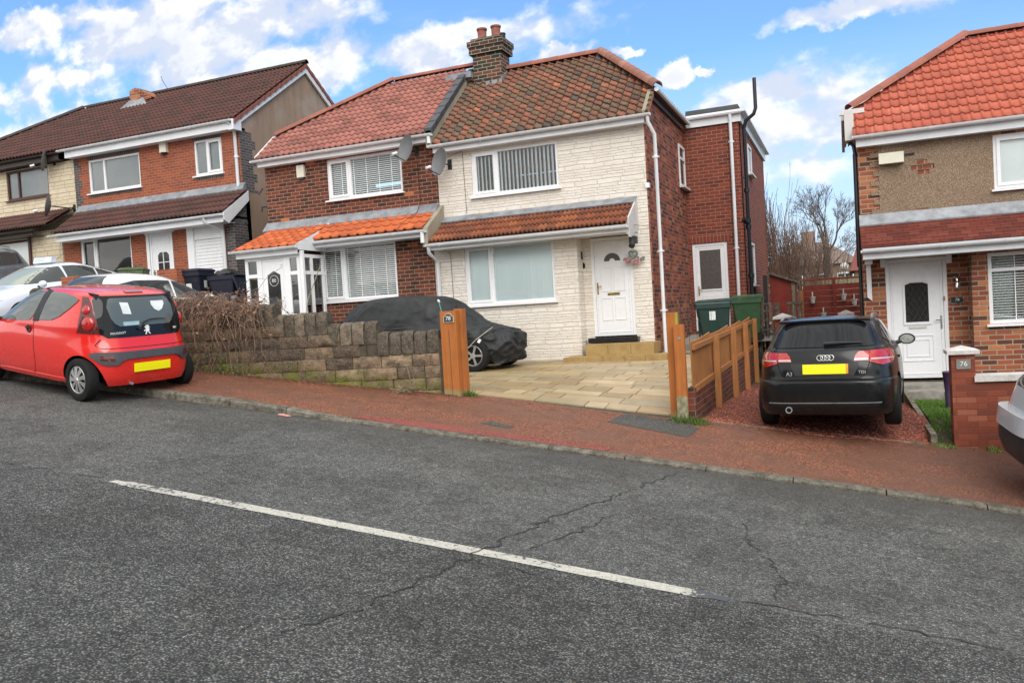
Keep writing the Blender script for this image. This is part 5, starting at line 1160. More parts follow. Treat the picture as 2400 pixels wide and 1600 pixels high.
m = MB(); m.face([(cx - .19, 16.606, 1.02), (cx + .19, 16.606, 1.02), (cx + .19, 16.606, 1.70), (cx + .1, 16.606, 1.735), (cx - .1, 16.606, 1.735), (cx - .19, 16.606, 1.70)]); m.build('door_glass', 'glass_dark', leaf)
m = MB()
for q0, q1, r0, r1 in ((-.225, -.19, .97, 1.73), (.19, .225, .97, 1.73), (-.19, .19, .97, 1.02)): m.box(cx + q0, cx + q1, 16.592, 16.612, r0, r1)
m.prism([(cx - .225, 16.592, 1.73), (cx - .1, 16.592, 1.785), (cx + .1, 16.592, 1.785), (cx + .225, 16.592, 1.73), (cx + .1, 16.592, 1.745), (cx - .1, 16.592, 1.745)], (0, .02, 0))
m.build('glazing_surround', 'upvc', leaf); m = MB()
for k in range(-6, 7):
    for sg in (1, -1):      # diamond leading: keep only what lies inside the glass
        q = [(cx + k * .095 + sg * (z_ - 1.36) * .55, z_) for z_ in [1.03 + .0335 * i for i in range(21)]]; q = [p for p in q if abs(p[0] - cx) < .188]
        if len(q) > 1: m.tube([(q[0][0], 16.604, q[0][1]), (q[-1][0], 16.604, q[-1][1])], .0018, 3)
m.build('leading', 'dish_grey', leaf)
m = MB(); m.box(.6, .68, 16.50, 16.6, 2.05, 2.2); m.box(1.68, 1.76, 16.50, 16.6, 2.05, 2.2); m.box(.6, 1.76, 16.53, 16.6, 2.19, 2.28); m.build('door_head', 'upvc', h76, bevel=.01)
m = MB(); m.prism([(.36, 16.55, 2.15), (.44, 16.55, 2.15), (.44, 16.55, 1.45), (.36, 16.55, 1.52)], (0, .05, 0)); m.box(.34, .46, 16.1, 16.6, 2.12, 2.2); m.build('canopy_bracket', 'upvc', h76)
m = MB(); cy0, cz0 = 15.72, 2.42
m.prism([(X6 - .02, cy0, cz0), (X6 - .02, 16.5, 2.86), (X6 - .02, 16.5, 2.82), (X6 - .02, cy0, cz0 - .03)], (XE - X6, 0, 0)); m.build('canopy_roof', 'plain_tile', h76)
m = MB(); k = 0
while k < 7:      # courses of plain tiles, each lapping the one below
    t0, t1 = k / 7, (k + 1) / 7; m.prism([(X6 - .01, cy0 + .78 * t0, cz0 + .44 * t0 + .016), (X6 - .01, cy0 + .78 * t1 + .02, cz0 + .44 * t1 + .008), (X6 - .01, cy0 + .78 * t1 + .02, cz0 + .44 * t1 + .002), (X6 - .01, cy0 + .78 * t0, cz0 + .44 * t0 + .003)], (XE - X6 - .02, 0, 0)); k += 1
m.build('canopy_tiles', 'plain_tile', h76)
m = MB(); m.prism([(X6 - .02, 16.40, 2.80), (X6 - .02, 16.56, 2.88), (X6 - .02, 16.56, 3.04), (X6 - .02, 16.54, 3.04), (X6 - .02, 16.39, 2.84)], (XE - X6, 0, 0)); m.build('flashing', 'lead', h76)
gutter(h76, .27, XE, 15.68, 2.35, fascia=.16, soffit=16.2, xf=(.30, XE)); m = MB(); m.box(.32, 2.02, 16.2005, 16.6, 2.2, 2.21); m.build('soffit', 'soffit_white', h76)
m = MB(); m.box(1.72, 1.93, 16.57, 16.6, 1.315, 1.445); pl = m.build('number_plate', 'chrome', h76, bevel=.003); m = MB(); m.box(1.733, 1.917, 16.566, 16.57, 1.328, 1.432); m.build('plate_face', 'sign_black', pl); text('76', .07, 'white_letters', pl, facing(1.825, 16.564, 1.388), font_shear=.25)
m = MB(); m.lathe([(.03, 0), (.03, .1), (.022, .11), (.022, .17), (.05, .18), (.055, .2), (.001, .2)], (1.83, 16.5, 1.6), 12, M_=None); m.box(1.80, 1.86, 16.5, 16.6, 1.58, 1.66); m.build('wall_lamp', 'chrome', h76, smooth=40)
m = MB(); m.box(1.61, 1.64, 16.585, 16.60, 1.38, 1.46); m.build('doorbell', 'brass', h76)
m = MB(); m.box(.65, 1.06, 16.44, 16.58, 3.92, 4.11); fl = m.build('flue_cover', 'box_cream', h76, bevel=.015); m = MB(); m.box(1.09, 1.24, 16.55, 16.58, 4.05, 4.075); m.build('cable_clip', 'wire', h76)
m = MB(); m.tube([(2.02, 16.17, 2.2), (2.0, 16.17, 1.2), (2.01, 16.17, -.1)], .008, 5); m.build('cable', 'wire', h76); m = MB(); m.tube([(.22, 16.7, 2.1), (.23, 16.7, 4.2)], .012, 5); m.build('cable', 'wire', h76)
m = MB()
for i in range(6): m.box(1.225 + i * .035, 1.25 + i * .035, 16.575, 16.6, 3.0, 3.065)
m.box(1.22, 1.44, 16.59, 16.602, 2.99, 3.075); m.build('airbrick', 'pot_clay', h76)
adopt(h76)
# ------------------------------------------------------------ vehicles
def autoglass(name, col, rough=.03):
    m, t, p = newmat(name); p.inputs['Base Color'].default_value = (*col, 1); p.inputs['Roughness'].default_value = rough
    p.inputs['Specular IOR Level'].default_value = .6
autoglass('auto_glass', (.045, .052, .052)); autoglass('auto_glass_light', (.10, .118, .115)); autoglass('auto_glass_black', (.010, .011, .013)); MATS['auto_glass_black'].node_tree.nodes['Principled BSDF'].inputs['Specular IOR Level'].default_value = .32; autoglass('auto_glass_pale', (.30, .33, .28), .08)
class Car:
    def __init__(s, kf, paint_, crown=.03, per=5):
        s.kf = kf; s.paint = paint_; s.crown = crown; s.tab = []
        K = len(kf)
        for i in range(K - 1):
            for j in range(per + (1 if i == K - 2 else 0)):
                t = j / per; P = [kf[max(0, i - 1)], kf[i], kf[i + 1], kf[min(K - 1, i + 2)]]
                def cr(a, b, c, d):
                    # monotone-ish cubic: limited tangents
                    m1, m2 = (c - a) / 2, (d - b) / 2; dl = c - b
                    lim = lambda m: 0 if dl == 0 or m * dl < 0 else (min(abs(m), 2.2 * abs(dl)) * (1 if dl > 0 else -1))
                    m1, m2 = lim(m1), lim(m2); t2, t3 = t * t, t * t * t
                    return (2 * t3 - 3 * t2 + 1) * b + (t3 - 2 * t2 + t) * m1 + (-2 * t3 + 3 * t2) * c + (t3 - t2) * m2
                s.tab.append(tuple(cr(*[p[q] for p in P]) for q in range(5)))
    def at(s, z):
        T = s.tab
        if z <= T[0][0]: return T[0][1:]
        for a, b in zip(T, T[1:]):
            if z <= b[0]:
                f = (z - a[0]) / max(1e-9, b[0] - a[0]); return tuple(a[i] + (b[i] - a[i]) * f for i in range(1, 5))
        return T[-1][1:]
    def side(s, x, z, sg=1):
        xr, xf_, w, n = s.at(z); xc, a = (xr + xf_) / 2, (xf_ - xr) / 2; q = min(1, abs((x - xc) / a))
        return Vector((x, sg * w * (1 - q ** n) ** (1 / n), z))
    def end(s, y, z, sg=-1):
        xr, xf_, w, n = s.at(z); xc, a = (xr + xf_) / 2, (xf_ - xr) / 2; q = min(1, abs(y / w))
        return Vector((xc + sg * a * (1 - q ** n) ** (1 / n), y, z))
    def surf(s, mode, u, z):
        xr, xf_, w, n = s.at(z)
        if mode in 'BF': u = max(-.955 * w, min(.955 * w, u))
        else: xc, a = (xr + xf_) / 2, (xf_ - xr) / 2; u = max(xc - .985 * a, min(xc + .985 * a, u))
        return s.side(u, z, 1) if mode == 'L' else s.side(u, z, -1) if mode == 'R' else s.end(u, z, -1) if mode == 'B' else s.end(u, z, 1)
    def nrm(s, mode, u, z):
        e = .01; p = s.surf(mode, u, z); a = s.surf(mode, u + e, z) - s.surf(mode, u - e, z); b = s.surf(mode, u, z + e) - s.surf(mode, u, z - e)
        n = a.cross(b); 
        if n.length < 1e-9: n = Vector((p.x, p.y, 0))
        n.normalize(); out_ = Vector((0, 1, 0)) if mode == 'L' else Vector((0, -1, 0)) if mode == 'R' else Vector((-1, 0, 0)) if mode == 'B' else Vector((1, 0, 0))
        return n if n.dot(out_) > 0 else -n
    def patch(s, mode, poly, off=.004, thick=.012, grid=.045, mb=None):
        m = bmesh.new(); vs = [m.verts.new((u, z, 0)) for u, z in poly]; m.faces.new(vs)
        for ax in (0, 1):
            lo, hi = min(p[ax] for p in poly), max(p[ax] for p in poly); k = int((hi - lo) / grid)
            for i in range(1, k + 1):
                c = lo + (hi - lo) * i / (k + 1); co = (c, 0, 0) if ax == 0 else (0, c, 0); no = (1, 0, 0) if ax == 0 else (0, 1, 0)
                bmesh.ops.bisect_plane(m, geom=m.verts[:] + m.edges[:] + m.faces[:], plane_co=co, plane_no=no)
        mb = mb or MB(); mp = {}; lo_ = {}
        for v in m.verts:
            p = s.surf(mode, v.co.x, v.co.y); n = s.nrm(mode, v.co.x, v.co.y); mp[v] = mb.v(p + n * off); lo_[v] = p + n * (off - thick)
        for f in m.faces: mb.b.faces.new([mp[v] for v in f.verts])
        low = {}
        for e in m.edges:
            if len(e.link_faces) == 1:
                for v in e.verts:
                    if v not in low: low[v] = mb.v(lo_[v])
                a, b = e.verts; mb.b.faces.new([mp[a], mp[b], low[b], low[a]])
        m.free(); return mb
    def line(s, mode, pts, w=.006, off=.0022, closed=False, mb=None):
        "panel gap: narrow dark ribbon on the surface"
        mb = mb or MB(); P = []
        q = pts + [pts[0]] if closed else pts
        for (a, b), (c, d) in zip(q, q[1:]):
            k = max(1, int(math.hypot(c - a, d - b) / .05))
            for i in range(k): P.append((a + (c - a) * i / k, b + (d - b) * i / k))
        P.append(q[-1]); prev = None
        for i in range(len(P)):
            a, c = P[max(0, i - 1)], P[min(len(P) - 1, i + 1)]; d = Vector((c[0] - a[0], c[1] - a[1])).normalized() * w / 2
            r = []
            for sg in (1, -1):
                u, z = P[i][0] - d.y * sg, P[i][1] + d.x * sg; r.append(mb.v(s.surf(mode, u, z) + s.nrm(mode, u, z) * off))
            if prev: mb.b.faces.new([prev[0], prev[1], r[1], r[0]])
            prev = r
        return mb
    def body(s, arches, ns=124, name='body', crease=None):
        b = bmesh.new(); base = []; a0, b0 = 1.0, .55; per = []
        k = ns // 4
        for i in range(k): per.append((1, -1 + 2 * i / k))
        for i in range(k): per.append((1 - 2 * i / k, 1))
        for i in range(k): per.append((-1, 1 - 2 * i / k))
        for i in range(k): per.append((-1 + 2 * i / k, -1))
        rings = []
        def ring(z, xr, xf_, w, n, sc=1):
            xc, a = (xr + xf_) / 2, (xf_ - xr) / 2; r = []
            for px_, py_ in per:
                # ease points toward the corners so they stay round
                ex = math.copysign(abs(px_) ** .85, px_); ey = math.copysign(abs(py_) ** .85, py_)
                m_ = (abs(ex) ** n + abs(ey) ** n) ** (1 / n); r.append(b.verts.new((xc + a * sc * ex / m_, w * sc * ey / m_, z)))
            return r
        for z, xr, xf_, w, n in s.tab: rings.append(ring(z, xr, xf_, w, n))
        z, xr, xf_, w, n = s.tab[-1]
        for sc in (.93, .84, .72, .55, .35, .15): rings.append(ring(z + s.crown * (1 - sc ** 2.2), xr, xf_, w, n, sc))
        for r0, r1 in zip(rings, rings[1:]):
            for i in range(len(per)): b.faces.new([r0[i], r0[(i + 1) % len(per)], r1[(i + 1) % len(per)], r1[i]])
        b.faces.new(rings[0][::-1]); b.faces.new(rings[-1])
        bmesh.ops.recalc_face_normals(b, faces=b.faces[:])
        me = bpy.data.meshes.new(name); b.to_mesh(me); b.free(); o = link(name, me, s.paint); me.materials.append(MATS['under_black'])
        cutters = []
        for x, zc, r in arches:
            for sg in (1, -1):
                c = MB(); c.lathe([(r, .45), (r, 1.2)], (x, 0, zc), 40, 'Y', M_=Matrix.Scale(sg, 4, (0, 1, 0)))
                bmesh.ops.recalc_face_normals(c.b, faces=c.b.faces[:])
                for f in c.b.faces: f.material_index = 1
                cm = bpy.data.meshes.new('c'); c.b.to_mesh(cm); c.b.free(); cm.materials.append(MATS[s.paint]); cm.materials.append(MATS['under_black'])
                co = bpy.data.objects.new('c', cm); COL.objects.link(co); cutters.append(co)
                md = o.modifiers.new('b', 'BOOLEAN'); md.operation = 'DIFFERENCE'; md.object = co; md.solver = 'EXACT'
        bpy.context.view_layer.update(); dg = bpy.context.evaluated_depsgraph_get(); ne = bpy.data.meshes.new_from_object(o.evaluated_get(dg))
        o.modifiers.clear(); o.data = ne; ne.name = name
        for c in cutters: bpy.data.objects.remove(c)
        ne.polygons.foreach_set('use_smooth', [True] * len(ne.polygons)); ne.set_sharp_from_angle(angle=R(38))
        return o

def place(t, center, f, l):
    f = Vector(f).normalized(); l = Vector(l); l = (l - f * l.dot(f)).normalized(); u = f.cross(l)
    t.matrix_world = Matrix(((f.x, l.x, u.x, center[0]), (f.y, l.y, u.y, center[1]), (f.z, l.z, u.z, center[2]), (0, 0, 0, 1)))
def wheel(t, x, y, r, w, style='blades', k=8, rimr=.19, zc=None, steer=0):
    sg = 1 if y > 0 else -1; zc = zc or r; m = MB(); hw = w / 2
    m.lathe([(rimr * .96, -hw * .6), (rimr + .012, -hw * .98), (r * .86, -hw), (r * .965, -hw * .86), (r, -hw * .62), (r, hw * .62), (r * .965, hw * .86), (r * .86, hw), (rimr + .012, hw * .98), (rimr * .96, hw * .6)], (x, y, zc), 36, 'Y', cap=False)
    ty = m.build('wheel', 'rubber', t, smooth=40)
    d = MB(); o = y + sg * hw * .72
    if style == 'blades':
        d.lathe([(rimr, 0), (rimr * .93, sg * .012), (rimr * .88, sg * .004)], (x, o, zc), 36, 'Y', cap=False)
        for i in range(k):
            a = 2 * math.pi * i / k; P = lambda rr, aa, yy: Vector((x + rr * math.cos(aa), o + sg * yy, zc + rr * math.sin(aa)))
            d.prism([P(.03, a - .5, .02), P(.11, a - .25, .018), P(rimr * .92, a - .20, .008), P(rimr * .92, a + .22, .008), P(.11, a + .18, .014), P(.03, a + .5, .018)], (0, -sg * .012, 0))
        d.lathe([(.001, sg * .03), (.028, sg * .028), (.034, sg * .016)], (x, o, zc), 16, 'Y', cap=False)
    else:
        d.lathe([(rimr, 0), (rimr * .93, sg * .012), (rimr * .86, -sg * .01)], (x, o, zc), 36, 'Y', cap=False)
        for i in range(k):
            a = 2 * math.pi * i / k; P = lambda rr, aa, yy: Vector((x + rr * math.cos(aa), o + sg * yy, zc + rr * math.sin(aa)))
            d.prism([P(.03, a - .6, .0), P(rimr * .9, a - .13, .006), P(rimr * .9, a + .13, .006), P(.03, a + .6, .0)], (0, -sg * .02, 0))
        d.lathe([(.001, sg * .012), (.05, sg * .01), (.055, 0)], (x, o, zc), 16, 'Y', cap=False)
    d.build('rim', 'alloy', ty, smooth=30)
    b = MB(); b.lathe([(.001, -sg * .03), (rimr * .98, -sg * .03)], (x, o, zc), 24, 'Y', cap=False); b.build('brake_drum', 'under_black', ty)
    return ty
def mirror(t, x, y, z, mat, sg, sc=1, name='door_mirror', back=True):
    m = MB(); pr = []
    for k in range(9):
        a = -math.pi / 2 + math.pi * k / 8; pr.append((max(.002, math.cos(a)), math.sin(a)))
    Mx = Matrix.Translation((x, y, z)) @ Matrix.Diagonal((.075 * sc, .115 * sc, .078 * sc, 1)); m.lathe(pr, (0, 0, 0), 16, 'X', M_=Mx)
    for v in m.b.verts:
        if v.co.x < x - .025: v.co.x = x - .025
    o = m.build(name, mat, t, smooth=45); a = MB(); a.tube([(x, y - sg * .07 * sc, z - .03), (x, y - sg * .2 * sc, z - .07)], .03, 8); a.build('mirror_arm', 'trim_black', o)
    g = MB(); g.lathe([(.001, 0), (.9, 0)], (0, 0, 0), 16, 'X', M_=Matrix.Translation((x - .027, y, z)) @ Matrix.Diagonal((1, .1 * sc, .066 * sc, 1)), cap=False); g.build('mirror_glass', 'chrome', o)
    return o
def M_on(car, mode, u, z, off=.006, tilt=True):
    "matrix that lays text on the car's rear"
    p = car.surf(mode, u, z) + car.nrm(mode, u, z) * off; n = car.nrm(mode, u, z)
    right = Vector((0, -1, 0)) if mode == 'B' else Vector((0, 1, 0)); right = (right - n * right.dot(n)).normalized(); up = n.cross(right)
    return Matrix(((right.x, up.x, n.x, p.x), (right.y, up.y, n.y, p.y), (right.z, up.z, n.z, p.z), (0, 0, 0, 1)))

# ---- red hatchback half on the pavement
t = thing('parked_hatchback', 'small bright red three-door hatchback parked half on the pavement by the stone wall', 'car')
kf = [(.21, -1.57, 1.70, .765, 4.8), (.30, -1.60, 1.80, .80, 4.8), (.42, -1.61, 1.83, .818, 4.8), (.56, -1.61, 1.83, .822, 4.6), (.68, -1.58, 1.76, .815, 4.5), (.78, -1.54, 1.62, .805, 4.4), (.88, -1.50, 1.35, .79, 4.5), (.95, -1.48, 1.10, .782, 4.7), (1.01, -1.465, .96, .77, 4.8), (1.15, -1.425, .72, .735, 5), (1.30, -1.36, .42, .69, 4.9), (1.39, -1.30, .2, .65, 4.4), (1.44, -1.19, .02, .57, 3.2)]
c = Car(kf, 'paint_red', crown=.045); B = c.body([(-1.17, .285, .325), (1.17, .285, .325)]); B.parent = t
dl = [(-.05, .24), (-.17, .30), (-.20, .45), (-.16, .70), (-.12, .95), (-.19, 1.05), (-.27, 1.25), (-.33, 1.37), (-.3, 1.415)]
for md, sg in (('L', 1), ('R', -1)):
    c.patch(md, [(-.02, .985), (.55, .955), (.93, .93), (.86, 1.0), (.66, 1.16), (.42, 1.30), (.18, 1.375), (-.02, 1.395), (-.24, 1.395), (-.17, 1.22), (-.10, 1.07)], .006).build('side_window', 'auto_glass_light', t, smooth=40)
    c.patch(md, [(-.26, 1.01), (-.55, 1.03), (-.72, 1.09), (-.90, 1.20), (-1.03, 1.30), (-1.05, 1.335), (-.95, 1.37), (-.75, 1.395), (-.5, 1.40), (-.40, 1.40), (-.32, 1.22)], .010).build('quarter_window', 'auto_glass_light', t, smooth=40)
    c.patch(md, [(-.10, .985), (-.22, .99), (-.25, 1.01), (-.31, 1.22), (-.38, 1.41), (-.26, 1.41), (-.18, 1.22), (-.11, 1.07)], .009).build('door_pillar', 'trim_black', t, smooth=40)
    m = c.line(md, dl, .010); c.line(md, [(-.3, 1.415), (0, 1.425), (.3, 1.37), (.6, 1.22), (.95, .96), (.99, .88), (1.0, .7), (.85, .45), (.8, .24)], .010, mb=m); m.build('door_gap', 'under_black', t)
    m = MB(); p = c.side(-.03, .87, sg); m.lathe([(.001, 0), (.05, sg * .003), (.058, sg * .012), (.045, sg * .02)], (-.03, p.y, .875), 16, 'Y', cap=False); m.box(-.075, .015, min(p.y, p.y + sg * .035), max(p.y, p.y + sg * .035), .88, .905); h = m.build('door_handle', 'trim_black', t, smooth=40)
    m = MB(); m.lathe([(.001, sg * .008), (.014, sg * .006), (.016, 0)], (-.03, c.side(-.03, .79, sg).y, .79), 10, 'Y', cap=False); m.build('door_lock', 'chrome', t)
    c.patch(md, [(-1.05, .28), (-.70, .215), (.72, .215), (.85, .26), (.6, .275), (-.75, .275)], .012).build('sill', 'paint_red', t, smooth=40)
    # lamp cluster: dark red surround with two round lamps
    P_ = lambda pts: [(u * sg, z) for u, z in pts]
    c.patch('B', P_([(.60, .90), (.745, .905), (.735, 1.0), (.705, 1.15), (.67, 1.28), (.635, 1.375), (.60, 1.37), (.615, 1.2), (.615, 1.0)]), .010, grid=.03).build('lamp_housing', 'lamp_dark', t, smooth=40)
    for (u, z, r_) in ((.680, 1.03, .094), (.662, 1.205, .066)):
        p = c.surf('B', u * sg, z); n = (c.nrm('B', u * sg, z) + Vector((0, sg * .4, 0))).normalized(); q = n.to_track_quat('Z', 'Y').to_matrix().to_4x4(); m = MB(); pr = [(r_ * math.cos(a), r_ * .34 * math.sin(a)) for a in [i * math.pi / 14 for i in range(8)]]; pr[-1] = (.001, pr[-1][1])
        m.lathe([(r_ * 1.04, -.03)] + pr, (0, 0, 0), 22, M_=Matrix.Translation(p + n * .006) @ q, cap=False); m.build('rear_lamp', 'lamp_red', t, smooth=50)
    m = MB(); p = c.surf('B', .56 * sg, 1.37); m.prism([p + Vector((.10, sg * .03, .06)), p + Vector((-.03, sg * .01, .045)), p + Vector((-.05, -sg * .0, -.05)), p + Vector((-.02, -sg * .03, -.085)), p + Vector((.03, sg * .0, -.01))], (0, -sg * .06, -.004)); m.build('glass_hinge', 'trim_black', t, bevel=.008)
    c.patch('B', P_([(.50, .545), (.64, .56), (.65, .615), (.52, .615)]), .026, grid=.05).build('reflector', 'lamp_dark', t)
    for x_ in (-1.17, 1.17): wheel(t, x_, sg * .725, .285, .165, 'blades', 9)
gl = c.patch('B', [(-.53, .845), (.53, .845), (.60, .90), (.612, 1.0), (.612, 1.20), (.595, 1.33), (.55, 1.385), (-.55, 1.385), (-.595, 1.33), (-.612, 1.20), (-.612, 1.0), (-.60, .90)], .008, grid=.05).build('rear_window', 'auto_glass_black', t, smooth=40)
c.patch('B', [(-.38, .99), (.36, .99), (.42, 1.03), (.46, 1.10), (.48, 1.24), (.44, 1.335), (.40, 1.355), (-.40, 1.355), (-.44, 1.335), (-.48, 1.24), (-.47, 1.10), (-.43, 1.03)], .0105, thick=.002, grid=.05).build('clear_pane', 'auto_glass_light', gl, smooth=40)
c.patch('B', [(.17, 1.14), (.29, 1.15), (.30, 1.30), (.18, 1.29)], .0125, thick=.001).build('paper', 'paper', gl); c.patch('B', [(-.16, 1.30), (-.36, 1.30), (-.36, 1.26), (-.31, 1.19), (-.25, 1.16), (-.19, 1.19), (-.155, 1.25)], .0125, thick=.001).build('paper', 'paper', gl)
m = c.patch('B', [(.08, .995), (.31, .995), (.31, 1.045), (.08, 1.045)], .0125, thick=.001); m.build('sticker', 'sticker_blue', gl)
m = MB(); P = [(.10, .955), (.04, 1.02), (-.06, 1.055), (-.20, 1.06), (-.31, 1.05)]; m.tube([c.surf('B', u, z) + c.nrm('B', u, z) * .035 for u, z in P], [.018, .014, .010, .009, .006], 6); m.tube([c.surf('B', .10, .955), c.surf('B', .10, .955) + c.nrm('B', .1, .955) * .04], .03, 10); m.build('wiper', 'trim_black', t, smooth=40)
text('PEUGEOT', .042, 'white_letters', gl, M_on(c, 'B', .40, .90, .014), name='lettering', spacing=1.15); text('107', .045, 'white_letters', gl, M_on(c, 'B', -.46, .92, .014), name='lettering')
# rearing-lion emblem
LN = [(-.01, .06), (.02, .055), (.028, .035), (.045, .03), (.028, .02), (.02, .0), (.05, -.01), (.052, -.025), (.025, -.018), (.03, -.05), (.045, -.065), (.02, -.066), (.01, -.035), (-.005, -.03), (-.02, -.062), (-.045, -.066), (-.03, -.05), (-.02, -.02), (-.035, -.005), (-.025, .02), (-.045, .03), (-.03, .038), (-.03, .055)]
Mx = M_on(c, 'B', -.02, .925, .012); m = MB(); m.prism([(-x, z, 0) for x, z in LN], (0, 0, .006), M_=Mx); m.build('emblem', 'white_letters', gl)
c.patch('B', [(-.13, 1.415), (.13, 1.415), (.13, 1.435), (-.13, 1.435)], .012).build('brake_lamp', 'lamp_dark', t)
c.patch('B', [(-.715, .61), (-.71, .645), (-.66, .66), (.66, .66), (.71, .645), (.715, .61), (.66, .53), (.60, .495), (.48, .49), (.42, .545), (.36, .565), (-.36, .565), (-.42, .545), (-.48, .49), (-.60, .495), (-.66, .53)], .024, thick=.03, grid=.05).build('bumper_strip', 'trim_grey', t, smooth=40)
c.patch('B', [(-.31, .345), (.31, .345), (.33, .40), (.33, .53), (-.33, .53), (-.33, .40)], .004, grid=.06).build('plate_recess', 'paint_red', t, smooth=40)
c.patch('B', [(-.27, .385), (.27, .385), (.27, .50), (-.27, .50)], .03, thick=.012, grid=.08).build('number_plate', 'plate_yellow', t)
c.line('B', [(-.60, .83), (-.66, .75), (-.62, .71), (.62, .71), (.66, .75), (.60, .83)], .008).build('hatch_gap', 'under_black', t)
m = MB(); m.lathe([(.001, 0), (.012, 0), (.014, .006)], tuple(c.surf('B', -.02, .80)), 8, 'X', cap=False); m.build('lock', 'trim_black', t)
c.patch('F', [(-.58, .99), (.58, .99), (.50, 1.36), (-.50, 1.36)], .006).build('windscreen', 'auto_glass_light', t, smooth=40)
for sg in (1, -1): mirror(t, .86, sg * .90, 1.0, 'trim_black', sg)
m = MB(); m.tube([(-1.5, .3, .22), (-1.62, .3, .23)], .02, 8); m.build('exhaust', 'alloy_dull', t)
place(t, (-10.49, 8.80, .965), (-.982, .17, .128), (-.17, -.982, -.03))

# ---- black hatchback on the chippings drive
t = thing('parked_hatchback', 'shiny black five-door hatchback seen square from behind on the red chippings', 'car')
kf = [(.20, -1.98, 2.04, .845, 6), (.28, -2.05, 2.12, .868, 6), (.45, -2.09, 2.17, .880, 5.8), (.58, -2.105, 2.18, .886, 5.4), (.62, -2.10, 2.17, .886, 5.2), (.645, -2.05, 2.15, .885, 5), (.78, -2.035, 2.0, .875, 4.8), (.90, -2.01, 1.75, .858, 4.4), (.99, -1.97, 1.35, .825, 3.9), (1.04, -1.92, 1.05, .785, 3.9), (1.15, -1.82, .82, .73, 3.9), (1.27, -1.71, .56, .67, 3.9), (1.345, -1.62, .34, .62, 3.7), (1.385, -1.48, .12, .545, 3.4)]
c = Car(kf, 'paint_black', crown=.035); B = c.body([(-1.289, .325, .36), (1.289, .325, .36)]); B.parent = t
gl = c.patch('B', [(-.60, 1.035), (.60, 1.035), (.63, 1.06), (.585, 1.20), (.535, 1.315), (.45, 1.335), (-.45, 1.335), (-.535, 1.315), (-.585, 1.20), (-.63, 1.06)], .008, grid=.05).build('rear_window', 'auto_glass_black', t, smooth=40)
m = MB()                     # roof spoiler over the glass
P = []
for i in range(21):
    y = -.56 + 1.12 * i / 20; q = 1 - (abs(y) / .62) ** 4; P.append((y, q))
for k_, (dx_, dz_) in enumerate(((.16, .014), (-.035, -.022), (-.03, -.048), (.12, -.05))): pass
R_ = []
for y, q in P:
    R_.append([m.v((-1.50 + .0, y, 1.405 - .02 * (abs(y) / .56) ** 3)), m.v((-1.665 + .05 * (abs(y) / .56) ** 3, y, 1.378 - .015 * (abs(y) / .56) ** 3)), m.v((-1.655 + .05 * (abs(y) / .56) ** 3, y, 1.352 - .012 * (abs(y) / .56) ** 2)), m.v((-1.53, y, 1.345))])
for a, b in zip(R_, R_[1:]):
    for j in range(4): m.b.faces.new([a[j], a[(j + 1) % 4], b[(j + 1) % 4], b[j]])
m.b.faces.new(R_[0]); m.b.faces.new(R_[-1][::-1]); m.build('roof_spoiler', 'paint_black', t, smooth=40)
for md, sg in (('L', 1), ('R', -1)):
    P_ = lambda pts: [(u * sg, z) for u, z in pts]
    c.patch('B', P_([(.55, .845), (.69, .80), (.79, .825), (.83, .90), (.815, .955), (.74, .985), (.55, .975), (.542, .92)]), .012, grid=.04).build('rear_lamp', 'lamp_red', t, smooth=40)
    c.patch('B', P_([(.37, .86), (.535, .86), (.54, .93), (.54, .972), (.43, .972), (.39, .93)]), .012, grid=.04).build('rear_lamp', 'lamp_red', t, smooth=40)
    m = c.patch('B', P_([(.375, .868), (.53, .868), (.532, .892), (.38, .892)]), .0155, thick=.002); c.patch('B', P_([(.56, .868), (.80, .868), (.805, .882), (.56, .886)]), .0155, thick=.002, mb=m); m.build('reversing_lamp', 'lamp_clear', t)
    c.patch(md, [(-.95, 1.05), (.1, 1.03), (.95, 1.02), (.70, 1.17), (.45, 1.28), (.15, 1.335), (-.4, 1.345), (-.9, 1.33), (-1.3, 1.24), (-1.42, 1.12), (-1.3, 1.06)], .006).build('side_window', 'auto_glass', t, smooth=40)
    m = MB(); m.tube([(.28, sg * .585, 1.375), (.1, sg * .565, 1.412), (-.5, sg * .56, 1.428), (-1.15, sg * .56, 1.418), (-1.38, sg * .57, 1.375)], .014, 8); m.build('roof_rail', 'alloy_dull', t, smooth=40)
    mirror(t, .78, sg * .955, 1.02, 'trim_black', sg, 1.05)
    m = MB(); m.box(-.95, -.8, sg * .87 - .01, sg * .87 + .01, .84, .87); m.build('door_handle', 'paint_black', t, bevel=.004)
    for x_ in (-1.289, 1.289): wheel(t, x_, sg * .775, .315, .205, 'spokes', 5, rimr=.215)
m = MB()
for k_ in range(4):
    Mx = M_on(c, 'B', .066 - .044 * k_ - .04, .905, .010); m.tube([Mx @ Vector((.034 * math.cos(a), .034 * math.sin(a), .002 * (k_ % 2))) for a in [2 * math.pi * i / 24 for i in range(25)]], .0055, 6, cap=False)
m.build('emblem', 'alloy', t, smooth=True)
c.patch('B', [(-.37, .69), (.33, .69), (.38, .80), (.38, .845), (-.42, .845), (-.42, .80)], .003, thick=.004).build('plate_recess', 'trim_black', t)
c.patch('B', [(-.275, .712), (.235, .712), (.235, .828), (-.275, .828)], .014, thick=.01, grid=.08).build('number_plate', 'plate_yellow', t); c.patch('B', [(-.305, .712), (-.276, .712), (-.276, .828), (-.305, .828)], .013, thick=.01).build('plate_edge', 'plate_orange', t)
text('A3', .07, 'alloy', t, M_on(c, 'B', .40, .715, .008), name='lettering'); text('TDI', .05, 'alloy', t, M_on(c, 'B', -.46, .725, .008), name='lettering', spacing=1.1)
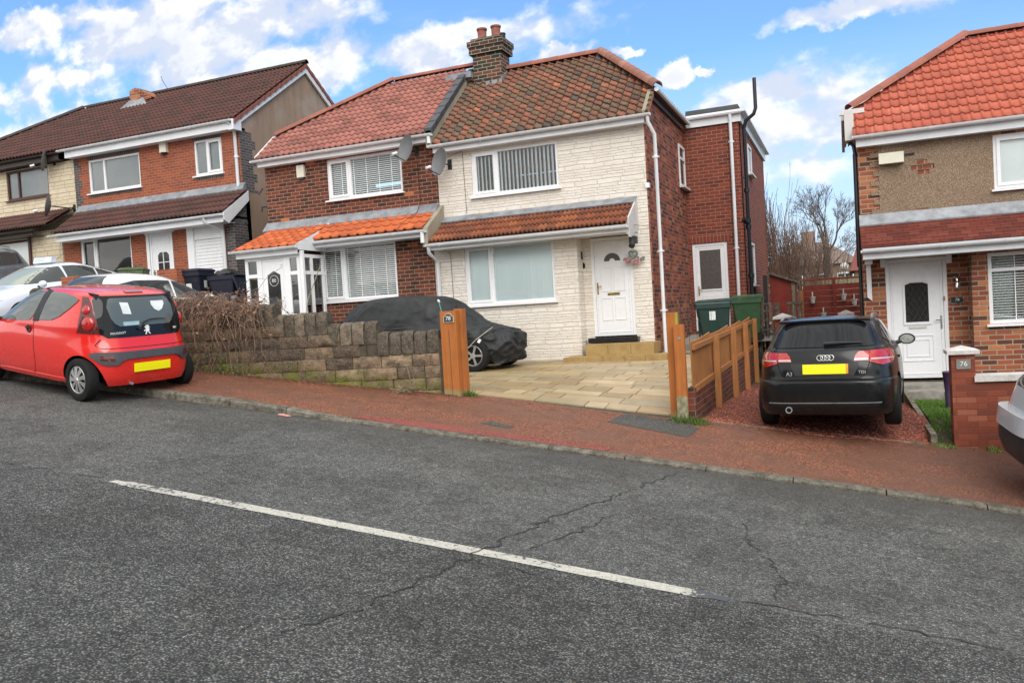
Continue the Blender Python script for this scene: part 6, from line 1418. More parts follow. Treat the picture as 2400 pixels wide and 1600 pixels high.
m = c.line('B', [(-.56, .98), (-.55, .84), (-.50, .70), (-.44, .655), (.44, .655), (.50, .70), (.55, .84), (.56, .98)], .008); c.line('B', [(-.8, .645), (.8, .645)], .008, mb=m); m.build('hatch_gap', 'under_black', t)
m = MB(); P = [(-.02, 1.06), (-.25, 1.065), (-.47, 1.06)]; m.tube([c.surf('B', u, z) + c.nrm('B', u, z) * .03 for u, z in P], [.022, .016, .008], 6); m.build('wiper', 'trim_black', t)
c.patch('B', [(-.62, .31), (.62, .31), (.66, .345), (-.66, .345)], .010, thick=.01, grid=.08).build('bumper_slot', 'under_black', t)
c.patch('B', [(-.66, .352), (.66, .352), (.67, .362), (-.67, .362)], .012, thick=.01, grid=.08).build('bumper_trim', 'alloy_dull', t)
m = MB(); m.lathe([(.03, -1.95), (.03, -2.085), (.042, -2.085), (.042, -1.95)], (0, .42, .27), 16, 'X', cap=False); m.build('exhaust', 'alloy_dull', t, smooth=40); m = MB(); m.lathe([(.001, -2.02), (.03, -2.02)], (0, .42, .27), 16, 'X', cap=False); m.build('exhaust_bore', 'under_black', t)
for ch_ in t.children:
    ch_.scale.y = .975
f = Vector((.068, .9977, -.02)); place(t, Vector((-.265, 11.5, -.09)) + f * 1.29, f, (-.9977, .068, 0))

# ---- the rest of the parked cars, mostly hidden
def simple_car(label, kf, paint_, center, f, l, arches, side_poly, glass_='auto_glass', crown=.035, r=.315, rear=True, front=True, mirrors=(.8, .95, 1.0), lamps=True, name='parked_car', wy=.78, ws=None):
    t = thing(name, label, 'car'); c = Car(kf, paint_, crown=crown); B = c.body([(x, r, r + .04) for x in arches], ns=96); B.parent = t
    for md, sg in (('L', 1), ('R', -1)):
        for pl in side_poly: c.patch(md, pl, .006).build('side_window', glass_, t, smooth=40)
        for x_ in arches: wheel(t, x_, sg * wy, r, .2, 'spokes', 7, rimr=.21)
        if mirrors: mirror(t, mirrors[0], sg * mirrors[1], mirrors[2], paint_, sg)
        a = (arches[0] + arches[1]) / 2; c.line(md, [(a, .3), (a, 1.0)], .01).build('door_gap', 'under_black', t)
        m = MB(); y_ = c.side(a + .2, .88, sg).y; m.box(a + .1, a + .28, y_ - .015, y_ + .015, .88, .905); m.build('door_handle', paint_, t, bevel=.004)
    zt = kf[-1][0]; w1 = kf[-1][3] - .06
    if front: c.patch('F', [(-.62, 1.02), (.62, 1.02), (w1, zt - .06), (-w1, zt - .06)], .006).build('windscreen', ws or glass_, t, smooth=40)
    if rear: c.patch('B', [(-.58, 1.05), (.58, 1.05), (w1 - .03, zt - .07), (-w1 + .03, zt - .07)], .006).build('rear_window', glass_, t, smooth=40)
    if lamps:
        for sg in (1, -1):
            c.patch('F', [(.5 * sg, .60), (.78 * sg, .62), (.80 * sg, .74), (.5 * sg, .70)], .008).build('headlight', 'chrome', t, smooth=40)
            c.patch('B', [(.55 * sg, .72), (.80 * sg, .72), (.78 * sg, .92), (.55 * sg, .90)], .008).build('rear_lamp', 'lamp_red', t, smooth=40)
    c.patch('F', [(-.35, .45), (.35, .45), (.38, .60), (-.38, .60)], .008).build('grille', 'trim_black', t, smooth=40)
    place(t, center, f, l); return t, c
sed = [(.2, -2.2, 2.1, .80, 4.5), (.35, -2.28, 2.25, .86, 4.5), (.55, -2.32, 2.30, .90, 4.5), (.72, -2.30, 2.2, .895, 4.2), (.84, -2.27, 1.95, .88, 4), (.93, -2.22, 1.55, .85, 3.8), (.99, -2.1, 1.25, .815, 3.6), (1.04, -1.95, 1.1, .785, 3.5), (1.18, -1.5, .80, .71, 3.4), (1.31, -1.05, .45, .64, 3.3), (1.39, -.75, .2, .585, 3.2), (1.425, -.6, .02, .52, 3)]
win = [[(.02, 1.02), (1.0, 1.01), (.78, 1.14), (.45, 1.29), (.22, 1.355), (.04, 1.365)], [(-.03, 1.02), (-.82, 1.03), (-.86, 1.26), (-.62, 1.33), (-.35, 1.365), (-.03, 1.37)], [(-.88, 1.035), (-1.28, 1.07), (-1.38, 1.10), (-1.1, 1.21), (-.91, 1.25)]]
tx, c = simple_car('white saloon taxi with a roof sign, nose towards the street before the orange house', sed, 'paint_white', (-17.75, 14.05, 2.03), (0, -1, -.10), (1, 0, -.03), (-1.38, 1.31), win, ws='auto_glass_pale', name='parked_taxi')
m = MB(); m.prism([(-.16, -.30, 1.465), (.0, -.30, 1.465), (-.03, -.27, 1.60), (-.13, -.27, 1.60)], (0, .60, 0)); sg_ = m.build('taxi_sign', 'taxi_sign', tx, bevel=.03, seg=3)
m = MB(); m.tube([(-.3, 0, 1.46), (-.75, 0, 1.75)], .005, 4); m.build('aerial', 'wire', tx)
hat = [(.2, -1.95, 1.95, .80, 4.5), (.4, -2.02, 2.08, .86, 4.5), (.6, -2.05, 2.10, .88, 4.5), (.76, -2.03, 1.95, .87, 4.2), (.87, -1.98, 1.75, .845, 4), (.94, -1.93, 1.6, .81, 3.8), (1.0, -1.88, 1.42, .78, 3.6), (1.16, -1.7, 1.02, .71, 3.6), (1.33, -1.5, .52, .64, 3.5), (1.42, -1.3, .2, .58, 3.2), (1.46, -1.1, -.05, .5, 3)]
winh = [[(.05, .99), (1.22, .98), (.95, 1.13), (.5, 1.29), (.25, 1.33), (.07, 1.34)], [(.0, .99), (-.95, 1.0), (-1.3, 1.08), (-1.38, 1.2), (-.9, 1.31), (-.3, 1.34), (.0, 1.34)]]
simple_car('white hatchback nosed in beside the orange brick house, its roof showing over the red car', hat, 'paint_white2', (-13.5, 12.9, 1.38), (0, 1, -.02), (-1, 0, .02), (-1.25, 1.28), winh)
suv = [(.3, -2.1, 2.1, .82, 4.5), (.5, -2.2, 2.2, .89, 4.8), (.8, -2.2, 2.2, .91, 4.8), (1.0, -2.17, 2.0, .90, 4.4), (1.1, -2.14, 1.6, .88, 4.2), (1.16, -2.1, 1.25, .85, 4), (1.35, -1.98, .85, .78, 4), (1.52, -1.85, .48, .72, 4), (1.60, -1.7, .25, .66, 3.6), (1.635, -1.5, 0, .58, 3.2)]
wins = [[(.05, 1.16), (1.1, 1.15), (.82, 1.32), (.42, 1.50), (.07, 1.55)], [(.0, 1.16), (-.95, 1.17), (-.95, 1.54), (.0, 1.555)], [(-1.0, 1.18), (-1.75, 1.2), (-1.65, 1.48), (-1.0, 1.54)]]
ts, c = simple_car('dark grey estate car with roof rails, just its roof end at the far left edge', suv, 'paint_grey', (-21.0, 13.7, 2.4), (0, -1, -.10), (1, 0, -.05), (-1.3, 1.3), wins, r=.34)
for sg in (1, -1):
    m = MB(); m.tube([(.3, sg * .64, 1.62), (.1, sg * .63, 1.68), (-1.2, sg * .63, 1.69), (-1.5, sg * .64, 1.64)], .016, 8); m.build('roof_rail', 'chrome', ts, smooth=40)
tv, c = simple_car('silver off-roader cut by the right edge, its rear bumper corner before the brick wall', suv, 'paint_silver', (3.67, 10.0, zr(3.6) + .10), (.985, .06, -.13), (-.06, .99, .03), (-1.3, 1.3), wins, r=.36)
c.patch('B', [(-.86, .62), (.86, .62), (.86, .80), (-.86, .80)], .10, thick=.13, grid=.08).build('bumper', 'paint_silver', tv, smooth=40)
c.patch('B', [(-.84, .36), (.84, .36), (.87, .61), (-.87, .61)], .07, thick=.09, grid=.08).build('lower_bumper', 'trim_black', tv, smooth=40)

# ---- car under a fitted cover
t = thing('covered_car', 'parked car wrapped in a dark grey fabric cover in front of the cream house', 'car')
kf = [(.12, -1.93, 1.86, .84, 3.6), (.3, -1.97, 1.93, .88, 3.6), (.5, -1.97, 1.95, .88, 3.5), (.66, -1.95, 1.90, .87, 3.4), (.76, -1.93, 1.75, .85, 3.3), (.83, -1.9, 1.5, .83, 3.3), (.92, -1.88, 1.22, .80, 3.3), (1.1, -1.8, .98, .75, 3.3), (1.3, -1.62, .72, .68, 3.2), (1.42, -1.42, .52, .62, 3), (1.48, -1.25, .32, .54, 3)]
c = Car(kf, 'cover_fabric', crown=.045, per=7); B = c.body([], ns=168, name='cover'); B.parent = t
for v in B.data.vertices:
    p = v.co; n = Vector((p.x * .3, p.y, 0)); n = n.normalized() if n.length > .01 else Vector((0, 0, 1))
    q = noise.noise(Vector((p.x * 2.2 + p.z * 1.3, p.y * 2, p.z * .9))); rdg = 1 - abs(noise.noise(Vector((p.x * 3.1 - p.z * 2.6, p.y * 1.6, p.z * 1.4 + 4)))) * 2.6; r2 = 1 - abs(noise.noise(Vector((p.x * 6 + p.z * 4, p.y * 4, p.z * 5)))) * 2.4
    front = max(0, min(1, (p.x - 1.0) / .5)); k_ = .5 + .5 * min(1, (1.5 - p.z))
    v.co += n * (.028 * q + .062 * max(0, rdg) ** 3 * k_ + (.020 + .055 * front) * max(0, r2) ** 2 * k_) - n * .03
    if p.z > 1.3: v.co.z += .012 * q
    hem = .12 + .05 * math.sin(p.x * 7) + (.40 * max(0, 1 - ((p.x - 1.33) / .36) ** 2) if p.y < 0 else 0)
    if v.co.z < hem: v.co.z = hem + (v.co.z - .12) * .15
    if p.z < .7 and abs(p.x - 1.0) < .25: v.co -= n * .035
for sg in (-1, 1):
    for x_ in (-1.25, 1.33): wheel(t, x_, sg * .77, .30, .19, 'spokes', 5, rimr=.2)
m = MB(); m.tube([(.62, -.70, 1.36), (.72, -.82, 1.18), (.80, -.90, .98)], .007, 5); m.build('tie_cord', 'rope_green', t)
m = MB(); m.tube([(.60, -.68, 1.38), (.64, -.72, 1.345)], .02, 8); m.tube([(1.50, -.84, .60), (1.47, -.87, .54)], .028, 8); m.build('cord_clip', 'upvc', t)
m = MB(); m.tube([(1.15, -.93, .34), (1.45, -.93, .60), (1.75, -.80, .82)], .006, 5); m.tube([(-.55, -.95, .72), (-.2, -.93, .70)], .006, 5); m.build('strap', 'cream_letters', t)
place(t, (-7.80, 14.62, .57), (1, 0, 0), (0, 1, 0))
# ------------------------------------------------------------ stone garden wall, block by block
sw = thing('stone_garden_wall', 'sooty rough stone wall with upright coping stones stepping down to the gatepost', 'wall', (-8, 10.5, .8))
def on_wall(x, yo=0):
    a, b = (x - .2, yb(x - .2)), (x + .2, yb(x + .2)); ang = math.atan2(b[1] - a[1], b[0] - a[0]); return Matrix.Translation((x, yb(x) + yo, 0)) @ Matrix.Rotation(ang, 4, 'Z')
secs = [(-6.55, -5.62, 0), (-7.32, -6.55, 1), (-8.22, -7.32, 2), (-9.35, -8.22, 3), (-10.5, -9.35, 4), (-11.7, -10.5, 5), (-13.0, -11.7, 6)]
m = MB(); rs = random.Random(3)
for k in range(-7, 8):
    z0 = 1.10 + .182 * (k - 1); z1 = z0 + .175; x = -13.0 + rs.random() * .2
    while x < -5.62:
        L = rs.uniform(.40, .56); x1 = min(x + L, -5.62); xm = (x + x1) / 2; step = [s_[2] for s_ in secs if s_[0] <= xm <= s_[1]]
        st_ = step[0] if step else 6
        if k <= st_ and z1 > zp(xm, yb(xm)) - .06 and x1 - x > .08: rough_block(m, x - xm + .0035, x1 - xm - .0035, -.0 + rs.uniform(-.012, .012), .24, z0, z1, amp=.028, M_=on_wall(xm))
        x = x1 if x1 < -5.63 else 9
m.build('courses', 'stone_block', sw, smooth=60, fix=True)
m = MB()
for x0, x1, st_ in secs:
    n = max(1, round((x1 - x0) / .172)); w = (x1 - x0) / n
    for i in range(n):
        xm = x0 + w * (i + .5); zb_ = 1.10 + .182 * st_; h = .345 + rs.uniform(-.012, .012); Mw = on_wall(xm, -.012 + rs.uniform(-.01, .01)); pr = []
        D = .27; a = w / 2 - .006
        for j in range(7): 
            t_ = j / 6; pr.append((D * t_, zb_ + h - .05 + .05 * math.sin(math.pi * t_) ** .6))
        grid = []
        for u in (-a, -a * .55, 0, a * .55, a):
            e = .012 if abs(u) > a * .8 else 0
            P = [(0 + e, zb_)] + [(e - .014 * math.sin(math.pi * q) * (e == 0) + .012 * noise.noise(Vector((xm * 7 + u * 20, q * 4, 2))), zb_ + (h - .05) * q) for q in (.33, .66)] + [(y_ + (e if j < 3 else -e), z_ - e + .006 * noise.noise(Vector((xm * 9 + u * 15, y_ * 20, 5)))) for j, (y_, z_) in enumerate(pr)] + [(D - e, zb_)]
            grid.append([m.v(Mw @ Vector((u, y_, z_))) for y_, z_ in P])
        for g0, g1 in zip(grid, grid[1:]):
            for j in range(len(g0)): m.b.faces.new([g0[j], g1[j], g1[(j + 1) % len(g0)], g0[(j + 1) % len(g0)]])
        m.b.faces.new(grid[0]); m.b.faces.new(grid[-1][::-1])
m.build('coping', 'coping_block', sw, smooth=50)
m = MB()
for i in range(38):
    xm = -12.9 + i * .196; st_ = [s_[2] for s_ in secs if s_[0] <= xm <= s_[1]] or [0]; m.box(-.11, .11, .012, .225, zp(xm, yb(xm)) - .15, 1.10 + .182 * st_[0] + .2, M_=on_wall(xm))
m.build('mortar', 'joint_dark', sw); adopt(sw)

# ------------------------------------------------------------ gate posts
def post(label, x0, x1, y0, y1, zb_, zt, edge=None, plank=True):
    t = thing('gate_post', label, 'post', ((x0 + x1) / 2, (y0 + y1) / 2, zb_), 'orange-stained gate posts')
    m = MB(); m.box(x0, x1, y0, y1, zb_ - .15, zt); o = m.build('post_body', 'post_orange', t, bevel=.012)
    if plank: m = MB(); c = x0 + (x1 - x0) * .52; m.box(c - .004, c + .004, y0 - .0012, y0 + .01, zb_, zt - .28); m.build('split', 'joint_dark', t)
    if edge: m = MB(); m.box(x1 - .001, x1 + .03, y0 + .01, y1 - .01, zb_ - .1, zt - .003); m.build('pale_batten', 'post_edge', t)
    adopt(t); return t
pa = post('wide orange gatepost at the wall end, bearing the arched number plaque 78', -5.57, -5.31, 10.80, 10.90, .47, 1.705)
m = MB(); cx, cz, y_ = -5.425, 1.60, 10.785; Z = Matrix.Identity(4)
out_ = [(-.085, -.065), (.085, -.065), (.085, .02), (.06, .03), (.045, .06), (0, .075), (-.045, .06), (-.06, .03), (-.085, .02)]
m.prism([(cx + a, y_, cz + b) for a, b in out_], (0, .014, 0)); inv = Matrix.Translation(pa.location).inverted()
pq = m.build('number_plaque', 'cream_letters', pa); pq.matrix_parent_inverse = inv; m = MB(); m.prism([(cx + a * .88, y_ - .002, cz + b * .88) for a, b in out_], (0, .006, 0)); q_ = m.build('plaque_face', 'slate_dark', pq); text('78', .085, 'white_letters', pq, facing(cx, y_ - .004, cz - .005))
post('narrow orange gatepost tight against the wide numbered one', -5.40, -5.26, 10.92, 11.04, .44, 1.73, plank=False)
post('tall orange gatepost with a yellowish edge on the right of the paved drive', -2.29, -2.17, 11.13, 11.24, .03, 1.495, edge=True, plank=False)
pd = post('shorter orange gatepost with a bare weathered foot at the fence end', -2.175, -2.04, 11.02, 11.12, .04, 1.33, plank=False)
m = MB(); m.lathe([(.001, -.006), (.02, -.005), (.024, 0)], (-2.11, 11.02, 1.14), 6, 'Y', cap=False); o = m.build('bolt', 'alloy_dull', pd); o.matrix_parent_inverse = Matrix.Translation(pd.location).inverted()
m = MB(); m.box(-2.178, -2.037, 11.016, 11.06, .02, .36); o = m.build('bare_foot', 'wood_pale', pd); o.matrix_parent_inverse = Matrix.Translation(pd.location).inverted()

# ------------------------------------------------------------ low brick wall and picket fence along the side
def brz(y): return .43 + (y - 11.1) * .018
def trz(y): return 1.0 + (y - 11.2) * .016
m = MB(); y = 11.16
m.prism([(-2.05, 11.16, -.5), (-2.05, 18.9, -.8), (-2.05, 18.9, brz(18.9) + .02), (-2.05, 11.16, brz(11.2) + .02)], (.10, 0, 0)); tag(m.build('low_brick_wall', 'brick_low'), 'dark old brick wall under the orange picket fence beside the chippings', 'wall')
pf_ = thing('picket_fence', 'orange picket fence with wavy tops stepping back from the gatepost to the bins', 'fence', (-2, 15, .4))
py = [11.22, 13.0, 15.1, 17.0, 18.8]
for y in py[1:]:
    m = MB(); m.box(-1.95, -1.86, y - .045, y + .045, zg76(-1.9, y) - .1, trz(y) + .07); m.build('fence_post', 'fence_orange', pf_, bevel=.006)
m1, m2, m3 = MB(), MB(), MB()
for a, b in zip(py, py[1:]):
    a2, b2 = a + .05, b - .05; e = a2
    for mm, fz, hh in ((m1, trz, .035), (m2, brz, .04)): mm.prism([(-1.985, a2, fz(a2) - hh), (-1.985, b2, fz(b2) - hh), (-1.985, b2, fz(b2) + hh), (-1.985, a2, fz(a2) + hh)], (.045, 0, 0))
    while e < b2 - .05:
        f_ = (e + .035 - a2) / (b2 - a2); top = trz(e) + .055 + .06 * f_ ** 1.5 + .02 * (1 - f_) ** 2; m3.prism([(-2.01, e, brz(e) - .06), (-2.01, e + .072, brz(e) - .06), (-2.01, e + .072, top + .008), (-2.01, e, top)], (.02, 0, 0)); e += .088
m1.build('top_rail', 'fence_orange', pf_, bevel=.004); m2.build('bottom_rail', 'fence_orange', pf_, bevel=.004); m3.build('pickets', 'fence_orange', pf_); adopt(pf_)
t = thing('wire_panel', 'thin black wire panel standing behind the right gateposts', 'fence panel', (-2.6, 16.2, .6))
m = MB()
for i in range(6): m.tube([(-3.0 + i * .13, 16.0 + i * .1, .6), (-3.0 + i * .13, 16.0 + i * .1, 1.52)], .005, 4)
for z in (.7, 1.25, 1.5): m.tube([(-3.0, 16.0, z), (-2.35, 16.5, z)], .005, 4)
m.build('wires', 'wire', t); adopt(t)
t = thing('trellis', 'weathered grey trellis leaning at the far end of the picket fence', 'trellis', (-1.9, 20.6, .4))
m = MB()
for u in (0, .12, .24): m.box(-1.92 + u, -1.885 + u, 20.55, 20.58, .35, 1.52 - u * .2)
for z in (.4, .62, .85, 1.08, 1.3, 1.47): m.box(-1.93, -1.64, 20.535, 20.55, z, z + .035)
m.box(-1.62, -1.5, 20.7, 20.73, .2, 1.5); m.build('laths', 'wood_grey', t); adopt(t)

# ------------------------------------------------------------ wheelie bins
def bin_(label, mat, lid, x, y, z, ang, open_=False, sticker=False, group=None, contents=False, h=1.0):
    t = thing('wheelie_bin', label, 'bin', (0, 0, 0), 'wheelie bins')
    m = MB(); n = 0
    def ring(w, d, zz, yo=0):
        return [m.v((a * w / 2, b * d / 2 + yo, zz)) for a, b in ((-1, -.92), (-.92, -1), (.92, -1), (1, -.92), (1, .92), (.92, 1), (-.92, 1), (-1, .92))]
    R_ = [ring(.44, .48, .03), ring(.47, .52, .3, -.01), ring(.54, .64, h - .13, -.03), ring(.55, .65, h - .125, -.03), ring(.60, .72, h - .12, -.04), ring(.60, .72, h - .02, -.04), ring(.55, .66, h - .02, -.04), ring(.5, .6, h - .3, -.04)]
    m.b.faces.new(R_[0][::-1]); m.b.faces.new(R_[-1])
    for a, b in zip(R_, R_[1:]):
        for j in range(8): m.b.faces.new([a[j], a[(j + 1) % 8], b[(j + 1) % 8], b[j]])
    for s_ in (-1, 1): m.box(s_ * .12 - .01, s_ * .12 + .01, -.335, -.30, .25, h - .16)
    m.build('bin_body', mat, t, bevel=.006)
    m = MB()
    L = [[(-.31, -.42, 0), (.31, -.42, 0), (.31, .33, 0), (-.31, .33, 0)], [(-.31, -.42, .03), (.31, -.42, .03), (.31, .33, .05), (-.31, .33, .05)], [(-.25, -.30, .075), (.25, -.30, .075), (.25, .27, .085), (-.25, .27, .085)]]
    Ml = Matrix.Translation((0, .33, h - .015)) @ Matrix.Rotation(R(-250) if open_ else 0, 4, 'X') @ Matrix.Translation((0, -.33, 0)) if open_ else Matrix.Translation((0, 0, h - .015))
    V_ = [[m.v(Ml @ Vector(p)) for p in r] for r in L]
    for a, b in zip(V_, V_[1:]):
        for j in range(4): m.b.faces.new([a[j], a[(j + 1) % 4], b[(j + 1) % 4], b[j]])
    m.b.faces.new(V_[0][::-1]); m.b.faces.new(V_[2]); m.build('lid', lid, t, bevel=.012, seg=2)
    m = MB(); m.tube([(-.24, .36, h - .03), (.24, .36, h - .03)], .018, 8); m.tube([(-.24, .36, h - .03), (-.24, .28, h - .05)], .016, 6); m.tube([(.24, .36, h - .03), (.24, .28, h - .05)], .016, 6); m.build('bar_handle', mat, t)
    for s_ in (-1, 1):
        m = MB(); m.lathe([(.03, -.025), (.10, -.025), (.10, .025), (.03, .025)], (s_ * .27, .22, .10), 16, 'X'); m.build('wheel', 'rubber', t)
    if sticker: m = MB(); m.prism([(-.08, -.327, .60), (.06, -.327, .62), (.045, -.335, .80), (-.095, -.335, .78)], (0, -.003, 0)); m.build('label_sticker', 'paper', t)
    if sticker: m = MB(); m.box(.274, .276, -.25, -.10, .62, .82) if False else m.box(.262, .268, -.12, .0, .64, .82); m.build('label_sticker', 'paper', t)
    if contents:
        m = MB(); bmesh.ops.create_icosphere(m.b, subdivisions=3, radius=.27)
        for v in m.b.verts: v.co = Vector((v.co.x * .95, v.co.y * 1.1 - .04, v.co.z * .62 + h - .02)) * (1) + v.co.normalized() * .05 * noise.noise(v.co * 9)
        m.build('rubbish_bag', 'bag_black', t, smooth=True)
    t.location = (x, y, z); t.rotation_euler = (0, 0, ang); return t
bin_('dark green wheelie bin with a white label, beside the orange picket fence', 'bin_green', 'bin_green', -2.52, 17.15, .60, R(-78), sticker=True)
b2 = bin_('lime green wheelie bin behind the dark green one by the black soil pipe', 'bin_lime', 'bin_lime', -2.12, 19.65, .66, R(-82))
bin_('dark blue wheelie bin with its lid flung open and black bags heaped in it', 'bin_blue', 'bin_blue', -14.05, 16.05, 1.98, R(-80), open_=True, contents=True, h=1.0)
bin_('dark blue wheelie bin with a small white sticker, wedged behind the brick pillar', 'bin_blue', 'bin_blue', -14.78, 15.8, 2.06, R(10), h=1.05, sticker=True)
gbn = bin_('mossy old green wheelie bin overflowing with clippings by the orange house', 'bin_old', 'bin_old', -16.5, 15.5, 2.18, R(35), h=1.08)
m = MB(); rs = random.Random(21)
for i in range(160):
    a = rs.random() * 6.3; r_ = rs.random() ** .5 * .3; p = Vector((r_ * math.cos(a), r_ * math.sin(a), 1.10 + rs.random() * .05)); q = rs.random() * 6; s_ = rs.uniform(.02, .05)
    m.face([p, p + Vector((s_ * math.cos(q), s_ * math.sin(q), rs.uniform(-.02, .05))), p + Vector((s_ * math.cos(q + 1), s_ * math.sin(q + 1), .01))])
m.build('garden_clippings', 'leaf_green', gbn, fix=False)

# ------------------------------------------------------------ brickwork on the upper drives
m = MB(); m.box(-15.45, -14.84, 15.2, 15.44, 1.7, 3.18); tag(m.build('brick_pillar', 'brick_orange', bevel=.005), 'plain orange brick pillar between the overflowing green bin and the blue bins', 'pillar')
m = MB(); m.box(-14.839, -13.35, 15.2, 15.4, 1.0, 2.31); lw = m.build('low_garden_wall', 'brick_orange'); tag(lw, 'low orange brick wall with dark upright capping bricks below the blue bins', 'wall')
m = MB(); m.box(-14.839, -13.33, 15.17, 15.43, 2.31, 2.44); m.build('capping', 'brick_grey_soldier', lw, bevel=.005)
m = MB(); m.box(-15.75, -15.25, 12.8, 13.1, 1.5, 2.98); m.prism([(-15.7, 13.1, 1.5), (-15.7, 15.2, 1.8), (-15.7, 15.2, 2.5), (-15.7, 13.1, 2.2)], (.12, 0, 0)); tag(m.build('brick_pier', 'brick_orange', bevel=.005), 'short orange brick pier showing between the two white cars', 'pillar')
t = thing('garden_gate', 'grey metal gate panel left of the white porch', 'gate', (-13.4, 15.3, 1.0)); m = MB(); m.box(-13.62, -13.56, 15.3, 15.34, .9, 2.35); m.prism([(-13.56, 15.3, 2.29), (-13.2, 15.3, 2.38), (-13.2, 15.3, 2.44), (-13.56, 15.3, 2.36)], (0, .04, 0)); m.build('gate_frame', 'lead', t); m = MB(); m.box(-13.56, -13.2, 15.31, 15.33, .9, 2.28); m.build('gate_panel', 'dish_grey', t); adopt(t)
m = MB(); m.tube([(-11.18, 15.0, 1.1), (-11.10, 15.2, 2.2), (-10.98, 15.6, 3.0)], .011, 5); tag(m.build('garden_cane', 'wood_pale'), 'thin bamboo cane leaning by the white porch', 'cane')

# ------------------------------------------------------------ brick pier and wall on the right
t = thing('gate_pier', 'red brick pier topped by a white cap with a grey 76 plate', 'pillar', (1.33, 11.8, -.4))
yp = 11.66; m = MB(); m.box(1.19, 1.455, yp, yp + .30, -.7, .76); m.build('pier', 'brick_garden', t, bevel=.004)
m = MB(); m.prism([(1.14, yp - .05, .76), (1.505, yp - .05, .76), (1.505, yp + .35, .76), (1.14, yp + .35, .76)], (0, 0, .05))
a, b, c_, d = [Vector(p) for p in ((1.14, yp - .05, .81), (1.505, yp - .05, .81), (1.505, yp + .35, .81), (1.14, yp + .35, .81))]; ap_ = Vector((1.322, yp + .15, .865)); vs = [m.v(p) for p in (a, b, c_, d, ap_)]
for i in range(4): m.b.faces.new([vs[i], vs[(i + 1) % 4], vs[4]])
m.build('pier_cap', 'white_stone', t, bevel=.006)
m = MB(); m.box(1.245, 1.405, yp - .012, yp, .575, .70); pl = m.build('number_plate', 'sign_grey', t, bevel=.002); text('76', .088, 'white_letters', pl, facing(1.326, yp - .015, .638)); adopt(t)
t = thing('boundary_wall', 'low red brick wall with a white coping right of the numbered pier', 'wall', (2.5, 11.9, -.5))
m = MB(); m.prism([(1.456, yp + .01, -.7), (5.5, yp + .55, -1.2), (5.5, yp + .55, .41), (1.456, yp + .01, .41)], (0, .24, 0)); m.build('brickwork', 'brick_garden', t); m = MB(); m.prism([(1.44, yp - .03, .41), (5.5, yp + .51, .41), (5.5, yp + .85, .41), (1.44, yp + .31, .41)], (0, 0, .075)); m.build('coping', 'white_stone', t, bevel=.008); adopt(t)
m = MB(); m.lathe([(.07, 0), (.10, .32), (.11, .33), (.09, .34), (.07, .2)], (1.40, 14.0, .0), 16); m.lathe([(.08, 0), (.06, -.35), (.1, -.36), (.1, -.4)], (1.40, 14.0, .02), 12); tag(m.build('planter', 'purple', smooth=40), 'tall purple planter half hidden behind the numbered brick pier', 'planter')

# ------------------------------------------------------------ back of the passage
def small_pier(x0, x1, label):
    t = thing('capped_pier', label, 'pillar', ((x0 + x1) / 2, 19.1, -.4), 'brick piers behind the black car'); m = MB(); m.box(x0 + .03, x1 - .03, 19.0, 19.3, -.7, 1.14); m.build('pier', 'brick_garden', t)
    m = MB(); cx = (x0 + x1) / 2; vs = [m.v(p) for p in ((x0 - .03, 18.92, 1.19), (x1 + .03, 18.92, 1.19), (x1 + .03, 19.38, 1.19), (x0 - .03, 19.38, 1.19), (cx, 19.15, 1.27))]
    for i in range(4): m.b.faces.new([vs[i], vs[(i + 1) % 4], vs[4]])
    m.box(x0 - .03, x1 + .03, 18.92, 19.38, 1.14, 1.19); m.build('pier_cap', 'white_stone', t); adopt(t)
small_pier(-1.50, -1.17, 'white-capped brick pier left of the black car, before the red shed'); small_pier(-.16, .11, 'white-capped brick pier peeping over the roof of the black car')
t = thing('timber_fence', 'tall dark red board fence with white pots hung on it behind the black car', 'fence', (-.3, 24, -.3))
m = MB(); z = -.3
while z < 1.86: m.box(-1.10, .75, 24.0, 24.03, z, z + .148); z += .158
m.build('boards', 'fence_red', t); m = MB(); m.box(-1.1, .75, 23.98, 24.02, 2.02, 2.07); m.build('top_rail', 'fence_red', t)
for x in (-1.14, -.30, .5):
    m = MB(); m.box(x - .04, x + .04, 23.95, 24.05, -.4, 2.08 if x > -1 else 1.78); m.build('fence_post', 'fence_red' if x > -1 else 'fence_orange', t)
adopt(t)
for i, (x, z, lb) in enumerate([(-.86, 1.50, 'white hanging pot at the left end of the dark red fence'), (-.60, 1.06, 'grey hanging pot with dry twigs, lowest on the dark red fence'), (-.07, 1.54, 'white hanging pot, highest on the right of the dark red fence'), (.19, 1.38, 'white hanging pot nearest the pebble-dashed house on the red fence')]):
    t = thing('hanging_pot', lb, 'plant pot', (x, 23.9, z), 'pots hung on the red fence'); m = MB(); m.lathe([(.05, -.09), (.075, .06), (.082, .065), (.082, .085), (.07, .085), (.06, -.05)], (x, 23.9, z), 16); m.build('pot', 'tin_pot', t, smooth=40); m = MB(); m.box(x - .015, x + .015, 23.97, 23.99, z + .05, z + .22); m.build('hook', 'tin_pot', t)
    if i == 1:
        m = MB(); rs = random.Random(4)
        for k in range(30): a = rs.random() * 6.3; m.tube([(x, 23.9, z + .05), (x + .13 * math.cos(a), 23.9 + .05 * math.sin(a), z + rs.uniform(-.02, .16))], .003, 3)
        m.build('dry_twigs', 'stem_dry', t)
    adopt(t)
t = thing('garden_shed', 'bright red timber shed side with a sloping grey edge', 'shed', (-1.4, 23, -.3))
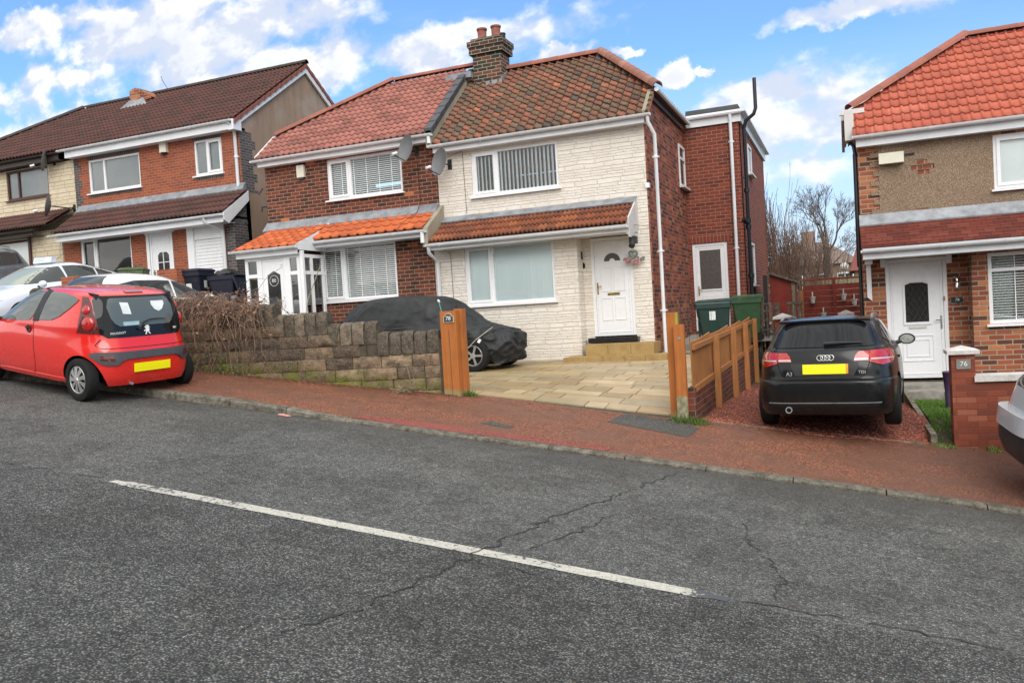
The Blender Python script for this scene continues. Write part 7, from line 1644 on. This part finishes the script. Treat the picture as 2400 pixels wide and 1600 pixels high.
m = MB(); m.prism([(-1.80, 22, -.4), (-1.26, 22, -.4), (-1.26, 22, 2.0), (-1.80, 22, 2.22)], (0, 2.2, 0)); m.build('wall', 'shed_red', t); m = MB(); m.prism([(-1.86, 21.9, 2.25), (-1.18, 21.9, 1.975), (-1.18, 21.9, 2.02), (-1.86, 21.9, 2.30)], (0, 2.4, 0)); m.build('roof', 'wood_grey', t)
m = MB(); m.box(-1.28, -1.20, 21.96, 22.0, -.3, 1.98); m.build('corner_batten', 'wood_pale', t)
m = MB(); m.box(-1.93, -1.83, 21.5, 21.6, -.4, 2.2); m.build('door_edge', 'black_plastic', t); adopt(t)
t = thing('trellis', 'short grey slatted panel below the red shed wall', 'trellis', (-1.1, 21, -.2)); m = MB()
for k in range(5): m.box(-1.32 + k * .075, -1.29 + k * .075, 20.8, 20.83, .2, 1.5)
m.box(-1.34, -.97, 20.77, 20.80, 1.44, 1.5); m.build('laths', 'wood_grey', t); adopt(t)
m = MB(); rs = random.Random(8); x = -1.5
while x < .5: m.prism([(x, 30, -.3), (x + .11, 30, -.3), (x + .11, 30, 2.20 + rs.uniform(-.02, .03)), (x, 30, 2.20 + rs.uniform(-.02, .03))], (0, .02, 0)); x += .12
tag(m.build('paling_fence', 'wood_pale'), 'greenish pale fence tops above the dark red fence', 'fence')
t = thing('garden_lamp', 'white globe lamp on a pole beyond the fences', 'lamp', (-.03, 40, 0)); m = MB(); bmesh.ops.create_uvsphere(m.b, u_segments=16, v_segments=10, radius=.19, matrix=Matrix.Translation((-.03, 40, 2.85))); m.build('globe', 'white_stone', t, smooth=True); m = MB(); m.tube([(-.03, 40, -.4), (-.03, 40, 2.7)], .03, 6); m.build('pole', 'upvc_dull', t); adopt(t)
def far_house(label, x0, x1, y0, y1, zw, zt, wall, roof, hipx=2.0, base=-1):
    t = thing('distant_house', label, 'house', ((x0 + x1) / 2, y0, base), 'houses beyond the gardens'); m = MB(); m.box(x0, x1, y0, y1, base - 2, zw); m.build('wall', wall, t)
    m = MB(); ym = (y0 + y1) / 2; A, B, C_, D = (x0 - .3, y0 - .3, zw), (x1 + .3, y0 - .3, zw), (x1 + .3, y1 + .3, zw), (x0 - .3, y1 + .3, zw); E, F = (x0 + hipx, ym, zt), (x1 - hipx, ym, zt); vs = [m.v(p) for p in (A, B, C_, D, E, F)]
    for f in ((0, 1, 5, 4), (2, 3, 4, 5), (1, 2, 5), (3, 0, 4), (3, 2, 1, 0)): m.b.faces.new([vs[i] for i in f])
    rf = m.build('roof', roof, t); m = MB(); m.box(x0 + hipx, x0 + hipx + 1, ym - .4, ym + .4, zt - .5, zt + .9); m.build('chimney', wall, rf)
    for k in range(3):
        xx = x0 + (x1 - x0) * (.2 + .28 * k); m = MB(); m.box(xx, xx + 1.2, y0 - .05, y0, zw - 1.9, zw - .7); w_ = m.build('window', 'upvc', t); m = MB(); m.box(xx + .1, xx + 1.1, y0 - .07, y0 - .05, zw - 1.8, zw - .8); m.build('pane', 'glass_dark', w_)
    adopt(t)
far_house('hazy brown house far off behind the bare tree', -5.6, 1.0, 68, 76, 4.0, 6.0, 'wall_far', 'roof_far', 2.4); far_house('red brick gable house beyond the fence close by the pebble-dashed wall', .5, 8, 50, 57, 2.9, 5.4, 'wall_far', 'roof_far_red', .5)
far_house('brown roofed house behind the tall thicket', -16, -6.5, 60, 68, 3.6, 5.8, 'wall_far', 'roof_far', 3)

# ------------------------------------------------------------ trees and shrubs
def grow(m, p, d, r, L, depth, rs, spread=.5, up=.12, seg=4, ratio=.72, kids=(2, 3), sides=5, minr=.004, side_shoot=.5):
    pts = [p.copy()]; q = p.copy(); dd = d.copy()
    for i in range(seg):
        dd = (dd + Vector((rs.gauss(0, .10), rs.gauss(0, .10), up * .4 + rs.gauss(0, .05)))).normalized(); q = q + dd * L / seg; pts.append(q.copy())
        if depth > 0 and i > 0 and rs.random() < side_shoot:
            a = rs.random() * 6.28; o = dd.orthogonal().normalized(); o = Matrix.Rotation(a, 3, dd) @ o; grow(m, q.copy(), (dd + o * spread * 1.5 + Vector((0, 0, up))).normalized(), max(minr, r * (1 - .45 * i / seg) * .5), L * ratio * rs.uniform(.6, .95), depth - 1, rs, spread, up, seg, ratio, kids, max(3, sides - 1), minr, side_shoot)
    rr = [max(minr, r * (1 - .45 * i / seg)) for i in range(seg + 1)]; m.tube(pts, rr, sides if r > .01 else 3, cap=False)
    if depth > 0:
        for k in range(rs.randint(*kids)):
            a = rs.random() * 6.28; o = Matrix.Rotation(a, 3, dd) @ dd.orthogonal().normalized(); grow(m, q.copy(), (dd + o * spread * rs.uniform(.6, 1.2) + Vector((0, 0, up))).normalized(), max(minr, rr[-1] * .8), L * ratio * rs.uniform(.75, 1.1), depth - 1, rs, spread, up, seg, ratio, kids, max(3, sides - 1), minr, side_shoot)
t = thing('bare_tree', 'tall leafless tree with a fine spreading crown between the houses', 'tree', (-.52, 33, -.2)); rs = random.Random(14)
m = MB(); base = Vector((-.52, 33, -.3)); m.tube([base, base + Vector((-.02, 0, 1.6)), base + Vector((-.12, 0, 3.0)), base + Vector((-.10, 0, 3.7))], [.19, .15, .125, .10], 8); m.build('trunk', 'bark', t, smooth=True)
m = MB()
for z_, d_, r_, L_ in [(3.7, (.02, 0, 1), .10, 1.0), (3.6, (-.30, .1, 1), .085, 1.0), (3.4, (.42, -.1, .9), .075, 1.0), (3.0, (-.75, .2, .6), .055, .9), (2.9, (.8, .1, .6), .05, .9), (2.5, (-.9, -.2, .35), .04, .8), (3.2, (.2, .8, .7), .05, .8), (2.2, (-.7, .3, .5), .035, .8), (3.65, (-.1, -.35, 1), .07, .95)]:
    grow(m, base + Vector((-.1, 0, z_)), Vector(d_).normalized(), r_ * .7, L_ * .92, 4, rs, spread=.62, up=.12, kids=(2, 3), side_shoot=.55, minr=.0042)
m.build('crown', 'twig', t, fix=False); adopt(t)
rs = random.Random(31)
for i, (x, y, h, lb) in enumerate([(-2.35, 28.5, 5.6, 'bare reddish sapling thicket hard against the brick extension'), (-1.95, 29.5, 5.6, 'middle clump of tall bare reddish stems above the red shed'), (-1.45, 29, 4.6, 'lower clump of bare reddish stems left of the big leafless tree'), (-.75, 30.5, 3.9, 'lowest clump of bare reddish stems beside the leafless tree trunk')]):
    t = thing('bare_shrub', lb, 'shrub', (x, y, -.2), 'leafless stems over the back fence'); m = MB()
    for k in range(34):
        q = Vector((x + rs.uniform(-.45, .45), y + rs.uniform(-.8, .8), -.2)); grow(m, q, Vector((rs.uniform(-.2, .2), rs.uniform(-.2, .2), 1)).normalized(), .018, h * rs.uniform(.28, .46), 2, rs, spread=.28, up=.25, ratio=.75, kids=(1, 3), side_shoot=.4, minr=.006)
    m.build('stems', 'twig_red' if i % 2 == 0 else 'twig', t, fix=False); adopt(t)
rs = random.Random(77)
t = thing('conifer', 'dark ragged conifer rising behind the bare reddish stems', 'tree', (-3.6, 40, -.2)); m = MB(); m.tube([(-3.6, 40, -.4), (-3.6, 40, 5.8)], .12, 6); m.build('trunk', 'bark', t); m = MB()
for k in range(5200):
    f_ = rs.random() ** .75; z = .6 + f_ * 5.7; rad = (1.9 * (1 - f_) + .25) * (.75 + .5 * noise.noise(Vector((z * 1.4, k % 7, 0)))); a = rs.random() * 6.28; r_ = rad * rs.random() ** .4
    if noise.noise(Vector((math.cos(a) * 1.5, math.sin(a) * 1.5, z * 1.1))) < -.22: continue
    p = Vector((-3.6 + r_ * math.cos(a), 40 + r_ * math.sin(a), z - r_ * .25)); d_ = Vector((math.cos(a), math.sin(a), rs.uniform(-.3, .5))).normalized(); s_ = d_.cross(Vector((0, 0, 1))).normalized() * .05; L_ = rs.uniform(.12, .28)
    m.face([p - s_, p + s_, p + d_ * L_])
m.build('crown', 'leaf_fir', t, fix=False); adopt(t)
# dead climber on the stone wall
t = thing('climbing_plant', 'tangle of dead brown climber spilling over the sooty stone wall by the red car', 'plant', (-9, 10.4, 1)); rs = random.Random(41); m = MB(); lf = MB()
def wt(x): 
    s_ = [q[2] for q in secs if q[0] <= x <= q[1]] or [0]; return 1.10 + .182 * s_[0] + .345
for k in range(300):
    x = rs.gauss(-8.95, .36) if k < 215 else rs.uniform(-10.4, -9.2); x = min(max(x, -10.9), -8.0); top = wt(x); amp = math.exp(-((x + 8.8) / .4) ** 2) - .12
    p = Vector((x, yb(x) + rs.uniform(-.12, .25), top + rs.uniform(-.1, .08))); d = Vector((rs.uniform(-1, 1), rs.uniform(-.9, .1), rs.uniform(-.1, 1.0) * (.3 + amp))).normalized(); pts = [p.copy()]; L_ = rs.uniform(.3, .95) * (1 if k < 215 else .6)
    for i in range(9):
        d = (d + Vector((rs.gauss(0, .35), rs.gauss(0, .22) - (.05 if p.y > yb(p.x) - .1 else -.1), rs.gauss(-.22, .2)))).normalized(); p = p + d * L_ / 9
        if p.z < top - .02 and yb(p.x) - .03 < p.y: p.y = yb(p.x) - rs.uniform(.03, .12)
        p.y = max(p.y, yb(p.x) - .34); p.z = max(p.z, zp(p.x, p.y) + .02); pts.append(p.copy())
        if rs.random() < .24:
            q = p + Vector((rs.gauss(0, .03), rs.gauss(0, .03), rs.gauss(0, .03))); s_ = rs.uniform(.013, .030); a = rs.random() * 6.3; b_ = rs.random() * 3; e1 = Vector((math.cos(a), math.sin(a) * math.cos(b_), math.sin(b_))) * s_; e2 = Vector((-math.sin(a), math.cos(a), rs.uniform(-1.4, -.2))).normalized() * s_ * 1.6
            lf.face([q - e1 * .6, q + e2 * .5, q + e1 * .6, q - e2 * .8])
    m.tube(pts, rs.uniform(.0025, .0052), 3, cap=False)
for k in range(70):       # fallen stems trailing down the face to the pavement
    x = rs.uniform(-10.3, -8.3); z = rs.uniform(.95, 1.9); pts = [Vector((x, yb(x) - .03, z))]
    for i in range(7): pts.append(pts[-1] + Vector((rs.gauss(0, .06), rs.uniform(-.05, .02), -rs.uniform(.03, .16)))); pts[-1].y = max(yb(pts[-1].x) - .4, pts[-1].y); pts[-1].z = max(pts[-1].z, zp(pts[-1].x, pts[-1].y) + .01)
    m.tube(pts, .003, 3, cap=False)
m.build('stems', 'stem_dry', t, fix=False); lf.build('dry_leaves', 'leaf_dry', t, fix=False)
lf = MB()
for k in range(240):
    x = rs.uniform(-10.2, -8.7); p = Vector((x, yb(x) - rs.uniform(.02, .22), zp(x, yb(x)) + rs.random() ** 1.5 * .42)); a = rs.random() * 6; s_ = .028; lf.face([p, p + Vector((s_ * math.cos(a), -.01, s_ * math.sin(a))), p + Vector((s_ * math.cos(a + .9), .01, s_ * math.sin(a + .9)))])
lf.build('green_leaves', 'leaf_green', t, fix=False); adopt(t)
def tuft(name, label, cx, cy, r_, h, n, mat, seed, fz, cat='weed', group=None):
    rs = random.Random(seed); m = MB()
    for k in range(n):
        a = rs.random() * 6.3; q = r_ * rs.random() ** .6; x, y = cx + q * math.cos(a), cy + q * .6 * math.sin(a); z = fz(x, y); b_ = Vector((rs.gauss(0, .4), rs.gauss(0, .4), 1)).normalized() * h * rs.uniform(.4, 1); c_ = rs.random() * 3; w = .008 if h < .2 else .02
        m.face([(x - w * math.cos(c_), y - w * math.sin(c_), z), (x + w * math.cos(c_), y + w * math.sin(c_), z), (x + b_.x, y + b_.y, z + b_.z)])
    return tag(m.build(name, mat, fix=False), label, cat, group)
tuft('grass_tuft', 'grass tuft at the foot of the right gateposts', -2.0, 10.98, .26, .13, 260, 'leaf_green', 1, zp, group='weeds along the pavement edge'); tuft('grass_tuft', 'grass tuft at the foot of the left gateposts', -5.2, 10.92, .12, .12, 110, 'leaf_green', 2, zp, group='weeds along the pavement edge')
tuft('weed', 'small weed below the white-coped brick wall, nearer the numbered pier', 1.62, 11.6, .10, .10, 70, 'leaf_bright', 3, zp, group='weeds along the pavement edge'); tuft('weed', 'weed patch below the white-coped wall beside the silver car', 1.95, 11.68, .13, .12, 90, 'leaf_bright', 4, zp, group='weeds along the pavement edge'); tuft('weed', 'yellowish weeds in front of the lawn, left of the numbered pier', 1.05, 11.45, .14, .07, 110, 'leaf_bright', 6, zp, group='weeds along the pavement edge')
tuft('garden_bush', 'small light green bush showing just over the stone wall', -8.75, 11.6, .22, .34, 420, 'leaf_bright', 5, lambda x, y: 1.52 + .12 * noise.noise(Vector((x * 5, y * 5, 0))), cat='shrub')
m = MB(); rs = random.Random(55)
for k in range(26): 
    a = rs.uniform(0, 3.14); p = Vector((-6.05, 10.5, zp(-6.05, 10.5) + .01)); q = p + Vector((math.cos(a) * .25, rs.uniform(-.12, .02), abs(rs.gauss(0, .09)))); m.tube([p + Vector((rs.gauss(0, .05), 0, 0)), (p + q) / 2 + Vector((0, 0, .03)), q], .004, 3)
m.tube([(-6.0, 10.55, .55), (-5.98, 10.52, .75), (-6.03, 10.55, .92)], .005, 4); m.tube([(-5.92, 10.56, .55), (-5.93, 10.52, .8)], .004, 4); tag(m.build('dead_twigs', 'wood_pale', fix=False), 'bundle of pale dead twigs at the foot of the stone wall near the gatepost', 'twigs')
lf = MB(); rs = random.Random(66)
for k in range(1500):
    u = rs.random(); x = -10.3 + 5.1 * rs.random() ** .8 if u < .75 else rs.uniform(-5.2, 1.8); y = yb(x) - .02 - abs(rs.gauss(0, .10)); z = zp(x, y) + .004
    if rs.random() < .12: x = rs.uniform(-9, 2); y = yk(x) - abs(rs.gauss(0, .05)) ; z = zr(x) + .006
    a = rs.random() * 6.3; s_ = rs.uniform(.006, .019); lf.face([(x + s_ * math.cos(a), y + s_ * math.sin(a), z + rs.uniform(0, .006)), (x + s_ * math.cos(a + 2), y + s_ * math.sin(a + 2), z + rs.uniform(0, .01)), (x + s_ * math.cos(a + 4), y + s_ * math.sin(a + 4), z + .002)])
tag(lf.build('leaf_litter', 'leaf_litter', fix=False), 'thin scatter of brown dead leaves along the wall foot and kerb', 'leaves', kind='stuff')
m = MB(); m.prism([(-6.95, 8.70, zr(-6.95) + .006), (-6.78, 8.67, zr(-6.78) + .006), (-6.76, 8.72, zr(-6.76) + .006), (-6.93, 8.76, zr(-6.93) + .006)], (0, 0, .012)); tag(m.build('litter_scrap', 'litter'), 'crumpled reddish-white scrap of litter in the gutter', 'litter')

# ------------------------------------------------------------ the row across the street, behind the camera; it shows only in window and car reflections
for i, (x0, z0, wl, rf) in enumerate([(-30, 3.2, 'brick_side', 'roof_far'), (-15, 1.4, 'stone_cream', 'roof_far_red'), (0, -.4, 'brick_old', 'roof_far'), (15, -2.4, 'brick_dark', 'roof_far_red')]):
    far_house(['brick house across the street, highest up the hill', 'cream stone house across the street', 'old brick house across the street facing the cream stone house', 'dark brick house across the street, lowest down the hill'][i], x0, x0 + 10, -27, -20, z0 + 5, z0 + 7.6, wl, rf, 2.2, base=z0)
